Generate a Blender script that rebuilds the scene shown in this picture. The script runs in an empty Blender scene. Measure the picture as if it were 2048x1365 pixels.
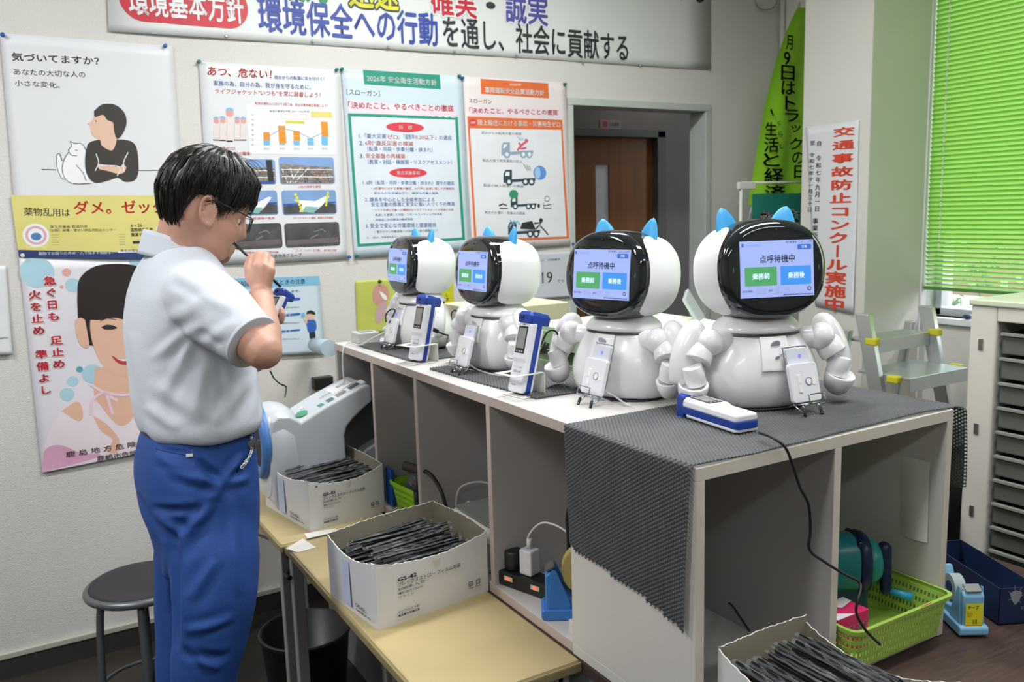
import bpy, bmesh, math, random
import numpy as np
from mathutils import Vector, Matrix, Euler, noise as mnoise
random.seed(7)
S = bpy.context.scene
COL = S.collection
PI = math.pi
def V(*a): return Vector(a)

# ------------------------------------------------------------------ camera
CAM_R = Matrix(((0.8592953086278584, 0.09909994592826508, -0.5017875778525894),
                (-0.5107383405035326, 0.11344340516483375, -0.8522188341994706),
                (-0.027530348887204785, 0.9885898009496267, 0.148095527780303)))
CAM_P = V(0, 0, 1.58); FPX = 1709.0
CAM_R = CAM_R.transposed().inverted().to_3x3() if False else CAM_R
cam = bpy.data.cameras.new('camera'); cam.sensor_width = 36; cam.lens = 36 * FPX / 2048
cam.clip_start = 0.05; cam.clip_end = 100
cam.dof.use_dof = True; cam.dof.focus_distance = 1.75; cam.dof.aperture_fstop = 7.0
cam_o = bpy.data.objects.new('camera', cam); COL.objects.link(cam_o)
cam_o.matrix_world = Matrix.Translation(CAM_P) @ CAM_R.to_4x4()
S.camera = cam_o
def ray(px, py): return CAM_R @ V(px - 1024, -(py - 682.5), -FPX)
def at(px, py, axis, val):
    r = ray(px, py); t = (val - CAM_P[axis]) / r[axis]; return CAM_P + r * t
def atd(px, py, d): return CAM_P + ray(px, py) * (d / FPX)

# ------------------------------------------------------------------ light and exposure
w = bpy.data.worlds.new('sky'); S.world = w; w.use_nodes = True
nt = w.node_tree; bg = nt.nodes['Background']
sky = nt.nodes.new('ShaderNodeTexSky'); sky.sky_type = 'NISHITA'; sky.sun_elevation = math.radians(48)
sky.sun_rotation = math.radians(104); sky.sun_disc = False; sky.air_density = 1.2; sky.dust_density = 2.5
nt.links.new(sky.outputs[0], bg.inputs[0]); bg.inputs[1].default_value = 0.6
sun = bpy.data.lights.new('sun', 'SUN'); sun.energy = 2.4; sun.angle = 0.03; sun.color = (1, .96, .88)
sun_o = bpy.data.objects.new('sun', sun); COL.objects.link(sun_o); sun_o.rotation_euler = Vector((1, -.25, .85)).to_track_quat('Z', 'Y').to_euler()
def area(name, loc, sx, sy, power, col=(1, 1, 1), rot=(0, 0, 0)):
    l = bpy.data.lights.new(name, 'AREA'); l.shape = 'RECTANGLE'; l.size = sx; l.size_y = sy; l.energy = power; l.color = col
    o = bpy.data.objects.new(name, l); COL.objects.link(o); o.location = loc; o.rotation_euler = rot
    return o
TUBE = (.975, .99, 1.0)
LAMPS = [(-1.2, -1.2), (1.4, -1.2), (-1.2, .7), (1.4, .7), (-1.2, 2.2), (1.4, 2.2)]
for lx, ly in LAMPS:
    area('ceiling_tube_light', (lx, ly, 2.93), 1.2, .25, {-1.2: 17, .7: 31, 2.2: 46}[ly], TUBE)
S.view_settings.view_transform = 'Standard'; S.view_settings.look = 'None'; S.view_settings.gamma = 1
S.view_settings.use_curve_mapping = False; S.view_settings.exposure = 0.0
S.cycles.max_bounces = 6; S.cycles.diffuse_bounces = 4; S.cycles.glossy_bounces = 3; S.cycles.transmission_bounces = 5
S.cycles.transparent_max_bounces = 12; S.cycles.caustics_reflective = False; S.cycles.caustics_refractive = False
S.cycles.use_denoising = True

# ------------------------------------------------------------------ materials
def lin(h):
    h = h.lstrip('#'); out = []
    for i in (0, 2, 4):
        c = int(h[i:i + 2], 16) / 255; out.append(c / 12.92 if c <= .04045 else ((c + .055) / 1.055) ** 2.4)
    return tuple(out) + (1,)
_m = {}
def mat(name, h, rough=.5, metal=0, var=.04, vs=6, bump=0, bs=60, alpha=1, trans=0, emit=0, spec=.5, coat=0, stretch=None, h2=None, lo=.45, hi=.6, detail=4):
    if name in _m: return _m[name]
    m = bpy.data.materials.new(name); m.use_nodes = True; t = m.node_tree; b = t.nodes['Principled BSDF']
    c = lin(h); b.inputs['Roughness'].default_value = rough; b.inputs['Metallic'].default_value = metal
    b.inputs['Alpha'].default_value = alpha; b.inputs['Transmission Weight'].default_value = trans
    b.inputs['Specular IOR Level'].default_value = spec; b.inputs['Coat Weight'].default_value = coat
    tc = t.nodes.new('ShaderNodeTexCoord'); src = tc.outputs['Object']
    if stretch:
        mp = t.nodes.new('ShaderNodeMapping'); mp.inputs['Scale'].default_value = stretch; t.links.new(src, mp.inputs[0]); src = mp.outputs[0]
    n = t.nodes.new('ShaderNodeTexNoise'); n.inputs['Scale'].default_value = vs; n.inputs['Detail'].default_value = detail
    t.links.new(src, n.inputs['Vector'])
    r = t.nodes.new('ShaderNodeValToRGB'); r.color_ramp.elements[0].position = lo - .1; r.color_ramp.elements[1].position = hi + .05
    c2 = lin(h2) if h2 else tuple(x * (1 + var) for x in c[:3]) + (1,)
    c1 = c if h2 else tuple(x * (1 - var) for x in c[:3]) + (1,)
    r.color_ramp.elements[0].color = c1; r.color_ramp.elements[1].color = c2
    t.links.new(n.outputs['Fac'], r.inputs[0]); t.links.new(r.outputs[0], b.inputs['Base Color'])
    if emit:
        t.links.new(r.outputs[0], b.inputs['Emission Color']); b.inputs['Emission Strength'].default_value = emit
    if bump:
        n2 = t.nodes.new('ShaderNodeTexNoise'); n2.inputs['Scale'].default_value = bs; t.links.new(src, n2.inputs['Vector'])
        bp = t.nodes.new('ShaderNodeBump'); bp.inputs['Strength'].default_value = bump; bp.inputs['Distance'].default_value = .01
        t.links.new(n2.outputs['Fac'], bp.inputs['Height']); t.links.new(bp.outputs[0], b.inputs['Normal'])
    m.diffuse_color = c; _m[name] = m
    return m

# ------------------------------------------------------------------ mesh building
class MB:
    def __init__(s): s.v = []; s.f = []; s.m = []; s.sm = []
    def add(s, vs, fs, mi=0, smooth=False):
        o = len(s.v); s.v += [tuple(x) for x in vs]
        for f in fs: s.f.append([i + o for i in f]); s.m.append(mi); s.sm.append(smooth)
        return s
    def box(s, x0, x1, y0, y1, z0, z1, mi=0):
        p = [(x, y, z) for x in (x0, x1) for y in (y0, y1) for z in (z0, z1)]
        return s.add(p, [(0, 1, 3, 2), (4, 6, 7, 5), (0, 4, 5, 1), (2, 3, 7, 6), (0, 2, 6, 4), (1, 5, 7, 3)], mi)
    def obox(s, c, sx, sy, sz, R=None, mi=0):
        R = R or Matrix.Identity(3); c = V(*c)
        p = [c + R @ V(x * sx / 2, y * sy / 2, z * sz / 2) for x in (-1, 1) for y in (-1, 1) for z in (-1, 1)]
        return s.add(p, [(0, 1, 3, 2), (4, 6, 7, 5), (0, 4, 5, 1), (2, 3, 7, 6), (0, 2, 6, 4), (1, 5, 7, 3)], mi)
    def loft(s, rings, mi=0, cap=True, smooth=True, close=True):
        n = len(rings[0]); vs = [p for r in rings for p in r]; fs = []
        for k in range(len(rings) - 1):
            for i in range(n if close else n - 1):
                j = (i + 1) % n; fs.append((k * n + i, k * n + j, (k + 1) * n + j, (k + 1) * n + i))
        s.add(vs, fs, mi, smooth)
        if cap:
            o = len(s.v) - len(vs)
            s.f.append([o + i for i in range(n)][::-1]); s.m.append(mi); s.sm.append(False)
            s.f.append([o + (len(rings) - 1) * n + i for i in range(n)]); s.m.append(mi); s.sm.append(False)
        return s
    def tube(s, path, r, n=8, mi=0, cap=True):
        P = [V(*p) for p in path]; rings = []; up = None
        for k, p in enumerate(P):
            t = (P[min(k + 1, len(P) - 1)] - P[max(k - 1, 0)]).normalized()
            if up is None: up = t.orthogonal().normalized()
            up = (up - t * up.dot(t)).normalized() if (up - t * up.dot(t)).length > 1e-6 else t.orthogonal().normalized()
            sd = t.cross(up); rr = r[k] if isinstance(r, (list, tuple)) else r
            rings.append([p + (up * math.cos(a) + sd * math.sin(a)) * rr for a in [2 * PI * i / n for i in range(n)]])
        return s.loft(rings, mi, cap)
    def lathe(s, prof, n=24, c=(0, 0, 0), R=None, mi=0, cap=True, smooth=True):
        R = R or Matrix.Identity(3); c = V(*c)
        return s.loft([[c + R @ V(r * math.cos(2 * PI * i / n), r * math.sin(2 * PI * i / n), z) for i in range(n)] for r, z in prof], mi, cap, smooth)
    def ball(s, c, rx, ry=None, rz=None, R=None, n=20, m=12, mi=0, e=1.0):
        ry = ry or rx; rz = rz or rx; R = R or Matrix.Identity(3); c = V(*c)
        def pw(x, q): return math.copysign(abs(x) ** q, x)
        rings = []
        for k in range(m + 1):
            th = -PI / 2 + PI * k / m; th = max(-PI / 2 + .02, min(PI / 2 - .02, th))
            rings.append([c + R @ V(rx * pw(math.cos(th), e) * pw(math.cos(2 * PI * i / n), e), ry * pw(math.cos(th), e) * pw(math.sin(2 * PI * i / n), e), rz * pw(math.sin(th), e)) for i in range(n)])
        return s.loft(rings, mi)
    def capsule(s, a, ra, b, rb, n=12, mi=0):
        a = V(*a); b = V(*b); t = b - a; L = t.length; t = t / L if L > 1e-9 else V(0, 0, 1)
        path = []; rr = []
        for q in (-.98, -.8, -.45, 0): path.append(a + t * ra * q); rr.append(ra * math.sqrt(1 - q * q))
        for q in (0, .45, .8, .98): path.append(b + t * rb * q); rr.append(rb * math.sqrt(1 - q * q))
        return s.tube(path, rr, n, mi)
    def prism(s, poly, O, U, W, N, t, mi=0, both=True):
        O = V(*O); U = V(*U); W = V(*W); N = V(*N); n = len(poly)
        a = [O + U * x + W * y for x, y in poly]; b = [p + N * t for p in a]
        s.add(a + b, [tuple(range(n))[::-1], tuple(range(n, 2 * n))] + [(i, (i + 1) % n, n + (i + 1) % n, n + i) for i in range(n)], mi)
        return s
    def grid(s, fn, nu, nv, mi=0, smooth=True):
        vs = [fn(i / nu, j / nv) for j in range(nv + 1) for i in range(nu + 1)]
        return s.add(vs, [(j * (nu + 1) + i, j * (nu + 1) + i + 1, (j + 1) * (nu + 1) + i + 1, (j + 1) * (nu + 1) + i) for j in range(nv) for i in range(nu)], mi, smooth)

MW = {}
def world_of(o):
    return MW.get(o.name, Matrix.Identity(4))
def part(mb, name, mats, parent=None, bevel=0, solid=0, weld=False, sub=0, local=False, kind=None, label=None, seg=2, remesh=0, smoothit=0, fix=True):
    me = bpy.data.meshes.new(name)
    vs = mb.v
    if parent is not None and not local:
        inv = world_of(parent).inverted(); vs = [tuple(inv @ V(*p)) for p in vs]
    me.from_pydata(vs, [], mb.f); me.polygons.foreach_set('material_index', mb.m)
    me.polygons.foreach_set('use_smooth', mb.sm)
    if not isinstance(mats, (list, tuple)): mats = [mats]
    for m in mats: me.materials.append(m)
    me.update()
    if fix:
        bm = bmesh.new(); bm.from_mesh(me); bmesh.ops.recalc_face_normals(bm, faces=bm.faces); bm.to_mesh(me); bm.free()
    o = bpy.data.objects.new(name, me); COL.objects.link(o)
    if parent is not None: o.parent = parent; MW[o.name] = world_of(parent)
    if solid: md = o.modifiers.new('solid', 'SOLIDIFY'); md.thickness = solid; md.offset = 0
    if bevel: md = o.modifiers.new('bevel', 'BEVEL'); md.width = bevel; md.segments = seg; md.limit_method = 'ANGLE'; md.angle_limit = math.radians(40); md.harden_normals = False
    if sub: md = o.modifiers.new('sub', 'SUBSURF'); md.levels = sub; md.render_levels = sub
    if kind: o['kind'] = kind
    if label: o['label'] = label
    return o
def bake(o, mods):
    """apply modifiers given as (type, dict) and keep the result as plain mesh"""
    for ty, kw in mods:
        md = o.modifiers.new(ty, ty)
        for k, v in kw.items(): setattr(md, k, v)
    dg = bpy.context.evaluated_depsgraph_get(); dg.update()
    me = bpy.data.meshes.new_from_object(o.evaluated_get(dg), depsgraph=dg)
    old = o.data; nm = old.name; o.modifiers.clear(); o.data = me; bpy.data.meshes.remove(old); me.name = nm
    return me
def tag(o, label, cat, group=None):
    o['label'] = label; o['category'] = cat
    if group: o['group'] = group
    return o
def thing(name, label, cat, loc=(0, 0, 0), rz=0, group=None, R=None):
    o = bpy.data.objects.new(name, None); COL.objects.link(o); o.empty_display_size = .05
    M = Matrix.Translation(V(*loc)) @ (R.to_4x4() if R else Matrix.Rotation(rz, 4, 'Z'))
    o.matrix_world = M; MW[o.name] = M.copy()
    return tag(o, label, cat, group)
def solo(mb, name, mats, label, cat, group=None, **kw):
    """a thing that is one mesh; origin moved to its base"""
    P = np.array(mb.v); c = (P.min(0) + P.max(0)) / 2; c[2] = P[:, 2].min()
    mb.v = [tuple(np.array(p) - c) for p in mb.v]
    o = part(mb, name, mats, None, **kw); o.location = c; MW[o.name] = Matrix.Translation(V(*c))
    return tag(o, label, cat, group)
def struct(mb, name, mats, parent=None, **kw):
    o = part(mb, name, mats, parent, **kw)
    o['kind'] = 'structure'
    return o
def copy_tree(o, parent=None):
    c = o.copy(); COL.objects.link(c); MW[c.name] = MW.get(o.name, Matrix.Identity(4)).copy()
    if parent is not None: c.parent = parent
    for ch in list(o.children): copy_tree(ch, c)
    return c
def arc(c, r, a0, a1, n, ax=0):
    out = []
    for i in range(n + 1):
        a = math.radians(a0 + (a1 - a0) * i / n); x, y = r * math.cos(a), r * math.sin(a)
        out.append((c[0] + x, c[1] + y))
    return out
def spline(pts, n=8):
    """Catmull-Rom through the points"""
    P = [V(*p) for p in pts]; P = [P[0] * 2 - P[1]] + P + [P[-1] * 2 - P[-2]]; out = []
    for k in range(1, len(P) - 2):
        a, b, c, d = P[k - 1:k + 3]
        for i in range(n):
            t = i / n
            out.append(.5 * ((2 * b) + (c - a) * t + (2 * a - 5 * b + 4 * c - d) * t * t + (3 * b - a - 3 * c + d) * t ** 3))
    out.append(P[-2]); return out
def rrect(x0, x1, y0, y1, r, n=5):
    P = []
    for cx, cy, a in ((x1 - r, y1 - r, 0), (x0 + r, y1 - r, 90), (x0 + r, y0 + r, 180), (x1 - r, y0 + r, 270)):
        P += arc((cx, cy), r, a, a + 90, n)
    return P

# ------------------------------------------------------------------ flat print: lettering and shapes on a sheet
_tc = {}
def text_mesh(s, bold):
    """outline of a string; bold thickens it by shifted copies"""
    k = (s, bold)
    if k in _tc: return _tc[k]
    if (s, 0) not in _tc:
        cu = bpy.data.curves.new('t', 'FONT'); cu.body = s; cu.size = 1; cu.resolution_u = 2; cu.fill_mode = 'FRONT'
        o = bpy.data.objects.new('t', cu); COL.objects.link(o)
        dg = bpy.context.evaluated_depsgraph_get(); me = bpy.data.meshes.new_from_object(o.evaluated_get(dg), depsgraph=dg)
        v = [tuple(p.co)[:2] for p in me.vertices]; f = [tuple(p.vertices) for p in me.polygons]
        bpy.data.objects.remove(o); bpy.data.curves.remove(cu); bpy.data.meshes.remove(me)
        xs = [p[0] for p in v] or [0]; ys = [p[1] for p in v] or [0]
        _tc[(s, 0)] = (v, f, (min(xs), max(xs), min(ys), max(ys)))
    if not bold: return _tc[(s, 0)]
    v, f, (a, b, c, d) = _tc[(s, 0)]; V2 = []; F2 = []
    n = 2 if bold < .012 else (4 if bold < .035 else 10)
    for j in range(n):
        an = 2 * PI * j / n; dx, dy = bold * 1.1 * math.cos(an), bold * 1.1 * math.sin(an); o_ = len(V2)
        V2 += [(x + dx, y + dy) for x, y in v]; F2 += [tuple(i + o_ for i in q) for q in f]
    _tc[k] = (V2, F2, (a - bold, b + bold, c - bold, d + bold))
    return _tc[k]
class Sheet:
    """flat print in a plane: O origin, U to the right, W up, N out of the sheet (2D coords in metres)"""
    def __init__(s, O, U, W, N, fn=None):
        s.O = V(*O); s.U = V(*U).normalized(); s.W = V(*W).normalized(); s.N = V(*N).normalized()
        s.mb = {}; s.fn = fn; s.lv = {}
    def P(s, x, y, h):
        d = s.fn(x, y) if s.fn else 0
        return s.O + s.U * x + s.W * y + s.N * (h + d)
    def uv(s, p): p = p - s.O; return p.dot(s.U), p.dot(s.W)
    def px(s, x, y):
        r = ray(x, y); t = (s.O - CAM_P).dot(s.N) / r.dot(s.N); return s.uv(CAM_P + r * t)
    def _mb(s, key): return s.mb.setdefault(key, (MB(), []))
    def _mi(s, key, m):
        L = s._mb(key)[1]
        if m not in L: L.append(m)
        return L.index(m)
    def poly(s, pts, m, h=.0006, key='artwork'):
        mi = s._mi(key, m)
        if s.fn and max(max(p[0] for p in pts) - min(p[0] for p in pts), max(p[1] for p in pts) - min(p[1] for p in pts)) > .05:
            bm = bmesh.new(); f = bm.faces.new([bm.verts.new((x, y, 0)) for x, y in pts]); bmesh.ops.triangulate(bm, faces=[f])
            for _ in range(5):
                es = [e for e in bm.edges if e.calc_length() > .045]
                if not es: break
                bmesh.ops.subdivide_edges(bm, edges=es, cuts=1); bmesh.ops.triangulate(bm, faces=bm.faces)
            bm.verts.index_update(); s._mb(key)[0].add([s.P(v.co.x, v.co.y, h) for v in bm.verts], [tuple(v.index for v in f.verts) for f in bm.faces], mi); bm.free(); return
        s._mb(key)[0].add([s.P(x, y, h) for x, y in pts], [tuple(range(len(pts)))], mi)
    def rect(s, x0, y0, x1, y1, m, h=.0006, key='artwork', r=0):
        if r: s.poly(rrect(min(x0, x1), max(x0, x1), min(y0, y1), max(y0, y1), r, 4), m, h, key)
        else: s.poly([(x0, y0), (x1, y0), (x1, y1), (x0, y1)], m, h, key)
    def frame(s, x0, y0, x1, y1, w, m, h=.0006, key='artwork'):
        s.rect(x0, y0, x1, y0 + w, m, h, key); s.rect(x0, y1 - w, x1, y1, m, h, key)
        s.rect(x0, y0 + w, x0 + w, y1 - w, m, h, key); s.rect(x1 - w, y0 + w, x1, y1 - w, m, h, key)
    def ell(s, cx, cy, rx, ry, m, h=.0006, key='artwork', n=24, a0=0, a1=360):
        s.poly([(cx + rx * math.cos(math.radians(a0 + (a1 - a0) * i / n)), cy + ry * math.sin(math.radians(a0 + (a1 - a0) * i / n))) for i in range(n + (0 if a1 - a0 == 360 else 1))], m, h, key)
    def line(s, pts, w, m, h=.0008, key='artwork'):
        mi = s._mi(key, m); mb = s._mb(key)[0]; n = len(pts); L = []; R_ = []
        for k, (x, y) in enumerate(pts):
            ax, ay = pts[max(k - 1, 0)]; bx, by = pts[min(k + 1, n - 1)]; l = math.hypot(bx - ax, by - ay) or 1
            nx, ny = -(by - ay) / l * w / 2, (bx - ax) / l * w / 2; L.append((x + nx, y + ny)); R_.append((x - nx, y - ny))
        mb.add([s.P(x, y, h) for x, y in L + R_], [(i, i + 1, n + i + 1, n + i) for i in range(n - 1)], mi)
    def text(s, t, x0, y0, x1, y1, m, bold=.0, h=.0009, key='lettering', skew=0, rot=0, outline=None, ow=.03):
        """fit text into the box given by left, bottom, right, top"""
        v, f, (a, b, c, d) = text_mesh(t, bold)
        if not v or b - a < 1e-6: return
        sx = (x1 - x0) / (b - a); sy = (y1 - y0) / max(d - c, 1e-6)
        ca, sa = math.cos(rot), math.sin(rot)
        def tr(x, y):
            X = (x - a) * sx; Y = (y - c) * sy; X += skew * Y
            return x0 + X * ca - Y * sa, y0 + X * sa + Y * ca
        if outline:
            v2, f2, _ = text_mesh(t, bold + ow)
            mi = s._mi(key, outline); s._mb(key)[0].add([s.P(*tr(*p), h - .0003) for p in v2], f2, mi)
        mi = s._mi(key, m); s._mb(key)[0].add([s.P(*tr(*p), h) for p in v], f, mi)
    def em(s, ch, x0, y0, x1, y1, m, bold=0, h=.0009, key='lettering', outline=None, ow=.03):
        """one full-width character in its em box"""
        for k, (mm, bb) in enumerate(([(outline, bold + ow)] if outline else []) + [(m, bold)]):
            v, f, _ = text_mesh(ch, bb); dh = -.0003 if (outline and k == 0) else 0
            mi = s._mi(key, mm); s._mb(key)[0].add([s.P(x0 + (x1 - x0) * (p[0] - .06) / .88, y0 + (y1 - y0) * (p[1] + .10) / .96, h + dh) for p in v], f, mi)
    def tpx(s, t, p0, p1, hpx, m, **kw):
        """text whose baseline runs from pixel p0 to pixel p1 with height hpx (bottom-left, bottom-right)"""
        x0, y0 = s.px(*p0); x1, y1 = s.px(*p1); _, yt = s.px(p0[0], p0[1] - hpx)
        L = math.hypot(x1 - x0, y1 - y0); s.text(t, x0, y0, x0 + L, y0 + (yt - y0), m, rot=math.atan2(y1 - y0, x1 - x0), **kw)
    def vtext(s, t, xc, ytop, ybot, wd, m, **kw):
        n = len(t); st = (ytop - ybot) / n
        for i, ch in enumerate(t):
            if ch == ' ': continue
            g = .06 * st
            if ch in 'ー': s.rect(xc - wd * .06, ytop - st * (i + .9), xc + wd * .06, ytop - st * (i + .1), m, kw.get('h', .0009), 'lettering')
            else:
                if ch in 'ッャュョ': s.text(ch, xc - wd * .25, ytop - st * (i + .8), xc + wd * .4, ytop - st * (i + .25), m, **kw)
                else: s.text(ch, xc - wd / 2, ytop - st * (i + 1) + g, xc + wd / 2, ytop - st * i - g, m, **kw)
    def build(s, parent, labels={}):
        out = []
        for k, (mb, ms) in s.mb.items():
            out.append(part(mb, k.split('#')[0], ms, parent, fix=False, label=labels.get(k)))
        s.mb = {}
        return out
# ------------------------------------------------------------------ the room
WY = 3.36; WX = 3.706; CX0 = 3.264; CY0, CY1 = 2.455, 2.82
wallm = mat('wall_paint', '#d4d1cd', .75, var=.025, vs=2.5, bump=.25, bs=220)
wallr = mat('wall_paint_right', '#d6d4cc', .75, var=.025, vs=2.5, bump=.25, bs=220)
floorm = mat('floor_vinyl', '#332e29', .45, var=.12, vs=9, bump=.1, bs=90)
ceilm = mat('ceiling_board', '#e4e2dc', .8)
framem = mat('door_frame_grey', '#b9bfba', .45)
whitem = mat('white_plastic', '#ececea', .35)
steel = mat('steel', '#b8babb', .28, metal=.9)
black = mat('black_plastic', '#1b1b1d', .4)
XL, XR, YB = -2.6, WX, -2.4
H0 = 3.0
struct(MB().box(XL - .1, 5.2, YB - .1, 5.8, -.1, 0), 'floor', floorm)
struct(MB().box(XL - .1, XR + .3, YB - .1, 5.8, H0, H0 + .1), 'ceiling', ceilm)
DX0, DX1, DZ = 2.337, 3.16, 2.067
wb = MB()
wb.box(XL, DX0 - .015, WY, WY + .11, 0, H0); wb.box(DX1 + .015, XR, WY, WY + .11, 0, H0); wb.box(DX0 - .015, DX1 + .015, WY, WY + .11, DZ + .015, H0)
struct(wb, 'wall_back', wallm)
struct(MB().box(XL - .1, XL, YB - .1, WY + .11, 0, H0), 'wall_left', mat('unseen_wall_dark', '#9b9893', .8))  # walls out of view, colour darkened so they bounce less light
struct(MB().box(XL, XR, YB - .1, YB, 0, H0), 'wall_front', mat('unseen_wall_dark', '#9b9893', .8))
# window wall with an opening
WN0, WN1, WZ0, WZ1 = -.6, 2.448, 1.05, 2.9
wr = MB()
wr.box(XR, XR + .2, YB - .1, WN0, 0, H0); wr.box(XR, XR + .2, WN1, WY + .11, 0, H0)
wr.box(XR, XR + .2, WN0, WN1, 0, WZ0); wr.box(XR, XR + .2, WN0, WN1, WZ1, H0)
struct(wr, 'wall_right', wallr)
struct(MB().box(CX0, XR - .002, CY0, CY1, 0, H0), 'column', wallr, bevel=.006)
struct(MB().box(XL, DX0 - .03, WY - .012, WY, 0, .075), 'baseboard_back', mat('baseboard_dark', '#34322f', .5))
struct(MB().box(XL, DX0 - .03, WY - .016, WY, .075, .095), 'trim_1', mat('trim_cream', '#b3b3a6', .5), bevel=.002)
# pipe in the corner
struct(MB().tube([(3.69, 3.335, 0), (3.69, 3.335, H0)], .013, 12), 'trim_2', wallr)
# door frame, corridor, inner door
df = MB()
df.box(2.309, DX0, WY - .012, WY + .112, 0, DZ); df.box(DX1, DX1 + .035, WY - .012, WY + .112, 0, DZ); df.box(2.309, DX1 + .035, WY - .012, WY + .112, DZ, DZ + .034)
struct(df, 'door_frame', framem, bevel=.003)
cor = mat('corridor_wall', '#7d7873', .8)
CY = 4.05
c = MB(); c.box(1.6, 2.7, WY + .105, WY + .11, 0, H0) if False else None
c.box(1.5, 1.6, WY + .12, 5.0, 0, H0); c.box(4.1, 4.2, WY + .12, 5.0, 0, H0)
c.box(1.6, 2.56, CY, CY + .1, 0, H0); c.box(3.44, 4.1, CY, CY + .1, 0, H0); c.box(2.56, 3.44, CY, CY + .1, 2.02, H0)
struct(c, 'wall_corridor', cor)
struct(MB().box(1.6, 4.1, WY + .12, CY, 2.6, 2.65), 'ceiling_corridor', cor)
d1 = thing('door_1', 'x', 'door', (3.0, CY, 0)); del d1['label']; del d1['category']; d1['kind'] = 'structure'
dwood = mat('door_wood', '#7a4e2c', .45, var=.15, vs=3, stretch=(6, 6, .5))
d = MB(); d.box(2.58, 2.995, CY + .03, CY + .07, 0, 2.0); d.box(3.095, 3.42, CY + .03, CY + .07, 0, 2.0); d.box(2.995, 3.095, CY + .03, CY + .07, 1.842, 2.0); d.box(2.995, 3.095, CY + .03, CY + .07, 0, .8)
part(d, 'door_leaf', dwood, d1)
part(MB().box(2.995, 3.095, CY + .045, CY + .055, .8, 1.842), 'glass_slit', mat('slit_glass', '#a9aab0', .3, emit=.12), d1)
part(MB().box(2.54, 2.58, CY - .02, CY + .06, 0, 2.04).box(3.42, 3.48, CY - .02, CY + .06, 0, 2.04).box(2.54, 3.48, CY - .02, CY + .06, 2.0, 2.045), 'door_jamb', mat('jamb_dark', '#5b5e59', .5), d1, bevel=.003)
area('corridor_fill', (3.3, 3.75, 2.55), .3, .3, 1.3, TUBE)  # added fill light without a fixture, lifts the dark corridor
# window: frame, glass, sill
w1 = thing('window_1', 'x', 'window', (XR, 1, WZ0)); del w1['label']; del w1['category']; w1['kind'] = 'structure'
alu = mat('window_aluminium', '#c3c9cf', .35, metal=.6)
f = MB()
for y0, y1 in ((WN0, WN0 + .04), (WN1 - .035, WN1), (.9, .94)): f.box(XR + .06, XR + .12, y0, y1, WZ0, WZ1)
f.box(XR + .06, XR + .12, WN0, WN1, WZ0, WZ0 + .035); f.box(XR + .06, XR + .12, WN0, WN1, WZ1 - .04, WZ1)
part(f, 'window_frame', alu, w1, bevel=.003)
part(MB().box(XR + .085, XR + .09, WN0, WN1, WZ0, WZ1), 'pane', mat('glass', '#dfeaea', .02, alpha=.12, var=0), w1)
part(MB().box(XR - .03, XR + .06, WN0 - .03, WN1 + .03, WZ0 - .03, WZ0), 'window_sill', mat('sill_white', '#dfe3e6', .4), w1, bevel=.004)
struct(MB().box(CX0 + .40, XR - .002, WN1 + .0, CY0, 0, H0), 'trim_3', mat('trim_white', '#dcdedb', .5))
# ceiling lamps (fixtures over the area lights)
for lx, ly in LAMPS:
    t = thing('ceiling_lamp', 'long fluorescent ceiling lamp, %s side, %s' % ('window' if lx > 0 else 'left', {-1.2: 'behind the camera', .7: 'above the camera', 2.2: 'nearest the poster wall'}[ly]), 'lamp', (lx, ly, 2.94), 0, 'ceiling lamps')
    part(MB().box(lx - .64, lx + .64, ly - .15, ly + .15, 2.955, 3.0), 'lamp_housing', whitem, t, bevel=.005)
    for q in (-.07, .07):
        part(MB().tube([(lx - .58, ly + q, 2.94), (lx + .58, ly + q, 2.94)], .013, 10), 'tube', mat('lamp_tube', '#ffffff', .4, emit=4, var=0), t)
# ------------------------------------------------------------------ desks and shelves
TZ = .70
creamtop = mat('cream_laminate', '#b6a478', .42, var=.05, vs=5)
creamedge = mat('cream_edge', '#94865f', .5)
grey_leg = mat('grey_leg', '#a9a59f', .45, metal=.1)
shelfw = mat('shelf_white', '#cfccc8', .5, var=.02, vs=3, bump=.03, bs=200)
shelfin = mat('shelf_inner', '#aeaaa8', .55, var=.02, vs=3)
shelfe = mat('shelf_edge', '#c0b1a9', .5, var=.02)
wood = mat('dark_wood', '#483732', .42, var=.22, vs=14, stretch=(1, 12, 12), bump=.05)
def ytable(name, label, y0, y1, x0, x1):
    t = thing(name, label, 'table', ((x0 + x1) / 2, (y0 + y1) / 2, 0), 0, 'cream folding tables')
    part(MB().box(x0, x1, y0, y1, TZ - .022, TZ), 'tabletop', [creamtop], t, bevel=.006)
    part(MB().box(x0 - .003, x1 + .003, y0 - .003, y1 + .003, TZ - .026, TZ - .006), 'edge_band', creamedge, t, bevel=.003)
    part(MB().box(x0 + .02, x0 + .04, y0 + .03, y1 - .03, TZ - .06, TZ - .024).box(x1 - .04, x1 - .02, y0 + .03, y1 - .03, TZ - .06, TZ - .024), 'apron', grey_leg, t, bevel=.002)
    for x in (x0 + .005, x1 - .035):
        for y in (y0 + .03, y1 - .035):
            part(MB().box(x, x + .03, y, y + .03, 0, TZ - .026), 'leg', grey_leg, t, bevel=.003)
    return t
ytable('folding_table', 'cream-topped narrow table carrying the nearer box of black straws', 1.305, 2.245, .585, .905)
ytable('folding_table', 'cream-topped table against the wall under the blood pressure monitor', 2.255, 3.20, .575, .905)
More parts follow.
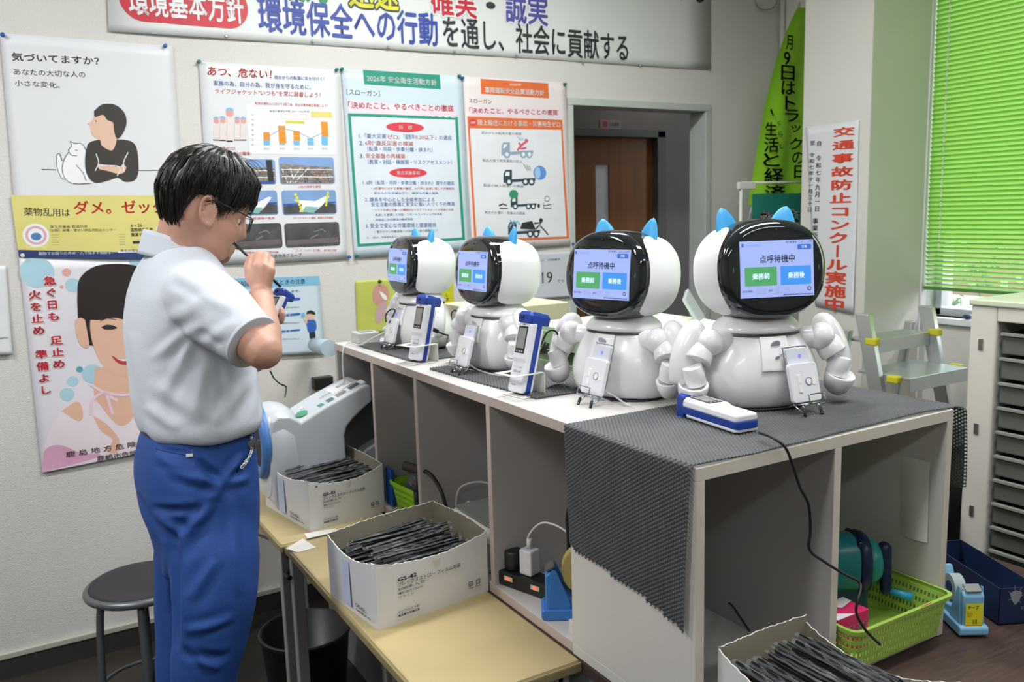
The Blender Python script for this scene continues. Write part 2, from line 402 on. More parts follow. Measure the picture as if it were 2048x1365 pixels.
# dark wooden desk under the shelves
t = thing('desk', 'dark wood-grain desk under the white shelves', 'desk', (1.3, .9, 0))
part(MB().box(.908, 2.05, .25, 3.1, TZ - .03, TZ - .004), 'desktop', wood, t, bevel=.003)
part(MB().box(.93, .95, .40, 3.0, 0, TZ - .03), 'side_panel', mat('desk_grey', '#8e8f92', .5), t)
part(MB().box(2.0, 2.03, .40, 3.0, 0, TZ - .03), 'side_panel', mat('desk_grey', '#8e8f92', .5), t)
part(MB().box(.93, 2.03, 1.2, 1.22, 0, TZ - .03), 'modesty_panel', mat('desk_grey', '#8e8f92', .5), t)
# long open shelf: compartments open towards -X
X0, X1, ZT = .912, 1.23, 1.172
ZB0, ZB1 = TZ - .002, TZ + .02
t = thing('shelf_unit', 'long low white shelf with open compartments, robots standing along its top', 'shelf', (1.07, 2.0, TZ))
def pieces(L):
    for nm, a, m in L: part(MB().box(*a), nm, m, t, bevel=.0012)
DIV = [1.335, 1.665, 2.065, 2.375, 2.69]
Y1 = 2.705
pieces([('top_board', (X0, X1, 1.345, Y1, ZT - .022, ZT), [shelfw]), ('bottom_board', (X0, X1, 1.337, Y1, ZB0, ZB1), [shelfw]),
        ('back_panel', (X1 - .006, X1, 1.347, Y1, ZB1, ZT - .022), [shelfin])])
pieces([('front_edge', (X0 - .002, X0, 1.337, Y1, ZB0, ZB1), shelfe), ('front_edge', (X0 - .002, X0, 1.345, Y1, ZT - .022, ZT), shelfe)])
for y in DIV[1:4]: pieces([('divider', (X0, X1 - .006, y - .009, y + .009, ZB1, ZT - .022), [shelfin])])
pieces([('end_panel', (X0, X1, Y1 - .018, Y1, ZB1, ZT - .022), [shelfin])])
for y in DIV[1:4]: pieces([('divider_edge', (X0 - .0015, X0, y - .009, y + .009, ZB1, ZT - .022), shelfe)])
# near shelf unit: compartments open towards the camera (-Y)
BX0, BX1, BY0, BY1 = .908, 1.585, .98, 1.335
t = thing('shelf_unit', 'white two-compartment shelf nearest the camera, draped with grey mesh mats', 'shelf', (1.25, 1.15, TZ))
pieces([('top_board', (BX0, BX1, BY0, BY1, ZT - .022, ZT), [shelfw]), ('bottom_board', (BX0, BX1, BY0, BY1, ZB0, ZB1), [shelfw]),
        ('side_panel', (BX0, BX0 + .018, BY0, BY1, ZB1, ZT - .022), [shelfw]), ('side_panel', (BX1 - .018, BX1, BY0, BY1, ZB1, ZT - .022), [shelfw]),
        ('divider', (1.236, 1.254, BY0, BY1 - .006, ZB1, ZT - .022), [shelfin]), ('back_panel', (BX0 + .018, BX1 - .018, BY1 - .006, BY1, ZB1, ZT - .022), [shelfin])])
pieces([('front_edge', (BX0, BX1, BY0 - .0015, BY0, ZT - .022, ZT), mat('edge_cream', '#d2cbbe', .5)), ('front_edge', (BX0, BX0 + .018, BY0 - .0015, BY0, ZB0, ZT - .022), mat('edge_cream', '#d2cbbe')),
        ('front_edge', (BX1 - .018, BX1, BY0 - .0015, BY0, ZB0, ZT - .022), mat('edge_cream', '#d2cbbe')), ('front_edge', (1.236, 1.254, BY0 - .0015, BY0, ZB1, ZT - .022), mat('edge_cream', '#d2cbbe'))])
# ------------------------------------------------------------------ robots
rw = mat('robot_white', '#e9e8ea', .28, var=.01, coat=.3)
rw2 = mat('robot_white_panel', '#ededee', .38, var=.01)
rblk = mat('visor_black', '#0c0d0f', .08, var=.1, coat=.5)
rface = mat('face_glass', '#1d2124', .06, var=.1, coat=.6)
rblue = mat('ear_blue', '#3aa0dc', .45, var=.03)
seam = mat('seam_grey', '#4b4f55', .5)
scr_bg = mat('screen_lit', '#9fb0ea', .3, var=0, emit=.46)
scr_dk = mat('screen_ink', '#3f4560', .3, var=0, emit=.3)
scr_gr = mat('screen_green', '#4f9a62', .3, var=0, emit=.55)
scr_bl = mat('screen_blue', '#3f86d6', .3, var=0, emit=.65)
scr_nv = mat('screen_navy', '#3f66b8', .3, var=0, emit=.6)
scr_wh = mat('screen_white', '#cfdcf8', .3, var=0, emit=.8)
scr_g2 = mat('screen_grey', '#93a0cf', .3, var=0, emit=.6)
led = mat('led_green', '#1d7a54', .3, var=0, emit=.5)
HA, HC, HZ = .113, .0975, .265
HP = spline([V(0, -.0800, 0), V(.5, -.0797, 0), V(.75, -.0785, 0), V(.86, -.0752, 0), V(.935, -.066, 0), V(.985, -.040, 0), V(1.0, -.004, 0), V(.985, .034, 0), V(.92, .062, 0), V(.76, .083, 0), V(.45, .094, 0), V(.02, .097, 0)], 6)
def pw(x, q): return math.copysign(abs(x) ** q, x)
HT = Matrix.Rotation(math.radians(-5), 3, 'X')
def hp(s, phi, k=1.0, dy=0):
    """point on the head: s in 0..1 from face centre to back, phi around"""
    s = max(0, min(.9999, s)) * (len(HP) - 1); i = int(s); q = s - i; p = HP[i].lerp(HP[i + 1], q)
    e = .86
    v = V(HA * p.x * k * pw(math.cos(phi), e), p.y * k + dy, HC * p.x * k * pw(math.sin(phi), e))
    return HT @ v + V(0, 0, HZ)
def head_patch(mb, s0, s1, ns, k, a0=0, a1=2 * PI, na=56, closed=True, mi=0):
    """s0, s1 may be functions of phi"""
    f0 = s0 if callable(s0) else (lambda a: s0); f1 = s1 if callable(s1) else (lambda a: s1)
    rings = []
    for j in range(ns + 1):
        rings.append([hp(f0(a) + (f1(a) - f0(a)) * j / ns, a, k) for a in [a0 + (a1 - a0) * i / na for i in range(na if closed else na + 1)]])
    return mb.loft(rings, mi, cap=False, close=closed)
def make_robot():
    r = thing('desk_robot', 'x', 'robot')
    # body
    prof = [(.0, .088, .072), (.004, .108, .088), (.015, .120, .097), (.04, .1285, .1035), (.07, .126, .102), (.10, .114, .094), (.125, .099, .084), (.142, .088, .075), (.152, .080, .069)]
    prof = [(z, rx, ry * .90) for z, rx, ry in prof]
    def body_y(x, z):
        for (z0, a0, b0), (z1, a1, b1) in zip(prof, prof[1:]):
            if z <= z1: t = (z - z0) / (z1 - z0); rx = a0 + (a1 - a0) * t; ry = b0 + (b1 - b0) * t; break
        return -ry * max(0, 1 - (abs(x) / rx) ** 2.17) ** .46
    def body_ring(z, rx, ry, n=48, k=1):
        return [V(rx * k * pw(math.cos(a), .92), ry * k * pw(math.sin(a), .92), z) for a in [2 * PI * i / n for i in range(n)]]
    b = part(MB().loft([body_ring(*p) for p in prof]), 'body', rw, r, sub=1)
    part(MB().loft([body_ring(z, rx, ry) for z, rx, ry in [(-.001, .095, .078), (.003, .106, .086)]]), 'base_ring', seam, r)
    # collar over the shoulders
    cl = [(.144, .084, .070), (.149, .088, .076), (.158, .085, .074), (.169, .074, .066), (.178, .058, .053), (.181, .046, .043)]
    part(MB().loft([body_ring(*p) for p in cl]), 'collar', rw, r, sub=1)
    part(MB().loft([body_ring(.1425, .086, .072), body_ring(.1442, .086, .072)]), 'seam', seam, r)
    part(MB().lathe([(.040, .172), (.036, .180), (.034, .195)], 28), 'neck', mat('neck_grey', '#c9cbd3', .4), r)
    # chest plate with lens
    def cp(u, v):
        x = (u - .5) * (.062 - .008 * v); z = .078 + .064 * v
        return V(x, body_y(x, z) - .0022, z)
    m = MB(); m.grid(cp, 8, 10); part(m, 'chest_plate', rw2, r, solid=.003, bevel=.001)
    for z, rr in ((.128, .0085), (.104, .004)):
        part(MB().lathe([(rr * 1.15, 0), (rr * 1.15, .0012), (rr, .0016)], 20, (0, body_y(0, z) - .0052, z), Matrix.Rotation(math.radians(118), 3, 'X')), 'chest_lens', mat('lens_light', '#c6c8d2', .2), r)
    # arms
    for s in (-1, 1):
        sh = part(MB().tube([(s * .052, -.022, .128), (s * .108, -.034, .131)], .0225, 24), 'shoulder', rw, r, bevel=.002)
        part(MB().tube([(s * .058, -.0235, .1282), (s * .0605, -.0242, .1282)], .0240, 24), 'socket_ring', seam, sh)
        part(MB().ball((s * .118, -.040, .132), .0275, .027, .0275, n=28, m=16), 'shoulder_cap', rw, sh)
        pth = spline([V(s * .118, -.020, .158), V(s * .132, -.018, .150), V(s * .150, -.020, .122), V(s * .166, -.024, .088), V(s * .175, -.028, .058), V(s * .178, -.029, .048)], 5)
        rad = [.008, .015, .020, .0235, .0265, .0282, .0292, .0298, .030, .030, .0298, .0292, .0285, .0275, .0265, .0252, .024, .0228, .0215, .020, .0185, .017, .015, .012, .008, .003]
        uo = part(MB().tube(pth, rad[:len(pth)], 24), 'upper_arm', rw, r)
        ax = (V(s * .152, -.052, .088) - V(s * .132, -.038, .122)).normalized(); Rq = ax.to_track_quat('Z', 'Y').to_matrix()
        part(MB().lathe([(.018, -.012), (.024, -.004), (.0262, .008), (.0268, .024), (.0262, .0255), (.020, .0255)], 28, (s * .133, -.038, .118), Rq), 'arm_cuff', rw, uo)
        part(MB().tube([(s * .1175, -.0365, .131), (s * .1195, -.0369, .1311)], .0279, 32), 'joint_line', seam, uo)
        part(MB().lathe([(.0195, -.022), (.0208, 0), (.0195, .018)], 24, (s * .152, -.050, .074), Euler((.1, .3 * s, 0)).to_matrix()), 'forearm', rw2, r, bevel=.002)
        part(MB().lathe([(.002, -.032), (.014, -.030), (.023, -.022), (.0285, -.006), (.0295, .010), (.0275, .013), (.022, .006), (.012, .002), (.001, .001)], 28, (s * .154, -.050, .046), Euler((.35, .1 * s, 0)).to_matrix()), 'hand', rw, r)
    # head
    hs = part(head_patch(MB(), .30, 1.0, 26, 1.0), 'head_shell', rw, r)
    def vis_end(a):
        sn = math.sin(a); t = abs(sn) ** 1.5
        return .43 + (.18 if sn > 0 else .13) * t
    part(head_patch(MB(), 0, vis_end, 24, 1.008), 'visor', rblk, r, solid=.0012)
    fp = part(head_patch(MB(), 0, .365, 16, 1.016), 'face_glass', rface, r)
    part(head_patch(MB(), .365, .372, 1, 1.0175), 'rim', mat('rim_grey', '#5a5e63', .15, metal=.6), fp)
    for c0 in (0, PI):
        def sp(u, v):
            X = 2 * u - 1; Y = 2 * v - 1
            # square to rounded square
            rr = max(abs(X), abs(Y)); ln = (abs(X) ** 5 + abs(Y) ** 5) ** .2 or 1
            X, Y = X * rr / ln, Y * rr / ln
            ds = .392 + .05 * Y ** 4
            return hp(ds + (.86 - ds) * (X + 1) / 2, c0 + math.radians(60) * Y, 1.024 if rr < .98 else 1.008)
        m = MB(); m.grid(sp, 18, 20); part(m, 'side_panel', rw2, r)
    # ears
    for s in (-1, 1):
        base = HT @ V(s * .056, .004, HC * .90) + V(0, 0, HZ)
        tip = base + V(s * .014, .004, .036); rings = []
        for j in range(13):
            t = j / 12; c = base.lerp(tip, t) - V(0, 0, .014) * (1 - t); k = max(0, 1 - t ** 1.55) ** .62 + .02
            rings.append([c + Euler((0, s * .28, -s * .35)).to_matrix() @ V(.0275 * k * math.cos(a), .0125 * k * math.sin(a), 0) for a in [2 * PI * i / 24 for i in range(24)]])
        part(MB().loft(rings), 'ear', rblue, r)
    # screen
    R0 = HT
    sc = Sheet(HT @ V(-.0745, -.0824, -.053) + V(0, 0, HZ), HT @ V(1, 0, 0), HT @ V(0, 0, 1), HT @ V(0, -1, 0))
    SW, SH = .149, .106
    so = part(MB().add([sc.P(0, 0, 0), sc.P(SW, 0, 0), sc.P(SW, SH, 0), sc.P(0, SH, 0), sc.P(0, 0, -.003), sc.P(SW, 0, -.003), sc.P(SW, SH, -.003), sc.P(0, SH, -.003)], [(0, 1, 2, 3), (4, 7, 6, 5), (0, 4, 5, 1), (1, 5, 6, 2), (2, 6, 7, 3), (3, 7, 4, 0)]), 'screen', scr_bg, r)
    q = .0003
    def B(n, x0, y0, x1, y1, m, h, r=0): sc.rect(x0 * SW, y0 * SH, x1 * SW, y1 * SH, m, h, key='button#%d' % n, r=r)
    def X(t, x0, y0, x1, y1, m, b=0, h=q): sc.text(t, x0 * SW, y0 * SH, x1 * SW, y1 * SH, m, b, h=h)
    B(1, .055, .21, .49, .54, scr_gr, q, .002); B(2, .54, .21, .96, .54, scr_bl, q, .002); B(3, .78, .83, .97, .92, scr_nv, q, .002)
    B(4, .20, .07, .34, .17, scr_g2, q, .003); B(5, .46, .07, .66, .17, scr_g2, q, .003); B(6, .52, .085, .60, .155, scr_bg, q * 1.5)
    sc.ell(.93 * SW, .13 * SH, .0040, .0040, scr_dk, q, key='icon#1'); sc.ell(.93 * SW, .13 * SH, .0025, .0025, scr_bg, q + .0002, key='icon#2')
    B(7, .02, .90, .05, .96, scr_nv, q)
    X('点呼待機中', .26, .61, .74, .75, scr_dk, .012)
    X('乗務前', .155, .32, .39, .43, scr_wh, .015, q * 2); X('乗務後', .64, .32, .87, .43, scr_wh, .015, q * 2)
    X('日報', .84, .85, .91, .90, scr_wh, 0, q * 2)
    X('前庁管理者：ロボット点呼', .62, .945, .985, .985, scr_dk); X('点呼支援機器', .07, .91, .28, .95, scr_g2, .01)
    X('前庁運転', .02, .10, .16, .14, scr_dk); X('酒気', .37, .10, .43, .14, scr_dk)
    X('最終接続確認時刻 2026', .57, .02, .98, .05, scr_dk, .01)
    sc.build(so)
    part(MB().lathe([(.0022, 0), (.0022, .0008)], 12, HT @ V(0, -.0812, .074) + V(0, 0, HZ), HT @ Matrix.Rotation(math.radians(90), 3, 'X')), 'camera_lens', mat('lens_dark', '#3c3a40', .1), r)
    for s in (-1, 1):
        P0 = [HT @ V(s * .0870, -.0790 + .0012 * abs(t), t * .024) + V(0, 0, HZ) for t in (-1, -.5, 0, .5, 1)]
        part(MB().tube(P0, [.0003, .0008, .0011, .0008, .0003], 6), 'light_strip', led, r)
    return r
def place(root, loc, rz=0, sc=1.0):
    root.matrix_world = Matrix.Translation(V(*loc)) @ Matrix.Rotation(rz, 4, 'Z') @ Matrix.Scale(sc, 4)
    MW[root.name] = root.matrix_world.copy()
def yaw(fx, fy): return math.atan2(fx, -fy)
rb = make_robot()
# positions and facing directions on the shelf tops
RP = [(1.314, 1.243, ZT + .007, 1.03, -27, 'white robot with blue cat ears nearest the camera, standing on the grey mesh mat'),
      (1.172, 1.498, ZT + .001, 1.0, 36, 'white robot with blue cat ears standing on the bare shelf top, second from the camera'),
      (1.111, 1.953, ZT + .005, .95, 57, 'white cat-eared robot between the two upright blue alcohol testers'),
      (1.106, 2.424, ZT + .005, .94, 66, 'white cat-eared robot farthest from the camera, before the yellow poster')]
ROB = []
for i, (x, y, z, s, an, lb) in enumerate(RP):
    o = rb if i == 0 else copy_tree(rb)
    o['label'] = lb; o['group'] = 'cat-eared robots along the shelves'
    d = V(-x, -y, 0).normalized(); a = math.radians(-an)     # turn towards the left of the picture
    f = V(d.x * math.cos(a) - d.y * math.sin(a), d.x * math.sin(a) + d.y * math.cos(a), 0)
    place(o, (x, y, z), yaw(f.x, f.y), s); ROB.append((o, f))
# ------------------------------------------------------------------ readers on wire stands, alcohol testers
chrome = mat('chrome_wire', '#c9ccd2', .12, metal=1)
rub = mat('rubber_black', '#1c1d20', .6)
rdw = mat('reader_white', '#e6e7ec', .35, var=.01)
rdw2 = mat('reader_white_raised', '#f3f1ec', .35, var=.01)
blue_led = mat('blue_glow', '#6f73ff', .4, emit=.7, var=0)
def make_reader():
    """local: front towards -Y, leaning back; x to the right"""
    r = thing('card_reader', 'x', 'card reader')
    T = Matrix.Rotation(math.radians(-15), 3, 'X')
    def L(x, y, z): return T @ V(x, y, z) + V(0, 0, .028)
    m = MB(); a = [L(x, 0, z) for x, z in rrect(-.040, .040, 0, .088, .008)]; b = [L(x, .011, z) for x, z in rrect(-.040, .040, 0, .088, .008)]
    m.loft([a, b], smooth=False); part(m, 'housing', rdw, r, bevel=.002)
    m = MB(); a = [L(x, .010, z) for x, z in rrect(-.031, .031, .07, .122, .003)]; b = [L(x, .016, z) for x, z in rrect(-.031, .031, .07, .122, .003)]
    m.loft([a, b], smooth=False); u = part(m, 'antenna_plate', mat('reader_frost', '#d5d8e2', .3, var=.01), r, bevel=.001)
    part(MB().lathe([(.004, 0), (.004, .0005)], 14, L(.004, .0095, .105), T @ Matrix.Rotation(math.radians(90), 3, 'X')), 'status_light', blue_led, u)
    part(MB().loft([[L(x, -.0022, z) for x, z in rrect(-.021, -.011, .022, .062, .002)], [L(x, .001, z) for x, z in rrect(-.021, -.011, .022, .062, .002)]], smooth=False), 'label_strip', rdw2, r, bevel=.0008)
    part(MB().tube([L(.010 + .0085 * math.cos(t), -.0012, .046 + .0085 * math.sin(t)) for t in [2 * PI * i / 24 for i in range(25)]], .0008, 6), 'button_ring', mat('ring_blue_grey', '#7f8ba3', .3), r)
    part(MB().lathe([(.0075, 0), (.0072, .0012)], 20, L(.010, 0, .046), T @ Matrix.Rotation(math.radians(90), 3, 'X')), 'button', rdw2, r)
    part(MB().loft([[L(x, -.001, z) for x, z in rrect(.019, .030, .037, .055, .003)], [L(x, .001, z) for x, z in rrect(.019, .030, .037, .055, .003)]], smooth=False), 'logo_plate', rdw2, r)
    sheet = Sheet(L(-.04, -.0026, 0), V(1, 0, 0), T @ V(0, 0, 1), T @ V(0, -1, 0))
    sheet.text('IC', .0215, .040, .0265, .045, mat('print_grey', '#8f93a0', .5)); sheet.build(r)
    return r
def make_stand():
    s = thing('wire_stand', 'x', 'stand')
    T = Matrix.Rotation(math.radians(-15), 3, 'X')
    def L(x, y, z): return T @ V(x, y, z) + V(0, 0, .028)
    # back hoop
    P = [V(-.022, -.020, .004), L(-.030, .014, .0), L(-.033, .018, .06), L(-.033, .018, .122), L(-.030, .018, .126), L(.030, .018, .126), L(.033, .018, .122), L(.033, .018, .06), L(.030, .014, 0), V(.022, -.020, .004)]
    part(MB().tube(spline(P, 5), .0015, 8), 'back_hoop', chrome, s)
    # front lip
    P = [L(-.030, .013, -.004), L(-.030, -.022, -.006), L(-.030, -.024, .014), L(-.028, -.024, .016), L(.012, -.024, .016), L(.014, -.024, .014), L(.014, -.022, -.006), L(.014, .012, -.004)]
    P = [p + V(.012, 0, 0) for p in P]
    part(MB().tube(spline(P, 4), .0015, 8), 'front_lip', chrome, s)
    part(MB().tube([L(-.036, .012, -.003), L(.036, .012, -.003)], .0015, 8), 'cross_bar', chrome, s)
    part(MB().tube([L(-.036, -.006, -.004), L(.036, -.006, -.004)], .0015, 8), 'cross_bar', chrome, s)
    for x in (-.022, .022):
        l = part(MB().tube([L(x, -.004, -.004), V(x * 1.05, -.012, .016)], .0016, 8), 'leg', chrome, s)
        part(MB().tube([V(x * 1.05, -.0115, .017), V(x * 1.12, -.018, .0)], .0034, 10), 'rubber_foot', rub, l)
        part(MB().tube([L(x, .012, -.003), V(x, .055, .004)], .0015, 8), 'rear_leg', chrome, s)
    return s
rd = make_reader(); st = make_stand()
# feet positions measured on the shelf tops: left foot, right foot
FT = [((1.262, 1.048), (1.305, 1.022), .0045, 'beside the nearest robot on the mesh mat', 0),
      (at(1139, 806, 2, ZT)[:2], at(1195, 822, 2, ZT)[:2], 0, 'in front of the second robot from the camera', 1),
      (at(894, 748, 2, ZT)[:2], at(921, 757, 2, ZT)[:2], 0, 'in front of the third robot from the camera', 2),
      (at(754, 699, 2, ZT)[:2], at(777, 706, 2, ZT)[:2], 0, 'in front of the farthest robot', 3)]
p4 = (at(1597, 838, 2, ZT + .005)[:2], at(1662, 828, 2, ZT + .005)[:2])
FT[0] = (p4[0], p4[1], .0055, FT[0][3], 0)
for i, (a, b, dz, lb, k) in enumerate(FT):
    a = V(a[0], a[1], 0); b = V(b[0], b[1], 0); d = (b - a).normalized(); c = (a + b) / 2
    f = V(d.y, -d.x, 0); rz = yaw(f.x, f.y)
    r_ = rd if i == 0 else copy_tree(rd); s_ = st if i == 0 else copy_tree(st)
    o = c - f * .018
    place(r_, (o.x, o.y, ZT + dz), rz, .87); place(s_, (o.x, o.y, ZT + dz), rz, .87)
    r_['label'] = 'white card reader with round button, ' + lb; s_['label'] = 'chrome wire stand holding a card reader ' + lb
    r_['group'] = 'card readers'; s_['group'] = 'wire stands under the card readers'

tw = mat('tester_white', '#e8e9ee', .3, var=.01); tb = mat('tester_blue', '#1c3f9e', .38, var=.04); lcd = mat('lcd_grey', '#8e9089', .2); lcdk = mat('lcd_dark', '#2a2b2f', .15)
pgrey = mat('print_grey', '#8f93a0', .5); pink = mat('print_ink', '#2e3036', .6)
def make_tester():
    """upright: Z along the body, front -Y; x width .045, depth .034, length .160"""
    t = thing('alcohol_tester', 'x', 'alcohol tester')
    w_, l_ = .0235, .150
    def slab(x, y0, y1, z0, z1, r, name, m, bv=.0015, k=1.0):
        a = [V(px * k, y0, pz) for px, pz in rrect(-x, x, z0, z1, r)]; b = [V(px, y1, pz) for px, pz in rrect(-x, x, z0, z1, r)]
        return part(MB().loft([a, b], smooth=False), name, m, t, bevel=bv)
    slab(w_, .003, .016, .002, l_, .008, 'grip_band', tb)
    slab(w_ + .0005, -.008, .004, .003, l_ - .002, .008, 'front_shell', tw, .003, .93)
    part(MB().loft([[V(x, -.012, z) for x, z in rrect(-.019, .019, .072, l_ - .008, .004)], [V(x, -.006, z) for x, z in rrect(-.0225, .0225, .060, l_ - .004, .006)]], smooth=False), 'screen_housing', tw, t, bevel=.001)
    slab(w_ + .0002, .015, .021, .003, l_ - .012, .008, 'back_shell', tw, .002)
    sc = part(MB().box(-.0145, .0145, -.0128, -.011, .082, .137), 'display_frame', lcdk, t, bevel=.0006)
    part(MB().box(-.0115, .0115, -.0132, -.0125, .092, .133), 'display', lcd, sc)
    for q in (-1, 0, 1): part(MB().box(q * .008 - .002, q * .008 + .002, -.0134, -.0125, .0845, .0875), 'key', mat('key_grey', '#b9bcc4', .3), sc)
    cp = part(MB().loft([[V(x, y, .144) for x, y in rrect(-.022, .022, -.014, .036, .006)], [V(x, y, .160) for x, y in rrect(-.022, .022, -.016, .038, .006)], [V(x, y, .168) for x, y in rrect(-.019, .017, -.012, .034, .006)]], smooth=False), 'mouthpiece_cap', tb, t, bevel=.002)
    part(MB().lathe([(.004, .0), (.004, .002)], 12, (-.006, -.0155, .155), Matrix.Rotation(math.radians(90), 3, 'X')), 'mouth_hole', rub, cp)
    part(MB().box(-.004, .004, -.0125, -.0115, .1395, .1415), 'sensor_slot', rub, t)
    sh = Sheet(V(-.0235, -.0086, 0), V(1, 0, 0), V(0, 0, 1), V(0, -1, 0))
    sh.text('blood', .012, .043, .034, .049, pgrey, h=.0002); sh.text('アルコール検知', .010, .052, .036, .056, pgrey, h=.0002); sh.text('alcohol', .013, .017, .026, .0195, mat('print_blue', '#2c4aa0', .5), .02, h=.0002)
    sh.build(t)
    return t
def rot_from(x, z):
    """matrix whose local x, z point along the given world directions"""
    z = V(*z).normalized(); x = V(*x); x = (x - z * x.dot(z)).normalized(); y = z.cross(x)
    return Matrix((x, y, z)).transposed()
def placeR(o, loc, R):
    o.matrix_world = Matrix.Translation(V(*loc)) @ R.to_4x4() @ Matrix.Scale(1.12, 4); MW[o.name] = o.matrix_world.copy()
te = make_tester()
# lying on the near mat: head end to the back left
zt = ZT + .0075
A = at(1366, 846, 2, zt); B = at(1497, 882, 2, zt)
dx = (A - B).normalized(); side = V(-dx.y, dx.x, 0)
c0 = at(1498, 866, 2, zt)
ax = (at(1362, 822, 2, zt) - c0).normalized(); xx = V(0, 0, 1).cross(ax) * -1
# front (-Y local) looks up: x = ax cross up
R = Matrix.Identity(3); zl = ax; yl = V(0, 0, -1); xl = yl.cross(zl); R = Matrix((xl, yl, zl)).transposed()
placeR(te, (c0.x, c0.y, zt + .024), R); te['label'] = 'blue and white alcohol tester lying flat on the grey mesh mat'; te['group'] = 'alcohol testers'
hold_m = mat('holder_white', '#e0dfd6', .4, var=.01)
def holder(c, rz, label):
    """bent white plate: foot, upright at the right, and arm with a notch"""
    h = thing('tester_holder', label, 'holder', c, rz, 'bent white tester holders')
    M = world_of(h)
    def W(p): return [M @ V(*q) for q in p]
    m = MB(); m.v = []; 
    def lb(x0, x1, y0, y1, z0, z1, name, hole=False):
        mb = MB().box(x0, x1, y0, y1, z0, z1); mb.v = [tuple(M @ V(*q)) for q in mb.v]; part(mb, name, hold_m, h, bevel=.001)
    lb(-.040, .040, -.032, .032, 0, .002, 'foot_plate'); lb(-.040, .040, .030, .032, .002, .052, 'upright_plate')
    lb(-.040, -.0255, -.040, .032, .050, .052, 'arm_side'); lb(.0255, .036, -.040, .032, .050, .052, 'arm_side'); lb(-.040, .036, -.052, -.040, .050, .052, 'arm_front')
    return h
def upright(foot_px, label, dx=0, rzoff=0, hl=None, sc=1):
    c = at(foot_px[0], foot_px[1], 2, ZT); d = V(-c.x, -c.y, 0).normalized()
    a = math.radians(-52 + rzoff); f = V(d.x * math.cos(a) - d.y * math.sin(a), d.x * math.sin(a) + d.y * math.cos(a), 0)
    h = holder((c.x, c.y, ZT + .0005), yaw(f.x, f.y), hl)
    t = copy_tree(te); x = V(-f.y, f.x, 0)
    top = V(0, 0, 1) * 1 - f * .27
    z = top.normalized(); y = (-f - z * (-f).dot(z)).normalized(); x = y.cross(z)
    R = Matrix((x, y, z)).transposed()
    b = c + f * .020 + V(0, 0, .005)
    placeR(t, b, R); t['label'] = label; t['group'] = 'alcohol testers'
    return t, h
T2 = upright((1047, 790), 'blue and white alcohol tester propped upright between the second and third robots', hl='white bent-plate holder under the nearer upright tester')
T1 = upright((842, 725), 'blue and white alcohol tester propped upright between the two farthest robots', hl='white bent-plate holder under the farther upright tester')
# ------------------------------------------------------------------ grey mesh mats
matm = mat('mesh_mat', '#57585a', .6, var=.08, vs=20)
def mesh_mat(name, label, fn, W, H_, cw, ch, shade=None, keep=None, th=.0011):
    """lattice of foam strands: staggered holes; fn(u, v) maps sheet metres to a point and normal"""
    nu = int(W / cw); nv = int(H_ / ch); vs = []; fs = []; idx = {}
    SUBX, SUBY = 4, 4
    def vid(i, j):
        k = (i, j)
        if k in idx: return idx[k]
        u = i * cw / SUBX; v = j * ch / SUBY
        row = v / ch; 
        bump = .0018 * math.sin(row * 2 * PI) + .0012 * math.cos((u / cw + (.5 if int(row) % 2 else 0)) * 2 * PI)
        p, n = fn(min(u, W), min(v, H_)); idx[k] = len(vs); vs.append(p + n * bump); return idx[k]
    for j in range(nv):
        for i in range(nu):
            off = 2 if j % 2 else 0
            if keep and not keep((i + .5) * cw, (j + .5) * ch): continue
            for b in range(SUBY):
                for a in range(SUBX):
                    if a in (1, 2) and b in (1, 2): continue
                    I = i * SUBX + a + off; J = j * SUBY + b
                    fs.append((vid(I, J), vid(I + 1, J), vid(I + 1, J + 1), vid(I, J + 1)))
    mb = MB(); mb.add(vs, fs, 0, True)
    o = solo(mb, name, matm, label, 'mat', 'grey non-slip mesh mats', fix=False)
    md = o.modifiers.new('solid', 'SOLIDIFY'); md.thickness = th; md.offset = 0
    return o
def mk_near(u, v):
    """u runs across the depth of the shelf (from -drape at the left to the right), v from front to back"""
    # sheet coordinate s along X: left drape, top, right drape
    zt = ZT + .0032; x0 = BX0 - .006; x1 = BX1 + .045
    LD = .300 + (-.085 * (v / .36)) * 1.0
    s = u - .385                                    # 0 at the left top edge
    y = BY0 + .002 + v
    y += .004 * math.sin(u * 9) if s > 0 else 0
    if s < 0:
        d = -s
        return V(x0 - .003 - .005 * math.sin(d * 9 + v * 5), y + .045 * d * (1 - v / .36), zt - d), V(-1, 0, 0)
    if s < x1 - x0:
        wv = .0035 * max(0, math.sin(s * 11 + 2.2)) * max(0, 1 - v * 9) + .0015 * math.sin(s * 23 + v * 9) * (1 if v < .05 else .3) 
        return V(x0 + s, y, zt + abs(wv) - .012 * max(0, (x0 + s - BX1) / .045) ** 2), V(0, 0, 1)
    d = s - (x1 - x0)
    return V(x1 + .012 * math.sin(min(d * 9, 1.6)) , y + .01 * d, zt - .012 - d * .98), V(1, 0, 0)
Wm = .385 + (BX1 + .045 - BX0 + .006) + .17
def keep_near(u, v):
    s = u - .385
    if s < 0: return -s < .282 - .042 * v / .36 - .006 * math.sin(v * 14)
    return True
mesh_mat('mesh_mat', 'grey perforated mesh mat draped over both ends of the nearest shelf', mk_near, Wm, .352, .0078, .0060, keep=keep_near)
def flat_mat(name, label, pts, z, cw=.008, ch=.007):
    """flat quadrilateral mat given by four floor points"""
    a, b, c, d = [V(p[0], p[1], z) for p in pts]; W = (b - a).length; H_ = (d - a).length
    def fn(u, v):
        p = a.lerp(b, u / W); q = d.lerp(c, u / W); r = p.lerp(q, v / H_); return r + V(0, 0, .0012 * math.sin(u * 40 + v * 17)), V(0, 0, 1)
    return mesh_mat(name, label, fn, W, H_, cw, ch)
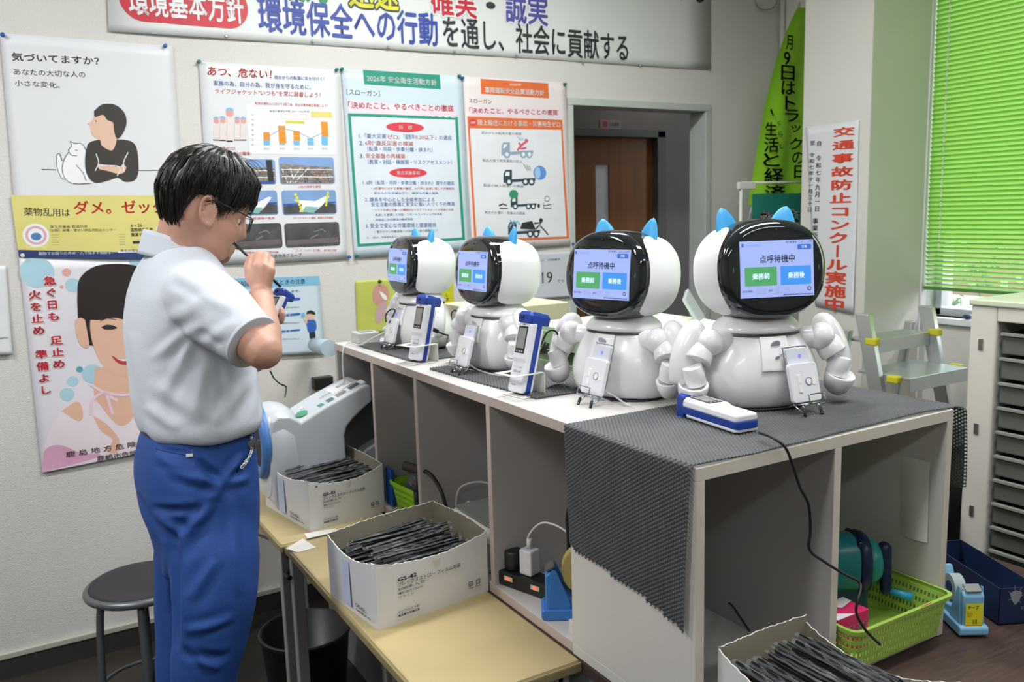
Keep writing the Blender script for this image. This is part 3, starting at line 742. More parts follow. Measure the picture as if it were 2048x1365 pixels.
flat_mat('mesh_mat', 'dark mesh mat under the third robot from the camera', [(.975, 1.56), (1.215, 1.56), (1.215, 2.11), (.945, 2.05)], ZT + .003)
flat_mat('mesh_mat', 'dark mesh mat under the farthest robot, against the wall end', [(.955, 2.18), (1.215, 2.18), (1.215, 2.60), (.945, 2.60)], ZT + .003)

# ------------------------------------------------------------------ cardboard boxes of straws
card = mat('box_card_white', '#d9d9da', .6, var=.015, vs=4, bump=.04, bs=40)
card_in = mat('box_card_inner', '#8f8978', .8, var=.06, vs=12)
ink = mat('print_black', '#2a2a2c', .6)
strawm = mat('straw_black', '#1d1e22', .35)
film = mat('clear_film', '#e9edf2', .12, trans=.0, alpha=.09, spec=.6, var=.0, bump=.5, bs=160)
film_e = mat('crimped_film', '#dfe3e8', .15, alpha=.42, spec=.9, var=.05, bump=.6, bs=200)
def straw_box(P0, P1, P2, hgt, label, ns, seedv, dips, near=False, ang=0, spread=.0):
    """P0 near-left base corner, P1 near-right base corner, P2 far-left base corner"""
    random.seed(seedv)
    P0 = V(*P0); P1 = V(*P1); P2 = V(*P2); U = (P1 - P0); L = U.length; U.normalize(); Wd = V(-U.y, U.x, 0)
    if (P2 - P0).dot(Wd) < 0: Wd = -Wd
    D = abs((P2 - P0).dot(Wd)); Z = V(0, 0, 1)
    t = thing('straw_box', label, 'box', P0 + U * L / 2 + Wd * D / 2, math.atan2(U.y, U.x), 'white boxes of black straws')
    def W(a, b, c): return P0 + U * a + Wd * b + Z * c
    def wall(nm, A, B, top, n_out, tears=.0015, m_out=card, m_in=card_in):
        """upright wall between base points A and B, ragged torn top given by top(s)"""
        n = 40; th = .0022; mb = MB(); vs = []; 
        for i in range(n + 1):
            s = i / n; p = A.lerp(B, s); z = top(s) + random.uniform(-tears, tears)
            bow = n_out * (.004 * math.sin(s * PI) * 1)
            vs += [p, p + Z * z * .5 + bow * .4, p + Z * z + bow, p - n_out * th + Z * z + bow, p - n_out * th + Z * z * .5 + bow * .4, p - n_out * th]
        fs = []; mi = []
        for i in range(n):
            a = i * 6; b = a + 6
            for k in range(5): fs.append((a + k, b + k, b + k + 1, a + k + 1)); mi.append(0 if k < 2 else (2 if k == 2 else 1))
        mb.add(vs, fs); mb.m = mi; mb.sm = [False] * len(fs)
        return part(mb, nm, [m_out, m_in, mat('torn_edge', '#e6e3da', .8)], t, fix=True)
    d0, d1, d2, d3 = dips
    wall('front_wall', W(0, 0, 0), W(L, 0, 0), lambda s: hgt - d0 * math.sin(s * PI) ** .7, -Wd)
    wall('side_wall', W(L, 0, 0), W(L, D, 0), lambda s: hgt + .012 * s - d1 * math.sin(s * PI), U)
    wall('back_wall', W(L, D, 0), W(0, D, 0), lambda s: hgt + .012 * (1 - s) + d2 * math.sin(s * PI * .9), Wd)
    wall('side_wall', W(0, D, 0), W(0, 0, 0), lambda s: hgt - d3 * math.sin(s * PI), -U)
    part(MB().prism([(0, 0), (L, 0), (L, D), (0, D)], P0 + Z * .0005, U, Wd, Z, .002), 'base', card, t)
    sh = Sheet(P0 - Wd * .0045, U, Z, -Wd)
    k = hgt / .16
    def tx(s, x0, y0, x1, y1, b=0): sh.text(s, x0 * L, y0 * hgt, x1 * L, y1 * hgt, ink, b)
    if True:
        tx('GS-42', .17, .645, .335, .705, .03); tx('フレックスストロー フィルム包装', .17, .565, .73, .635, .008); tx('500本入り', .17, .505, .40, .555, .01)
        tx('Φ6.0x210mm', .17, .445, .385, .485); tx('ブラック', .17, .385, .30, .425)
        tx('ポリプロピレン製', .16, .165, .345, .205, .01); tx('食品衛生法適合品', .16, .11, .345, .15, .03)
        for q, w_ in ((.80, 1), (.87, 2)):
            sh.frame(q * L, .20 * hgt, (q + .04) * L, .275 * hgt, .0014, ink, key='mark#%d' % w_); tx('紙' if w_ == 1 else 'プラ', q + .008, .215, q + .032, .255); tx('------', q - .003, .165, q + .045, .175)
    sh.build(t)
    sh = Sheet(W(0, D, 0) - U * .0045, -Wd, Z, -U)
    def t2(s, x0, y0, x1, y1, b=0): sh.text(s, x0 * D, y0 * hgt, x1 * D, y1 * hgt, ink, b)
    if near:
        t2('GS-42', .52, .50, .86, .58, .03); t2('フレックス', .48, .38, .9, .45); t2('500本入り', .48, .28, .85, .35)
    else:
        t2('500本入り', .60, .10, .90, .14, .02); t2('GS-42', .60, .16, .78, .22, .01)
        sh.rect(.36 * D, .1 * hgt, .5 * D, .8 * hgt, mat('print_pale_blue', '#c3cce8', .6), key='label_panel')
    sh.build(t)
    # tape remnants
    part(MB().add([W(L * .48, -.0048, hgt * .80), W(L * .55, -.0048, hgt * .81), W(L * .54, -.0048, hgt * .70), W(L * .49, -.0048, hgt * .69)], [(0, 1, 2, 3)]), 'tape_scrap', mat('clear_tape', '#d8d4c6', .2, alpha=.6), t)
    # straws
    proto = None; out = []
    lay = ns
    for i in range(lay):
        if proto is None:
            s = thing('straw', 'black film-wrapped straw in the pile', 'straw', (0, 0, 0)); 
            part(MB().tube([(-.105, 0, 0), (.045, 0, 0)], .0038, 8).tube([(.045, 0, 0)] + [(.045 + q * .002, 0, 0) for q in range(1, 10)], [.0038 + (.0006 if q % 2 else -.0001) for q in range(10)], 8).tube([(.063, 0, 0), (.105, 0, 0)], .0038, 8), 'straw_tube', strawm, s)
            fl = MB()
            fl.grid(lambda u, v: V(-.112 + .224 * u, (v - .5) * .013 * (1 if .04 < u < .96 else 1.0), .0035 * math.cos((v - .5) * PI) + .0006 * math.sin(u * 37 + v * 5)), 24, 4)
            part(fl, 'film_wrapper', film, s)
            proto = s; o = s
        else: o = copy_tree(proto)
        col_ = i % max(1, lay); f_ = (i + .5) / lay
        dep = (.012 + (D - .024) * f_)
        row = 0
        zz = hgt - .034 + .016 * math.sin(f_ * PI) + random.uniform(-.006, .004) + (.010 if i % 3 == 0 else 0)
        a = math.atan2(U.y, U.x) + math.radians(ang + random.uniform(-spread, spread))
        if near: pass
        c = W(L / 2 + random.uniform(-.012, .012), dep, zz)
        tl = math.radians(random.uniform(-3, 3))
        k = min(1, (L - .03) / .224)
        o.matrix_world = Matrix.Translation(c) @ Matrix.Rotation(a, 4, 'Z') @ Matrix.Rotation(tl, 4, 'Y') @ Matrix.Rotation(random.uniform(-.5, .5), 4, 'X'); MW[o.name] = o.matrix_world.copy()
        o['label'] = 'black film-wrapped straw in the ' + label.split(' box ')[0] + ' box'; o['group'] = 'straws in the ' + label.split(' box ')[0] + ' box'
        out.append(o)
    # fill below so that no gap shows
    fillm = MB()
    for q in range(26):
        f_ = (q + .5) / 26; fillm.tube([W(.016, .008 + (D - .016) * f_, hgt - .050 + .006 * math.sin(q * 2.3)), W(L - .016, .008 + (D - .016) * f_, hgt - .050 + .006 * math.cos(q * 1.7))], .0040, 6)
    o = solo(fillm, 'straw_pile', strawm, 'lower layer of black straws in the ' + label.split(' box ')[0] + ' box', 'straws', kind='stuff')
    return t
straw_box(at(757, 1262, 2, TZ), at(977, 1183, 2, TZ), at(695, 1180, 2, TZ), .150, 'nearer white straw box printed GS-42 on the cream table', 19, 3, (.020, -.004, .004, .020), ang=2, spread=4)
straw_box(at(622, 1065, 2, TZ), at(770, 1024, 2, TZ), at(560, 1005, 2, TZ), .150, 'farther white straw box beside the blood pressure monitor', 19, 5, (.024, -.004, .004, .020), ang=7, spread=5)

straw_box((.945, .966, TZ), (.945, .676, TZ), (1.155, .966, TZ), .165, 'nearest straw box at the bottom edge, on the dark desk', 16, 9, (.030, .0, -.045, .0), near=True, ang=0, spread=3)
# ------------------------------------------------------------------ blood pressure monitor
bpw = mat('monitor_white', '#c9ced4', .3, var=.01, coat=.2); bpg = mat('monitor_grey', '#5f6260', .5)
t = thing('blood_pressure_monitor', 'white arm-in blood pressure monitor with blue cuff ring on the cream table', 'monitor', (.78, 2.62, TZ))
prof = [(.640, .706), (.628, .74), (.628, .95), (.636, .985), (.655, .998), (.690, .996), (.712, .982), (.725, .972), (.80, 1.008), (.88, 1.040), (.935, 1.060), (.952, 1.058), (.956, 1.045), (.955, 1.005), (.925, .985), (.890, .958), (.868, .935), (.859, .91), (.859, .86), (.863, .706)]
part(MB().prism(prof, (0, 2.50, 0), (1, 0, 0), (0, 0, 1), (0, 1, 0), .182), 'body', bpw, t, bevel=.008, seg=3)
m = MB(); rings = []
for x, k in ((.625, .90), (.635, 1.0), (.67, 1.02), (.70, .97), (.72, .86)):
    rings.append([V(x, 2.61 + .118 * k * pw(math.cos(a), .7), .868 + .150 * k * pw(math.sin(a), .7)) for a in [2 * PI * i / 40 for i in range(40)]])
part(m.loft(rings), 'cuff_drum', bpw, t)
part(MB().tube([(.624, 2.61 + .095 * math.cos(a), .905 + .098 * math.sin(a)) for a in [2 * PI * i / 48 for i in range(49)]], .020, 12), 'cuff_ring', mat('ring_blue', '#4c7fc0', .4), t)
part(MB().lathe([(.082, 0), (.082, .010)], 36, (.618, 2.61, .905), Matrix.Rotation(PI / 2, 3, 'Y')), 'cuff_opening', rub, t)
part(MB().prism([(.862, .716), (.862, .905), (.875, .93), (.94, .985), (1.0, 1.0), (1.02, .86), (1.02, .716)], (0, 2.56, 0), (1, 0, 0), (0, 0, 1), (0, 1, 0), .10), 'elbow_recess', bpg, t)
part(MB().prism([(.864, .80), (.93, .85), (1.0, .88), (1.0, .78), (.864, .74)], (0, 2.51, 0), (1, 0, 0), (0, 0, 1), (0, 1, 0), .15), 'elbow_rest', bpw, t, bevel=.006)
part(MB().box(.645, .86, 2.505, 2.68, TZ + .0005, .708), 'foot', rub, t)
# console: displays on the sloping top, between (x .725,z .972) and (.935,1.060)
cs = Sheet((.735, 2.50, .9775), (.919, 0, .394), (0, 1, 0), (-.394, 0, .919))
part(MB().add([cs.P(.055, .015, .0015), cs.P(.225, .015, .0015), cs.P(.225, .060, .0015), cs.P(.055, .060, .0015), cs.P(.055, .015, -.004), cs.P(.225, .015, -.004), cs.P(.225, .060, -.004), cs.P(.055, .060, -.004)], [(0, 1, 2, 3), (4, 7, 6, 5), (0, 4, 5, 1), (1, 5, 6, 2), (2, 6, 7, 3), (3, 7, 4, 0)]), 'display_strip', mat('strip_pale', '#dfe0e0', .35), t)
for i, (x0, x1, cc) in enumerate(((.062, .080, '#4f8d80'), (.092, .116, '#5c7476'), (.126, .160, '#8d8685'), (.172, .208, '#4c5058'))):
    cs.rect(x0, .020, x1, .052, mat('monitor_display_%d' % i, cc, .2), .0025, key='display#%d' % i)
cs.rect(.05, .07, .20, .155, mat('label_white', '#e6e7e6', .5), .001, key='instruction_label')
cs.text('血圧計', .155, .10, .19, .125, pgrey, h=.002); cs.text('測定方法', .085, .09, .13, .11, pgrey, h=.002)
cs.ell(.012, .060, .018, .030, mat('start_green', '#3f9a6c', .3), .003, key='start_button'); cs.ell(.030, .110, .006, .010, mat('label_white', '#e6e7e6', .5), .003, key='stop_button')
cs.build(t)
part(MB().lathe([(.005, 0), (.004, .003)], 14, (.665, 2.499, .735), Matrix.Rotation(PI / 2, 3, 'X')), 'screw', steel, t)

# ------------------------------------------------------------------ baskets
def basket(name, label, cx, cy, w, d, h, z, m, rz=0, flare=.012, nh=(14, 4), group=None):
    t = thing(name, label, 'basket', (cx, cy, z), rz, group); M = world_of(t)
    def fl(k): return rrect(-w / 2 + flare * (1 - k), w / 2 - flare * (1 - k), -d / 2 + flare * (1 - k), d / 2 - flare * (1 - k), .018, 3)
    mb = MB(); n = len(fl(1)); rings = []
    zs = [0, .002, h * .14]
    def ring(zz, off=0): return [M @ V(x * (1 - off), y * (1 - off), zz) for x, y in fl(zz / h)]
    part(MB().loft([ring(.0), ring(.002)], smooth=False), 'base', m, t)
    # perforated walls
    per = fl(1); L = [0]
    for i in range(n): L.append(L[-1] + math.hypot(per[(i + 1) % n][0] - per[i][0], per[(i + 1) % n][1] - per[i][1]))
    tot = L[-1]
    def wallp(s, zz):
        s = s % tot
        q = fl(zz / h)
        for i in range(n):
            if s <= L[i + 1] + 1e-9:
                k = (s - L[i]) / max(1e-9, L[i + 1] - L[i]); a, b = q[i], q[(i + 1) % n]; return M @ V(a[0] + (b[0] - a[0]) * k, a[1] + (b[1] - a[1]) * k, zz)
    nc = int(tot / .0085); rows = nh[1] * 2 + 1; vs = [wallp(tot * i / (nc * 2), h * (.0 + .92 * j / (rows * 1))) for j in range(rows + 1) for i in range(nc * 2)]
    fs = [];
    for j in range(rows):
        for i in range(nc * 2):
            if j % 2 == 1 and i % 2 == 0: continue
            a = j * nc * 2 + i; b = j * nc * 2 + (i + 1) % (nc * 2); fs.append((a, b, b + nc * 2, a + nc * 2))
    part(MB().add(vs, fs), 'perforated_wall', m, t, solid=.0016, kind=None)
    rim = MB(); a = [M @ V(x, y, h * .90) for x, y in fl(.92)]; b = [M @ V(x * 1.03, y * 1.03, h * .90) for x, y in fl(1)]; c = [M @ V(x * 1.04, y * 1.04, h) for x, y in fl(1)]; d_ = [M @ V(x * 1.0, y * 1.0, h) for x, y in fl(1)]
    rim.loft([a, b, c, d_], cap=False, smooth=False); part(rim, 'rim', m, t, solid=.002, bevel=.0008)
    return t
lime = mat('lime_plastic', '#a6cb58', .4, var=.02); lime2 = mat('lime_bright', '#9be01f', .4, var=.02)
bk = basket('basket', 'lime green plastic basket sticking out of the near shelf, holding the pencil sharpener', 1.413, 1.105, .290, .315, .085, ZB1 + .001, lime)
part(MB().prism(rrect(-.018, .018, -.005, .005, .004), (1.470, .9435, ZB1 + .0825), (1, 0, 0), (0, 0, 1), (0, -1, 0), .0015), 'handle_slot', mat('handle_red', '#c8404c', .5), bk)
basket('basket', 'bright green plastic basket of brushes in the far shelf compartment', 1.045, 2.215, .23, .20, .085, ZB1 + .001, lime2, rz=.12)
# pencil sharpener
t = thing('pencil_sharpener', 'teal and navy hand-crank pencil sharpener standing in the lime basket', 'sharpener', (1.47, 1.09, ZB1 + .004))
teal = mat('teal_plastic', '#1f7f86', .35); navy = mat('navy_plastic', '#15234f', .35); cy = mat('cyan_handle', '#2f9fcd', .35)
zb = ZB1 + .004; sx = 1.455; sy = 1.10
m = MB().loft([[V(sx - .045 + .012 * k + .0 * 0, sy - .03 + y * 1.0 * w_, zb + z) for y, z in ()] for k, w_ in ()]) if False else None
def yz_ring(x, cy_, cz, ry, rz_, e=.75, n=28): return [V(x, cy_ + ry * pw(math.cos(a), e), cz + rz_ * pw(math.sin(a), e)) for a in [2 * PI * i / n for i in range(n)]]
# the crank faces the camera (-Y), so rings run along Y
def xz_ring(y, cx_, cz, rx, rz_, e=.75, n=28): return [V(cx_ + rx * pw(math.cos(a), e), y, cz + rz_ * pw(math.sin(a), e)) for a in [2 * PI * i / n for i in range(n)]]
QM = Matrix.Translation(V(1.440, 1.122, zb)) @ Matrix.Rotation(math.radians(-32), 4, 'Z') @ Matrix.Scale(1.13, 4)
def qpart(mb, nm, m, **k): mb.v = [tuple(QM @ V(*p)) for p in mb.v]; return part(mb, nm, m, t, **k)
qpart(MB().loft([yz_ring(x, 0, z, ry, rz_) for x, z, ry, rz_ in [(-.085, .100, .030, .030), (-.082, .100, .040, .042), (-.02, .103, .047, .053), (.02, .104, .046, .052), (.036, .104, .042, .048)]]), 'rear_housing', teal)
qpart(MB().loft([yz_ring(x, 0, z, ry, rz_) for x, z, ry, rz_ in [(.024, .104, .046, .053), (.034, .104, .048, .056), (.044, .104, .046, .053)]]), 'collar', navy)
qpart(MB().lathe([(.036, 0), (.041, .006), (.041, .016), (.034, .026), (.01, .029)], 32, (.042, 0, .104), Matrix.Rotation(PI / 2, 3, 'Y')), 'front_disc', mat('teal_light', '#2a9a98', .35))
qpart(MB().box(-.035, .045, -.032, .032, 0, .075), 'stand', mat('navy_clear', '#23395e', .25, alpha=.92), bevel=.008)
qpart(MB().prism([(-.01, .075), (.045, .075), (.045, .13), (.03, .155), (.022, .155)], (0, -.036, 0), (1, 0, 0), (0, 0, 1), (0, 1, 0), .072), 'yoke', navy, bevel=.006)
a = qpart(MB().capsule((.080, -.004, .128), .013, (.082, -.012, .052), .010, 16), 'crank_arm', navy)
mb_ = MB().tube([(.084, -.012, .050), (.108, -.022, .046), (.124, -.028, .043)], [.0055, .0075, .0075], 14); mb_.v = [tuple(QM @ V(*p)) for p in mb_.v]
part(mb_, 'crank_handle', cy, a)
# pink box
t = thing('pink_box', 'pink and white small carton in the lime basket left of the sharpener', 'carton', (1.34, 1.03, ZB1 + .004))
pk = mat('carton_pink', '#dd2a6c', .5); pw_ = mat('carton_white', '#ece6e6', .5)
part(MB().box(1.285, 1.375, 1.00, 1.06, zb, zb + .078), 'carton', pk, t, bevel=.0015)
sh = Sheet((1.285, .9995, zb), (1, 0, 0), (0, 0, 1), (0, -1, 0))
sh.text('アルモE7', .025, .040, .080, .058, pw_, .03, h=.0004, skew=.2); sh.text('業務用', .055, .010, .085, .019, pw_, .02, h=.0004); sh.build(t)
sh = Sheet((1.285, 1.00, zb + .0783), (1, 0, 0), (0, 1, 0), (0, 0, 1)); sh.poly([(0, 0), (.05, 0), (.0, .035)], pw_, .0004, key='printed_patch'); sh.poly([(.02, .06), (.09, .06), (.09, .04), (.05, .03)], pw_, .0004, key='printed_patch#2'); sh.build(t)
# light blue tape dispenser and navy box on the dark desk
def dispenser(name, label, c, rz, m, sc=1.0, tape=None, sticker=False, z=TZ, tr=1.0):
    t = thing(name, label, 'tape dispenser', (c[0], c[1], z), rz); M = world_of(t)
    P = [(-.062, 0), (-.062, .072), (-.054, .080), (-.040, .066), (-.020, .036), (.010, .030), (.034, .046), (.058, .082), (.066, .080), (.070, .006), (.066, 0)]
    P = [(x * sc, y * sc) for x, y in P]
    w_ = .034 * sc
    part(MB().prism([(x * .98, y) for x, y in P], M @ V(0, -w_ * .55, .001), M.to_3x3() @ V(1, 0, 0), V(0, 0, 1), M.to_3x3() @ V(0, 1, 0), w_ * 1.1), 'body', m, t, bevel=.004, seg=3)
    part(MB().prism(rrect(-.068 * sc, .072 * sc, 0, .018 * sc, .006 * sc), M @ V(0, -w_ * .75, .0005), M.to_3x3() @ V(1, 0, 0), V(0, 0, 1), M.to_3x3() @ V(0, 1, 0), w_ * 1.5), 'base', m, t, bevel=.003, seg=3)
    for s in (-1, 1):
        part(MB().prism([(-.058 * sc, .015 * sc), (-.050 * sc, .085 * sc), (-.043 * sc, .085 * sc), (-.020 * sc, .030 * sc), (-.02 * sc, .015 * sc)], M @ V(0, s * w_ * .60 - .001, .0), M.to_3x3() @ V(1, 0, 0), V(0, 0, 1), M.to_3x3() @ V(0, 1, 0), .002), 'cheek', m, t, bevel=.001)
    part(MB().prism([(-.060 * sc, .080 * sc), (-.046 * sc, .088 * sc), (-.044 * sc, .086 * sc), (-.060 * sc, .078 * sc)], M @ V(0, -w_ * .4, .002), M.to_3x3() @ V(1, 0, 0), V(0, 0, 1), M.to_3x3() @ V(0, 1, 0), w_ * .8), 'cutter', steel, t)
    if tape:
        Rr = M.to_3x3() @ Matrix.Rotation(PI / 2, 3, 'X')
        part(MB().lathe([(.020 * sc * tr, -.010 * sc), (.043 * sc * tr, -.010 * sc), (.043 * sc * tr, .010 * sc), (.020 * sc * tr, .010 * sc), (.020 * sc * tr, -.010 * sc)], 40, M @ V(.010 * sc, 0, (.036 + .043 * tr) * sc), Rr, cap=False, smooth=False), 'tape_roll', tape, t)
        part(MB().lathe([(.0195 * sc * tr, -.011 * sc), (.0195 * sc * tr, .011 * sc)], 24, M @ V(.010 * sc, 0, (.036 + .043 * tr) * sc), Rr), 'hub', mat('hub_navy', '#12386e', .4), t)
    if sticker:
        s_ = Sheet(M @ V(-.0625 * sc, w_ * .45, .010), M.to_3x3() @ V(0, -1, 0), V(0, 0, 1), M.to_3x3() @ V(-1, 0, 0))
        s_.rect(0, .0, w_ * .9, .060, mat('sticker_yellow', '#e2dc2b', .5), .0012, key='sticker'); s_.rect(.001, .004, w_ * .9 - .001, .014, mat('sticker_orange', '#e0a33a', .5), .0014, key='sticker_band')
        s_.text('テープ', .004, .047, .026, .056, mat('sticker_ink', '#2c3c2c', .5), .02, h=.0016); s_.text('カット', .004, .030, .014, .044, mat('sticker_red', '#d9763a', .5), .02, h=.0016); s_.text('注意', .014, .016, .024, .026, mat('sticker_ink', '#2c3c2c', .5), h=.0016)
        s_.build(t)
    return t
dispenser('tape_dispenser', 'light blue tape dispenser with yellow sticker on the dark desk', (1.664, 1.000), math.radians(58), mat('dispenser_light', '#7fb7d8', .45, var=.05), 1.15, mat('tape_clear', '#b9c7c6', .2, alpha=.8), True, TZ, .55)
dispenser('tape_dispenser', 'blue tape dispenser with cream tape roll in the near shelf compartment', (.998, 1.428), math.radians(-32), mat('dispenser_blue', '#3a7cc9', .4, var=.03), 1.30, mat('tape_cream', '#b8a868', .5), False, ZB1 + .0005)
t = thing('navy_box', 'open navy blue cardboard box with silver emblem behind the light blue dispenser', 'box', (1.80, 1.02, TZ))
nv = mat('card_navy', '#15274a', .5, var=.05); M = Matrix.Translation(V(1.714, .938, TZ)) @ Matrix.Rotation(math.radians(-25), 4, 'Z')
def bb(nm, *a):
    m = MB().box(*a); m.v = [tuple(M @ V(*p)) for p in m.v]; part(m, nm, nv, t)
bb('front_wall', 0, .085, 0, .002, .001, .078); bb('back_wall', 0, .085, .26, .262, .001, .078); bb('side_wall', 0, .002, 0, .262, .001, .078); bb('side_wall', .083, .085, 0, .262, .001, .078); bb('base', 0, .085, 0, .262, .0, .002)
sil = mat('silver_print', '#8d9298', .5); s_ = Sheet(M @ V(0, 0, .0), M.to_3x3() @ V(1, 0, 0), V(0, 0, 1), M.to_3x3() @ V(0, -1, 0))
s_.poly([(.026, .070), (.036, .073), (.046, .070), (.050, .066), (.044, .050), (.036, .040), (.028, .050), (.022, .066)], sil, .0006, key='emblem'); 
for a in range(7): s_.line([(.036, .056), (.036 + .019 * math.cos(a * .9), .062 + .022 * math.sin(a * .9))], .0012, sil, .0007, key='emblem_ray#%d' % a)
s_.text('SEIKA', .048, .030, .068, .037, sil, .01); s_.build(t)

# ------------------------------------------------------------------ the compartments with chargers and cables
z0 = ZB1 + .0005
def boxthing(name, label, cat, a, m, bevel=.003, group=None): return solo(MB().box(*a), name, m, label, cat, group, bevel=bevel)
t = thing('power_strip', 'black power strip with three red-lit switches in the near shelf compartment', 'power strip', (.985, 1.56, z0))
R = Matrix.Rotation(math.radians(-72), 3, 'Z'); Rs = R
pc = V(.985, 1.545, z0)
part(MB().obox(pc + V(0, 0, .018), .27, .052, .035, R), 'housing', mat('strip_black', '#19191b', .4), t, bevel=.004)
rl = mat('switch_glow', '#ff5a33', .4, emit=1.6, var=0); so = mat('switch_frame', '#c9b7a6', .5)
fn = R @ V(0, -1, 0)
for q in (-.095, -.015, .085):
    p = pc + R @ V(q, -.0262, .022)
    o = part(MB().obox(p, .026, .003, .011, R), 'switch', so, t, bevel=.001); part(MB().obox(p + fn * .0016, .010, .002, .005, R), 'switch_lamp', rl, o)
boxw = mat('charger_white', '#d5d3d6', .35)
def plug(name, label, q, m, w_, d_, h_, cyl=False):
    p = pc + R @ V(q, .004, .036)
    if cyl: return solo(MB().lathe([(w_ * .9, 0), (w_, .004), (w_, h_ - .004), (w_ * .85, h_)], 24, p), name, m, label, 'plug')
    return solo(MB().obox(p + V(0, 0, h_ / 2), w_, d_, h_, R), name, m, label, 'plug', bevel=.004)
plug('power_plug', 'round black adapter plugged into the far end of the power strip', -.105, black, .021, .03, .045, True)
plug('usb_charger', 'white square charger plugged into the middle of the power strip', -.055, boxw, .036, .034, .060)
plug('power_plug', 'grey-black plug on the near end of the power strip behind the tape roll', .060, mat('plug_grey', '#6e7478', .4), .028, .026, .050)
def cable(label, pts, r, m, group=None, n=8, name='cable'): return solo(MB().tube(spline(pts, n), r, 8), name, m, label, 'cable', group)
cw = mat('cable_white', '#d2d0cf', .45); cb = mat('cable_black', '#161618', .45); cg = mat('cable_grey', '#6d7073', .5)
pw1 = pc + R @ V(-.055, .004, .098)
cable('white cable arching out of the white charger in the near compartment', [pw1, pw1 + V(0, 0, .03), pw1 + V(.02, -.03, .065), pw1 + V(.04, -.09, .06), pw1 + V(.05, -.13, .02), pw1 + V(.04, -.15, -.04)], .0024, cw)
solo(MB().tube([pw1 + V(0, 0, -.002), pw1 + V(0, 0, .022)], .006, 10), 'usb_plug', cw, 'white connector standing on the white charger', 'plug')
pb = pc + R @ V(.060, .004, .087)
cable('thick black cable looping up behind the draped mat in the near compartment', [pb, pb + V(0, 0, .05), pb + V(.0, -.00, .12), pb + V(.01, -.03, .165), pb + V(.03, -.07, .15), pb + V(.05, -.10, .05), pb + V(.06, -.10, -.05)], .0048, cb)
cable('black cable lying over the power strip behind the blue dispenser', [pc + R @ V(.0, .01, .037), pc + R @ V(.02, -.02, .075), pc + R @ V(.05, -.02, .07), pc + R @ V(.09, -.03, .045), pc + R @ V(.12, -.045, .01)], .003, cb)
cable('black cable from the far adapter of the power strip', [pc + R @ V(-.118, .01, .060), pc + R @ V(-.14, .02, .062), pc + R @ V(-.16, .0, .04), pc + R @ V(-.165, -.01, .01)], .004, cb)
solo(MB().obox((1.01, 1.47, z0 + .016), .05, .04, .030, R), 'adapter_brick', black, 'small black adapter brick lying in front of the power strip', 'adapter', bevel=.004)
boxthing('router', 'small white device with green lamp at the end of the near compartment', 'router', (.925, .985, 1.349, 1.375, z0, z0 + .030), boxw)
# white printer-like device in the next compartment
t = thing('label_printer', 'white desktop device with a curved lid in the middle compartment', 'printer', (1.05, 1.83, z0))
m = MB().prism([(0, 0), (0, .060), (.02, .082), (.06, .094), (.20, .098), (.20, 0)], (.950, 1.70, z0), (1, 0, 0), (0, 0, 1), (0, 1, 0), .27); part(m, 'body', mat('device_white', '#cfcbca', .4), t, bevel=.004)
m = MB().prism([(0, .060), (.02, .082), (.06, .094), (.06, .098), (.016, .087), (-.004, .063)], (.949, 1.705, z0 + .001), (1, 0, 0), (0, 0, 1), (0, 1, 0), .26); part(m, 'lid', rdw2, t, bevel=.001)
part(MB().box(.958, 1.14, 1.72, 1.95, z0 + .098, z0 + .101), 'top_tray', mat('device_grey', '#9a9b98', .5), t)
solo(MB().obox((1.10, 1.80, z0 + .118), .05, .07, .030), 'clip_case', mat('case_grey', '#8b8d90', .3), 'grey case with black clips on top of the white device', 'case', bevel=.003)
# chargers and cables seen over the straw box
zz = z0
boxthing('usb_charger', 'small white charger standing left of the white device', 'plug', (.985, 1.015, 2.010, 2.036, z0, z0 + .050), boxw)
cable('white cable rising from the charger in the middle compartment', [(1.0, 2.023, z0 + .05), (1.0, 2.023, z0 + .085), (1.01, 2.01, z0 + .125), (1.06, 1.99, z0 + .135), (1.12, 1.96, z0 + .11)], .003, cw)
cable('white cable arching over the white device', [(1.13, 1.99, z0 + .055), (1.13, 1.99, z0 + .12), (1.12, 1.95, z0 + .155), (1.12, 1.90, z0 + .135), (1.12, 1.86, z0 + .104)], .003, cw)
cable('thick black cable arching out over the far straw box end', [(.945, 2.14, z0 + .01), (.93, 2.125, z0 + .09), (.925, 2.09, z0 + .155), (.925, 2.03, z0 + .175), (.93, 1.97, z0 + .14), (.94, 1.945, z0 + .06), (.95, 1.94, z0 + .005)], .0052, cb)
solo(MB().tube([(.93, 2.128, z0 + .03), (.926, 2.122, z0 + .10)], .0085, 12), 'cable_plug', black, 'black cable strain relief in front of the green basket', 'plug')
# brushes and pots in the far basket
scrub = mat('scrubber_grey', '#6f7173', .4, metal=.4, bump=.8, bs=120)
solo(MB().ball((.985, 2.245, z0 + .075), .038, .036, .036), 'steel_scrubber', scrub, 'round grey steel wool scrubber in the bright green basket', 'scrubber')
solo(MB().tube(spline([(.965, 2.29, z0 + .125), (.99, 2.25, z0 + .115), (1.03, 2.20, z0 + .085), (1.06, 2.16, z0 + .07)], 6), .014, 12), 'brush', mat('brush_brown', '#4a4038', .6), 'brown-handled brush lying across the bright green basket', 'brush')
solo(MB().ball((1.07, 2.19, z0 + .098), .050, .05, .026), 'felt_pad', mat('pad_dark', '#4b5250', .9, bump=.5, bs=80), 'dark grey mesh pad on top of the bright green basket', 'pad')
solo(MB().box(1.0, 1.06, 2.125, 2.18, z0 + .006, z0 + .085), 'paper_box', mat('kraft', '#9b8355', .7), 'small brown carton with red rim in the bright green basket', 'carton', bevel=.002)
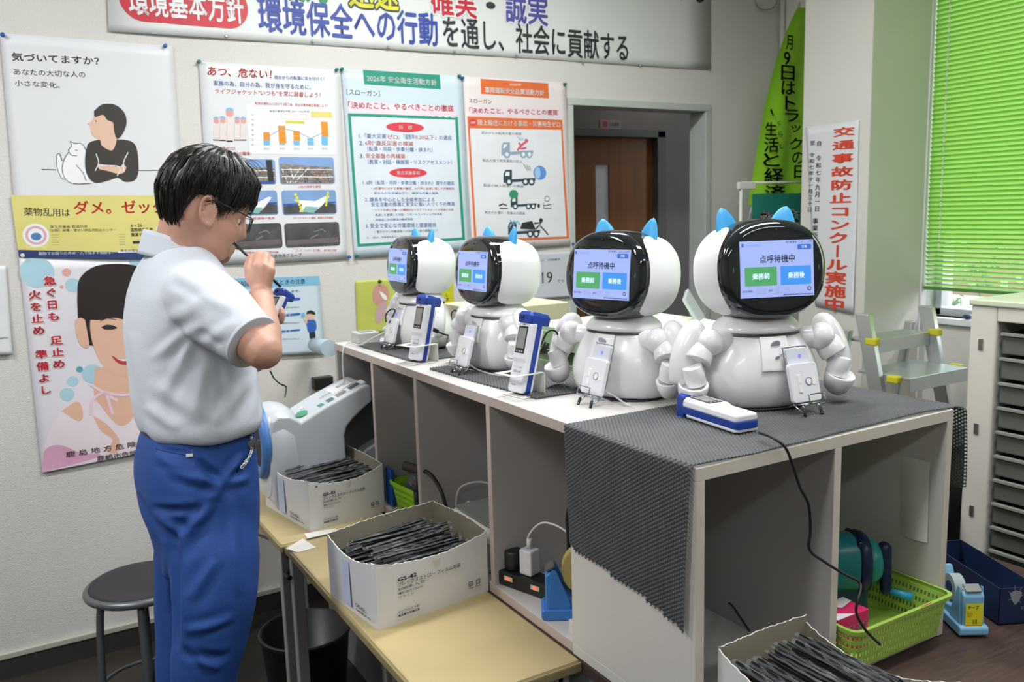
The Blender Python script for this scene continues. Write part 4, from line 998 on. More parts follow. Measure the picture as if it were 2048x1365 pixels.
solo(MB().box(1.12, 1.16, 2.13, 2.17, z0 + .006, z0 + .15), 'blue_packet', mat('packet_blue', '#254a86', .4), 'small blue and yellow packet behind the bright green basket contents', 'packet', bevel=.002)
solo(MB().box(.925, .935, 2.30, 2.345, z0, z0 + .115), 'blue_folder', mat('folder_blue', '#1c50a8', .4), 'narrow blue folder edge beside the bright green basket', 'folder', bevel=.001)

# ------------------------------------------------------------------ things on and behind the shelf tops
solo(MB().box(.96, 1.035, 2.61, 2.68, ZT + .0005, ZT + .036), 'tap_box', mat('tap_white', '#c9c6c2', .45), 'small white box with a slot at the far corner of the shelf top', 'box', bevel=.003)
solo(MB().box(.975, 1.02, 2.628, 2.662, ZT + .0365, ZT + .0375), 'slot_insert', mat('slot_grey', '#8f8f92', .4), 'grey slot plate on the small white box', 'plate')
ztt = ZT + .004
cable('white cable draped over the far end of the shelf', [(.985, 2.45, ztt + .05), (.955, 2.48, ztt + .03), (.94, 2.54, ztt + .006), (.93, 2.62, ztt + .003), (.905, 2.60, ztt - .01), (.900, 2.60, ZT - .08), (.905, 2.58, ZT - .22)], .0025, cw)
cable('white cable lying from the third reader along the dark mat to the second robot', [at(935, 728, 2, ztt + .02), at(960, 742, 2, ztt + .004), at(1000, 752, 2, ztt + .002), at(1040, 748, 2, ztt + .004), at(1075, 735, 2, ztt + .02)], .0024, cw)
cable('white cable from the second reader to the shelf top edge', [at(1212, 785, 2, ztt + .02), at(1232, 795, 2, ztt + .008), at(1250, 808, 2, ztt + .001), at(1262, 812, 2, ztt)], .0022, cw)
cable('black cable plugged into the nearer upright tester', [at(1082, 690, 0, 1.03), at(1095, 665, 0, 1.05), at(1112, 664, 0, 1.07), at(1122, 690, 0, 1.09), at(1124, 714, 0, 1.10), at(1105, 718, 0, 1.09)], .0022, cb)
solo(MB().tube([at(1085, 705, 0, 1.02), at(1094, 686, 0, 1.03)], .0065, 8), 'cable_plug', cb, 'black plug on the side of the nearer upright tester', 'plug')
cable('black cable plugged into the farther upright tester', [at(868, 660, 0, 1.04), at(880, 666, 0, 1.06), at(898, 671, 0, 1.09), at(912, 664, 0, 1.12)], .0024, cb)
solo(MB().tube([at(862, 657, 0, 1.03), at(876, 664, 0, 1.05)], .006, 8), 'cable_plug', cb, 'black plug on the side of the farther upright tester', 'plug')
cable('black cable looping up between the two farthest robots', [at(890, 710, 0, 1.10), at(895, 680, 0, 1.13), at(902, 650, 0, 1.16), at(903, 628, 0, 1.18), at(910, 621, 0, 1.18), at(917, 630, 0, 1.18), at(922, 650, 0, 1.18), at(925, 662, 0, 1.18)], .0022, cb)
cable('short black cable hooked beside the farthest reader', [at(772, 645, 0, 1.0), at(772, 630, 0, 1.0), at(782, 619, 0, 1.01), at(790, 622, 0, 1.02), at(782, 640, 0, 1.01), at(778, 646, 0, 1.0)], .0022, cb)
cable('short black cable on the white shelf top beside the nearer upright tester', [at(1092, 779, 2, ZT + .003), at(1108, 772, 2, ZT + .004), at(1125, 770, 2, ZT + .004), at(1138, 776, 2, ZT + .004)], .0022, cb)
# long black cable from the lying tester down in front of the near shelf
yy = .965
cable('long black cable hanging from the lying tester in front of the near shelf', [at(1518, 866, 2, ZT + .02), at(1545, 876, 1, .985), at(1570, 895, 1, yy), at(1585, 930, 1, yy), at(1600, 975, 1, yy), at(1617, 1010, 1, yy), at(1621, 1060, 1, yy), at(1619, 1100, 1, yy), at(1650, 1125, 1, yy), at(1690, 1150, 1, .955), at(1720, 1168, 1, .945), at(1716, 1200, 1, .93), at(1713, 1228, 1, .93), at(1732, 1262, 1, .925), at(1760, 1290, 1, .92)], .0026, cb, n=10)
cable('thin black cable lying in the left compartment of the near shelf', [at(1408, 1208, 1, 1.31), at(1440, 1203, 1, 1.28), at(1462, 1210, 1, 1.22), at(1480, 1235, 1, 1.12), at(1498, 1262, 1, 1.02)], .0024, cb)
# pinned and taped papers in the near shelf
pa_, pb_, pc_ = at(1803, 912, 0, BX1 - .02), at(1860, 925, 0, BX1 - .02), at(1800, 1068, 0, BX1 - .02)
def curl(u, v): p = pa_ + (pb_ - pa_) * u + (pc_ - pa_) * v; return V(BX1 - .0195 - .010 * math.sin(u * 2.8) * (v ** .5), p.y, p.z)
solo(MB().grid(curl, 12, 8), 'paper_sheet', mat('paper_white', '#d9dad2', .7), 'curled white paper taped to the inner side of the near shelf', 'paper', fix=True)
solo(MB().box(BX1 - .0192, BX1 - .0185, 1.235, 1.262, 1.045, 1.148), 'paper_strip', mat('paper_strip', '#c3beb6', .7), 'narrow paper strip on the inner side of the near shelf, left of the curled sheet', 'paper')
# tape scraps on the cream tables
for (a, lb) in (([(572, 1098), (606, 1078), (632, 1096), (595, 1106)], 'white paper tape scrap on the cream table corner'), ([(608, 1068), (670, 1058), (676, 1064), (615, 1078)], 'long white paper tape scrap in front of the farther straw box')):
    pts = [at(x, y, 2, TZ + .0008) for x, y in a]; m = MB(); m.add(pts + [p + V(0, 0, .0006) for p in pts], [(0, 3, 2, 1), (4, 5, 6, 7), (0, 1, 5, 4), (1, 2, 6, 5), (2, 3, 7, 6), (3, 0, 4, 7)]); solo(m, 'paper_tape', mat('tape_paper', '#d9d6d1', .7), lb, 'tape')
# pale green document trays and paper behind the robots
gtr = mat('tray_green', '#a9c99a', .45, var=.03, alpha=1)
for k in range(4):
    t = thing('document_tray', ['lowest', 'second lowest', 'third', 'topmost'][k] + ' pale green document tray of the stack behind the robots', 'tray', (1.53, 1.92, .92 + k * .085), 0, 'pale green document trays')
    z = .945 + k * .085
    part(MB().box(1.29, 1.76, 1.62, 2.16, z, z + .004), 'tray_floor', gtr, t)
    part(MB().box(1.29, 1.294, 1.62, 2.16, z, z + .05), 'tray_side', gtr, t); part(MB().box(1.756, 1.76, 1.62, 2.16, z, z + .05), 'tray_side', gtr, t); part(MB().box(1.29, 1.76, 2.156, 2.16, z, z + .05), 'tray_back', gtr, t)
    part(MB().box(1.285, 1.765, 1.615, 1.625, z, z + .012), 'front_lip', gtr, t, bevel=.002)
    solo(MB().box(1.31, 1.74, 1.65, 2.13, z + .005, z + (.045 if k < 3 else .06)), 'paper_stack', mat('paper_green', '#cfe0c2', .8), ['lowest', 'second lowest', 'third', 'topmost'][k] + ' stack of pale green paper in the document trays', 'paper', 'paper stacks in the trays', bevel=.003)
boxthing('archive_box', 'grey archive box carrying the pale green trays', 'box', (1.30, 1.75, 1.63, 2.15, TZ - .003, .944), mat('archive_grey', '#8f928c', .7))
boxthing('beige_box', 'beige device case behind the two farthest robots', 'box', (1.27, 1.60, 2.34, 2.62, TZ - .003, 1.283), mat('case_beige', '#cdc7a8', .5))
zq = (V(-.8596, .511, 0) * .50 + V(0, 0, 1) * .86).normalized(); yq = V(.511, .86, 0) * .93 + V(.86, -.511, 0) * .36; yq = (yq - zq * yq.dot(zq)).normalized()
solo(MB().obox(at(1392, 625, 1, 1.85), .012, .11, .125, Matrix((yq.cross(zq), yq, zq)).transposed()), 'tablet', mat('tablet_silver', '#b9bfc6', .3, metal=.3), 'thin silver tablet leaning between the two nearest robots', 'tablet', bevel=.003)
boxthing('red_case', 'dark red case edge behind the pale green paper between the robots', 'case', (1.80, 1.88, 1.62, 1.70, TZ - .003, 1.215), mat('case_red', '#7e2a1e', .5))
# pale blue tube and black socket by the wall
a = at(630, 690, 1, 3.30); b = V(.905, 2.74, 1.150)
solo(MB().tube([a, b], .028, 20), 'paper_tube', mat('tube_blue', '#a9b9c4', .5), 'pale blue tube running from the wall to the far end of the shelf', 'tube')
p = at(640, 764, 1, 3.34)
boxthing('wall_socket', 'black socket box on the wall behind the blood pressure monitor', 'socket', (p.x - .03, p.x + .05, 3.32, 3.359, p.z - .03, p.z + .02), black)
cable('black cable hanging from the held tester to the cream table', [at(540, 742, 0, .62), at(548, 757, 0, .63), at(560, 768, 0, .64), at(572, 775, 0, .66), at(570, 795, 0, .68)], .0022, cb)
# ------------------------------------------------------------------ blind, cabinet, ladder, stool, bin, outside
def blind_mat():
    m = bpy.data.materials.new('blind_green'); m.use_nodes = True; t = m.node_tree; t.nodes.clear()
    o = t.nodes.new('ShaderNodeOutputMaterial'); d = t.nodes.new('ShaderNodeBsdfPrincipled'); d.inputs['Base Color'].default_value = lin('#6fb035'); d.inputs['Roughness'].default_value = .4
    tr = t.nodes.new('ShaderNodeBsdfTranslucent'); tr.inputs[0].default_value = lin('#93c767'); mx = t.nodes.new('ShaderNodeMixShader'); mx.inputs[0].default_value = .36
    n = t.nodes.new('ShaderNodeTexNoise'); n.inputs['Scale'].default_value = 3; r = t.nodes.new('ShaderNodeValToRGB'); r.color_ramp.elements[0].color = lin('#7db445'); r.color_ramp.elements[1].color = lin('#88bf50')
    t.links.new(n.outputs['Fac'], r.inputs[0]); t.links.new(r.outputs[0], d.inputs['Base Color'])
    t.links.new(d.outputs[0], mx.inputs[1]); t.links.new(tr.outputs[0], mx.inputs[2]); t.links.new(mx.outputs[0], o.inputs[0]); return m
bm_ = blind_mat()
bl = thing('window_blind', 'bright green slatted blind lowered over the window', 'blind', (WX - .02, 1.0, 1.19))
ya, yb_ = 0.35, 2.444
proto = None; pitch = .0205; N_ = 83
for i in range(N_):
    z = 1.200 + i * pitch
    if proto is None or True:
        tilt = math.radians(62 if i > 18 else (30 + 32 * i / 18)); 
    key = round(math.degrees(tilt))
    m = MB(); q = 5; w_ = .0135
    def f(u, v, tilt=tilt):
        s = (v - .5) * 2; h = .0022 * (1 - s * s); X = s * w_
        return V(-X * math.cos(tilt) - h * math.sin(tilt), ya + (yb_ - ya) * u, X * math.sin(tilt) - h * math.cos(tilt) * -1)
    if not proto or proto[0] != key:
        m.grid(f, 1, q); o = part(m, 'slat', bm_, bl, fix=False, local=True); proto = (key, o.data)
    else:
        o = bpy.data.objects.new('slat', proto[1]); COL.objects.link(o); o.parent = bl; MW[o.name] = world_of(bl)
    o.location = (.0, -1.0, z - 1.19)
part(MB().box(WX - .032, WX - .008, ya, yb_, 1.175, 1.190), 'bottom_rail', mat('rail_green', '#4f8a3a', .4), bl, bevel=.003)
ch = MB()
for i in range(112): ch.ball((WX - .055, 2.362, 2.95 - i * .0142), .0046, n=8, m=5)
part(ch, 'ball_chain', mat('chain_white', '#dfe8e6', .3), bl, kind='stuff')
# outside
struct(MB().box(WX + .25, 14, -8, 9, -.12, -.02), 'ground', mat('outside_gravel', '#d9d7cf', .9, var=.2, vs=3))
random.seed(4)
leafm = mat('leaf_outside', '#7f9f63', .6, var=.5, vs=9)
for k in range(5):
    m = MB(); cx_, cy_ = 6.2 + random.uniform(-.4, .5), -1 + k * 1.5
    for q in range(420):
        a = random.uniform(0, 2 * PI); rr = .75 * math.sqrt(random.random()); zz = random.uniform(.0, 1.75); c = V(cx_ + rr * math.cos(a), cy_ + rr * math.sin(a), zz * (1 - .3 * rr)); u = V(random.uniform(-1, 1), random.uniform(-1, 1), random.uniform(-1, 1)).normalized() * .05; v = u.orthogonal().normalized() * .03
        m.add([c - u, c + v, c + u, c - v], [(0, 1, 2, 3)])
    solo(m, 'shrub', leafm, 'sunlit shrub outside the window under the green blind', 'shrub', 'shrubs outside the window', fix=False)
# things on the sill
p = at(1937, 622, 0, WX - .01); solo(MB().ball((WX - .015, p.y, WZ0 + .014), .016, .022, .013), 'small_mouse', mat('dark_blue_plastic', '#2b405f', .4), 'small dark blue object lying on the window sill', 'object')
# drawer cabinet
cab = mat('cabinet_cream', '#d2cec4', .45, var=.02); dr = mat('drawer_smoke', '#6d6d67', .25, var=.05, alpha=.86); drl = mat('drawer_lip', '#8b8b84', .3, var=.04)
t = thing('drawer_cabinet', 'tall cream cabinet with smoky plastic drawers at the right edge', 'cabinet', (2.5, 1.0, 0))
KY0, KY1, KX, KZ = .55, 1.385, 2.30, 1.292
part(MB().box(KX, KX + .45, KY1 - .075, KY1, 0, KZ), 'side_panel', cab, t, bevel=.006); part(MB().box(KX, KX + .45, KY0, KY0 + .05, 0, KZ), 'side_panel', cab, t, bevel=.006)
part(MB().box(KX - .006, KX + .46, KY0 - .005, KY1 + .004, KZ, KZ + .018), 'top_panel', mat('cabinet_top', '#c9d0b6', .4), t, bevel=.004)
part(MB().box(KX, KX + .45, KY0 + .05, KY1 - .075, KZ - .04, KZ), 'top_rail', cab, t, bevel=.003)
part(MB().box(KX + .43, KX + .45, KY0 + .05, KY1 - .075, 0, KZ - .04), 'back_panel', mat('cab_dark', '#4c4c49', .6), t)
for k in range(3): part(MB().box(KX - .003, KX, KY1 - .040, KY1 - .028, 1.17 - k * .24, 1.20 - k * .24), 'hinge', steel, t)
dp = None
for k in range(17):
    z = 1.165 - k * .0685
    if dp is None:
        d_ = MB(); yA, yB = KY0 + .06, KY1 - .085
        d_.box(KX + .012, KX + .016, yA, yB, z, z + .056).box(KX + .012, KX + .40, yA, yA + .003, z, z + .056).box(KX + .012, KX + .40, yB - .003, yB, z, z + .056).box(KX + .012, KX + .40, yA, yB, z, z + .003)
        o = part(d_, 'drawer', dr, t); part(MB().box(KX + .002, KX + .016, yA, yB, z + .050, z + .058), 'drawer_lip', drl, o, bevel=.001); part(MB().box(KX + .006, KX + .013, (yA + yB) / 2 - .12, (yA + yB) / 2 + .12, z + .012, z + .04), 'label_holder', mat('holder_smoke', '#7f7f78', .3), o, bevel=.001)
        dp = o; z00 = z
    else:
        o = copy_tree(dp, t); o.location = (dp.location.x, dp.location.y, dp.location.z + (z - z00))
solo(MB().box(KX + .03, KX + .30, .72, 1.16, 1.165 - 5 * .0685 + .004, 1.165 - 5 * .0685 + .03), 'paper_stack', mat('paper_cream', '#c9cbb9', .7), 'stack of pale papers in a middle drawer of the cabinet', 'paper')
solo(MB().box(KX + .05, KX + .40, .62, .95, KZ + .0185, KZ + .045), 'binder', mat('binder_grey', '#b9b2aa', .5), 'flat grey folder lying on the drawer cabinet', 'folder', bevel=.004)
cable('grey cable hanging down the wall beside the cabinet', [(3.69, 1.98, .98), (3.68, 2.0, .9), (3.68, 2.02, .8), (3.68, 2.05, .7), (3.68, 2.02, .55), (3.69, 1.99, .45)], .006, cg)
solo(MB().box(3.60, 3.70, 1.96, 2.06, .0, .06), 'floor_socket', black, 'black floor socket by the window wall', 'socket', bevel=.004)
boxthing('gap_filler', 'dark equipment case on the floor behind the shelf, left of the cabinet', 'case', (2.15, 2.60, 1.45, 1.95, 0, .86), mat('filler_black', '#18181b', .5))  # dark block added where the gap beside the cabinet looks dark
# step ladder
al = mat('ladder_aluminium', '#c6cac9', .32, metal=.75); yl = mat('ladder_yellow', '#c9c22c', .45)
t = thing('step_ladder', 'aluminium step ladder with yellow caps in front of the column', 'ladder', (3.1, 2.1, 0))
for x in (2.885, 3.285):
    part(MB().add(*[[(x + a, y + b, z) for (y, z) in ((2.17, 1.15), (1.88, 0)) for a, b in ((-.014, -.03), (.014, -.03), (.014, .03), (-.014, .03))], [(0, 1, 2, 3), (7, 6, 5, 4), (0, 4, 5, 1), (1, 5, 6, 2), (2, 6, 7, 3), (3, 7, 4, 0)]]), 'rail', al, t, bevel=.003)
    part(MB().add(*[[(x + a, y + b, z) for (y, z) in ((2.24, 1.08), (2.42, 0)) for a, b in ((-.012, -.018), (.012, -.018), (.012, .018), (-.012, .018))], [(0, 1, 2, 3), (7, 6, 5, 4), (0, 4, 5, 1), (1, 5, 6, 2), (2, 6, 7, 3), (3, 7, 4, 0)]]), 'rear_rail', al, t, bevel=.003)
    part(MB().box(x - .016, x + .016, 2.10, 2.15, 1.03, 1.06), 'yellow_cap', yl, t, bevel=.006)
    part(MB().box(x - .016, x + .016, 2.00, 2.05, .895, .925), 'yellow_cap', yl, t, bevel=.006)
for z, y0, y1 in ((1.045, 2.14, 2.26), (.92, 1.97, 2.20), (.64, 1.93, 2.14), (.36, 1.88, 2.08)):
    part(MB().box(2.90, 3.27, y0, y1, z - .012, z).box(2.90, 3.27, y0 - .002, y0 + .002, z - .055, z), 'step', al, t, bevel=.002)
part(MB().box(2.90, 3.27, 2.38, 2.40, .2, .23), 'rear_brace', al, t)
# stool
t = thing('stool', 'round stool with dark padded seat and grey steel legs behind the man', 'stool', (.275, 2.86, 0))
gm = mat('stool_grey', '#6c6f72', .35, metal=.6)
part(MB().lathe([(.14, .425), (.152, .430), (.155, .440), (.148, .452), (.10, .458), (.02, .459)], 48, (.275, 2.86, 0)), 'seat', mat('seat_dark', '#2b2b30', .7, bump=.15, bs=150), t)
part(MB().tube([(.275 + .156 * math.cos(a), 2.86 + .156 * math.sin(a), .432) for a in [2 * PI * i / 48 for i in range(49)]], .013, 12), 'seat_ring', gm, t)
for a in (200, 262, 20, 82):
    c_, s_ = math.cos(math.radians(a)), math.sin(math.radians(a)); C_ = V(.275, 2.86, 0)
    part(MB().tube(spline([C_ + V(.05 * c_, .05 * s_, .412), C_ + V(.115 * c_, .115 * s_, .405), C_ + V(.138 * c_, .138 * s_, .36), C_ + V(.155 * c_, .155 * s_, .01)], 6), .0115, 12), 'leg', gm, t)
part(MB().tube([(.275 + .149 * math.cos(a), 2.86 + .149 * math.sin(a), .10) for a in [2 * PI * i / 40 for i in range(41)]], .006, 8), 'foot_ring', gm, t)
# bin under the table and things below
t = thing('waste_bin', 'round black waste bin under the cream table', 'bin', (.71, 2.56, 0))
part(MB().lathe([(.105, 0), (.115, .02), (.138, .27), (.142, .272), (.142, .285), (.134, .285), (.110, .02), (.0, .018)], 40, (.71, 2.56, 0), cap=False), 'bin_body', black, t, fix=False)
part(MB().tube([(.71 + .141 * math.cos(a), 2.56 + .141 * math.sin(a), .283) for a in [2 * PI * i / 40 for i in range(41)]], .004, 8), 'rim', mat('bin_rim', '#2c2c2e', .4), t)
cable('dark cable hanging between wall and table leg behind the man', [(.62, 3.33, .56), (.60, 3.0, .52), (.58, 2.7, .60), (.60, 2.33, .67)], .004, cb)
solo(MB().tube(spline([(.583, 2.215, .615), (.580, 2.25, .610), (.600, 2.27, .612)], 4), .007, 8), 'cable_tie', rub, 'black strap tying the legs of the two cream tables together', 'strap')
# ------------------------------------------------------------------ posters and notices on the wall
paper = mat('poster_paper', '#dcdde0', .42, var=.01); paper_b = mat('poster_pale_blue', '#c9d8e2', .42, var=.02); paper_p = mat('poster_pale_pink', '#e3d7d8', .42, var=.02)
k_ = mat('ink_black', '#26272b', .55); kg = mat('ink_grey', '#6f737a', .55); rd_ = mat('ink_red', '#c9282e', .5); bl_ = mat('ink_blue', '#2f5fae', .5); gn_ = mat('ink_green', '#1f8f78', .5); og_ = mat('ink_orange', '#dd6a34', .5)
wh_ = mat('ink_white', '#e9eaec', .5); yl_ = mat('ink_yellow', '#d9cf7c', .5); nv_ = mat('ink_navy', '#26386b', .5); sk_ = mat('ink_skin', '#dfb9a3', .5); dk_ = mat('ink_dark', '#37342f', .5); lb_ = mat('ink_light_blue', '#69b3dd', .5)
pinred = mat('pin_blue', '#1f5fa8', .3); pingr = mat('pin_green', '#14705f', .3)
GAP = .003
def poster(name, label, tl, tr, bl, br, m, group=None, plane=('y', WY), pins=(), cat='poster', warp=.004):
    """corner pixels measured on the wall plane; the sheet gets gentle waves and a little lift at its lower edge"""
    ax = 1 if plane[0] == 'y' else 0; pv = plane[1] - GAP
    C_ = [at(p[0], p[1], ax, pv) for p in (tl, tr, bl, br)]
    N = V(0, -1, 0) if ax == 1 else V(-1, 0, 0)
    U = V(1, 0, 0) if ax == 1 else V(0, -1, 0)
    O = C_[2]
    s = Sheet(O, U, V(0, 0, 1), N)
    uv = [s.uv(c) for c in C_]; W = max(uv[1][0], uv[3][0]); H_ = max(uv[0][1], uv[1][1])
    def fn(x, y): return warp * (.5 + .3 * math.sin(x * 7 + y * 2.2) + .2 * math.sin(y * 9 + x * 3)) + .006 * max(0, 1 - (y / H_) * 2.5) * (.5 + .5 * math.sin(x * 6)) * (warp / .004)
    s.fn = fn
    def g(a, b):
        x = (uv[2][0] * (1 - a) + uv[3][0] * a) * (1 - b) + (uv[0][0] * (1 - a) + uv[1][0] * a) * b
        y = (uv[2][1] * (1 - a) + uv[3][1] * a) * (1 - b) + (uv[0][1] * (1 - a) + uv[1][1] * a) * b
        return s.P(x, y, 0)
    mb = MB().grid(g, 16, 20)
    t = solo(mb, name, m, label, cat, group, fix=False); md = t.modifiers.new('solid', 'SOLIDIFY'); md.thickness = .0006; md.offset = -1
    s.W_, s.H_ = W, H_; s.t = t
    for p in pins:
        x, y = s.px(*p[:2]); c = s.P(x, y, .001); pm = p[2] if len(p) > 2 else pinred
        R = Matrix.Rotation(PI / 2, 3, 'X') if ax == 1 else Matrix.Rotation(-PI / 2, 3, 'Y')
        solo(MB().lathe([(.007, 0), (.007, .002), (.0035, .004), (.0045, .011), (.006, .013)], 12, c, R), 'push_pin', pm, 'small push pin fixing the ' + label[:46].rsplit(' ', 1)[0], 'pin', 'push pins')
    return s
def line_px(s, t, x0, y0, x1, y1, hh, m, b=.0, **k): s.tpx(t, (x0, y0), (x1, y1), hh, m, bold=b, **k)
# 1: portrait-with-cat poster
s = poster('poster', 'white and yellow poster of a person with a white cat', (0, 66), (345, 92), (38, 515), (375, 520), paper, pins=((330, 92), (5, 70), (45, 511, mat('pin_white', '#cfd2d6', .3))))
s.fn0 = s.fn
L = lambda *a, **k: line_px(s, *a, **k)
L('気づいてますか？', 24, 122, 199, 131, 17, k_, .012); L('あなたの大切な人の', 28, 150, 171, 156, 13, k_); L('小さな変化。', 30, 172, 120, 177, 12, k_)
def PX(L_): return [s.px(*p) for p in L_]
s.poly(PX([(22, 391), (352, 391), (372, 507), (36, 500)]), yl_, .0006, key='colour_band')
s.poly(PX([(36, 500), (372, 508), (373, 520), (38, 515)]), nv_, .0007, key='caption_band')
L('薬物乱用は', 48, 432, 140, 434, 17, k_, .008); L('ダメ。ゼッタイ。', 148, 430, 374, 426, 28, rd_, .02)
L('厚生労働省 都道府県', 100, 457, 175, 456, 6, k_); L('（公財）麻薬・覚せい剤乱用防止センター', 100, 464, 232, 463, 6, k_, .01)
for i in range(5): s.line(PX([(103, 470 + i * 5), (250, 469 + i * 5)]), .0012, kg, .0009, key='small_print#%d' % i)
L('6・26', 261, 455, 284, 454, 7, k_, .01); L('国際麻薬乱用', 261, 464, 305, 463, 8, k_, .02); L('撲滅デー', 261, 474, 292, 473, 8, k_, .02); s.rect(*s.px(265, 488), *s.px(302, 481), k_, .0009, key='caption_box')
L('薬物でお困りの方は一人で悩まず相談を！', 77, 511, 225, 508, 7, wh_, .015, h=.0013); s.rect(*s.px(236, 506), *s.px(320, 498), wh_, .0012, key='caption_box#2'); L('厚生労働省　薬物', 240, 504, 300, 503, 5, nv_, h=.0015)
for (x, y) in ((72, 471), (335, 462)):
    cx, cy = s.px(x, y); s.ell(cx, cy, .040, .040, wh_, .0008, key='badge'); s.ell(cx, cy, .032, .032, mat('badge_pink', '#d9a9b4', .5), .0010, key='badge#2'); s.ell(cx, cy, .024, .024, wh_, .0012, key='badge#3'); s.ell(cx, cy - .004, .016, .013, mat('badge_blue', '#4a7fb5', .5), .0014, key='badge#4')
# table line, cat, person
def pxs(key, pts, m, h=.0009, n=6): s.poly([s.px(p.x, p.y) for p in spline([V(a, b, 0) for a, b in pts], n)], m, h, key=key)
def ln(key, pts, w=.0022, m=None, h=.0012, n=6): s.line([s.px(p.x, p.y) for p in spline([V(a, b, 0) for a, b in pts], n)], w, m or k_, h, key=key)
ln('table_line', [(83, 339), (112, 340)]); ln('table_line', [(276, 341), (340, 341)])
pxs('person_figure', [(172, 300), (178, 286), (198, 280), (232, 279), (262, 283), (274, 300), (277, 340), (270, 360), (250, 364), (235, 356), (215, 362), (190, 366), (174, 350), (170, 325), (172, 300)], dk_)
pxs('person_face', [(190, 225), (185, 240), (175, 248), (181, 253), (184, 270), (200, 281), (204, 292), (224, 301), (233, 280), (228, 262), (236, 250), (228, 232), (210, 222), (190, 225)], sk_, .0012)
pxs('person_hair', [(188, 222), (205, 209), (230, 210), (248, 225), (253, 246), (245, 268), (234, 278), (228, 262), (226, 246), (214, 240), (206, 230), (190, 234), (188, 222)], dk_, .0015)
pxs('person_arm', [(196, 328), (212, 330), (238, 334), (246, 328), (252, 336), (246, 346), (236, 348), (214, 342), (198, 338), (196, 328)], sk_, .0012)
for q in ([(192, 308), (197, 326), (190, 342)], [(256, 305), (247, 325), (248, 345)], [(198, 332), (232, 332), (240, 340), (234, 352)]): ln('sleeve_line', q, .003, wh_, .0018)
ln('eye', [(191, 241), (192, 244)], .004); ln('mouth', [(184, 262), (188, 262)], .0015)
pxs('cat_figure', [(140, 283), (150, 287), (163, 288), (170, 300), (168, 330), (178, 360), (184, 367), (150, 368), (128, 362), (113, 345), (112, 312), (118, 308), (125, 325), (135, 308), (139, 300), (140, 283)], wh_, .0010)
for q in ([(140, 283), (143, 292), (137, 300), (142, 310), (154, 312)], [(140, 283), (150, 287), (163, 288), (172, 300)], [(137, 305), (128, 320), (124, 340), (132, 360), (150, 368), (182, 367)], [(113, 310), (114, 335), (122, 355), (130, 360)], [(113, 310), (119, 308), (124, 322)], [(152, 330), (165, 345), (172, 362)], [(150, 300), (156, 302)]): ln('cat_outline', q, .0022)
s.build(s.t)
# fold creases are part of the sheet's own relief
# 2: fire prevention poster with a smiling woman
s = poster('poster', 'fire prevention poster with a smiling woman, red vertical lettering', (38, 517), (345, 520), (85, 947), (370, 885), mat('poster_pink_white', '#dfdbe2', .42, var=.05, vs=3), pins=((600, 2000),) if False else ())
pr = mat('ink_pink', '#dfa9c6', .5, var=.15, vs=5); pb = mat('ink_dot_blue', '#a9cddb', .5, var=.05); tealp = mat('ink_teal', '#5f9fb0', .5)
for (x, y, r, m_) in ((74, 545, 34, pb), (133, 545, 9, mat('dot_salmon', '#e0a8a0', .5)), (146, 571, 16, pb), (159, 739, 7, tealp), (185, 748, 22, pb), (145, 763, 12, pb), (134, 789, 15, pb), (270, 520, 14, pb), (123, 574, 4, mat('dot_salmon', '#e0a8a0', .5))):
    cx, cy = s.px(x, y); q = r * .00155; s.ell(cx, max(cy, 0), q, q, m_, .0006, key='dot#%d%d' % (x, y))
pxs('woman_dress', [(84, 940), (95, 870), (130, 815), (165, 800), (190, 790), (260, 800), (330, 850), (360, 885), (84, 945)], mat('dress_pale', '#e6d9e2', .6, var=.05), .0007)
pxs('dress_shade', [(84, 940), (90, 900), (120, 890), (160, 905), (200, 912), (84, 945)], pr, .0008)
skn = mat('portrait_skin', '#e0b49c', .5, var=.04); har = mat('portrait_hair', '#2b2422', .4)
pxs('woman_neck', [(190, 735), (188, 790), (200, 810), (235, 850), (262, 840), (280, 800), (285, 735), (190, 735)], skn, .0009)
pxs('woman_arm', [(122, 822), (155, 803), (166, 830), (156, 842), (122, 822)], skn, .0010)
pxs('woman_hand', [(185, 830), (215, 850), (238, 880), (232, 905), (210, 900), (225, 880), (200, 860), (185, 830)], skn, .0010)
pxs('woman_hair', [(154, 600), (158, 560), (185, 535), (225, 528), (275, 533), (310, 560), (325, 620), (320, 680), (300, 690), (170, 690), (158, 660), (154, 600)], har, .0010)
pxs('woman_face', [(186, 620), (196, 600), (215, 590), (290, 590), (302, 640), (300, 690), (285, 730), (258, 752), (228, 748), (205, 730), (186, 690), (180, 650), (186, 620)], skn, .0013)
pxs('woman_ear', [(170, 640), (160, 636), (150, 645), (156, 680), (168, 695), (178, 690), (170, 640)], skn, .0014)
pxs('woman_fringe', [(180, 640), (184, 608), (205, 578), (250, 562), (310, 580), (308, 620), (285, 634), (255, 640), (228, 636), (200, 640), (180, 640)], har, .0017)
pxs('woman_eye', [(202, 655), (212, 650), (226, 651), (234, 656), (226, 659), (210, 659), (202, 655)], k_, .0019); ln('eyebrow', [(200, 642), (215, 637), (232, 640)], .003, mat('brow', '#4a3a34', .5), .0019)
pxs('woman_eye', [(268, 655), (276, 650), (288, 651), (296, 656), (286, 659), (274, 659), (268, 655)], k_, .0019)
pxs('woman_mouth', [(222, 711), (238, 717), (262, 716), (280, 709), (268, 726), (250, 730), (234, 725), (222, 711)], mat('lip_red', '#b93a44', .4), .0019); pxs('teeth', [(229, 715), (240, 718), (262, 717), (273, 713), (262, 720), (244, 722), (229, 715)], wh_, .0021)
for q in ([(182, 770), (210, 785), (250, 790), (290, 780)], [(205, 785), (185, 800), (180, 830)], [(210, 787), (235, 802)], [(212, 785), (225, 828)]): ln('ribbon', q, .010, mat('ribbon_pink', '#e9cdda', .5), .0017)
redl = mat('ink_red_bold', '#cc2f3f', .5)
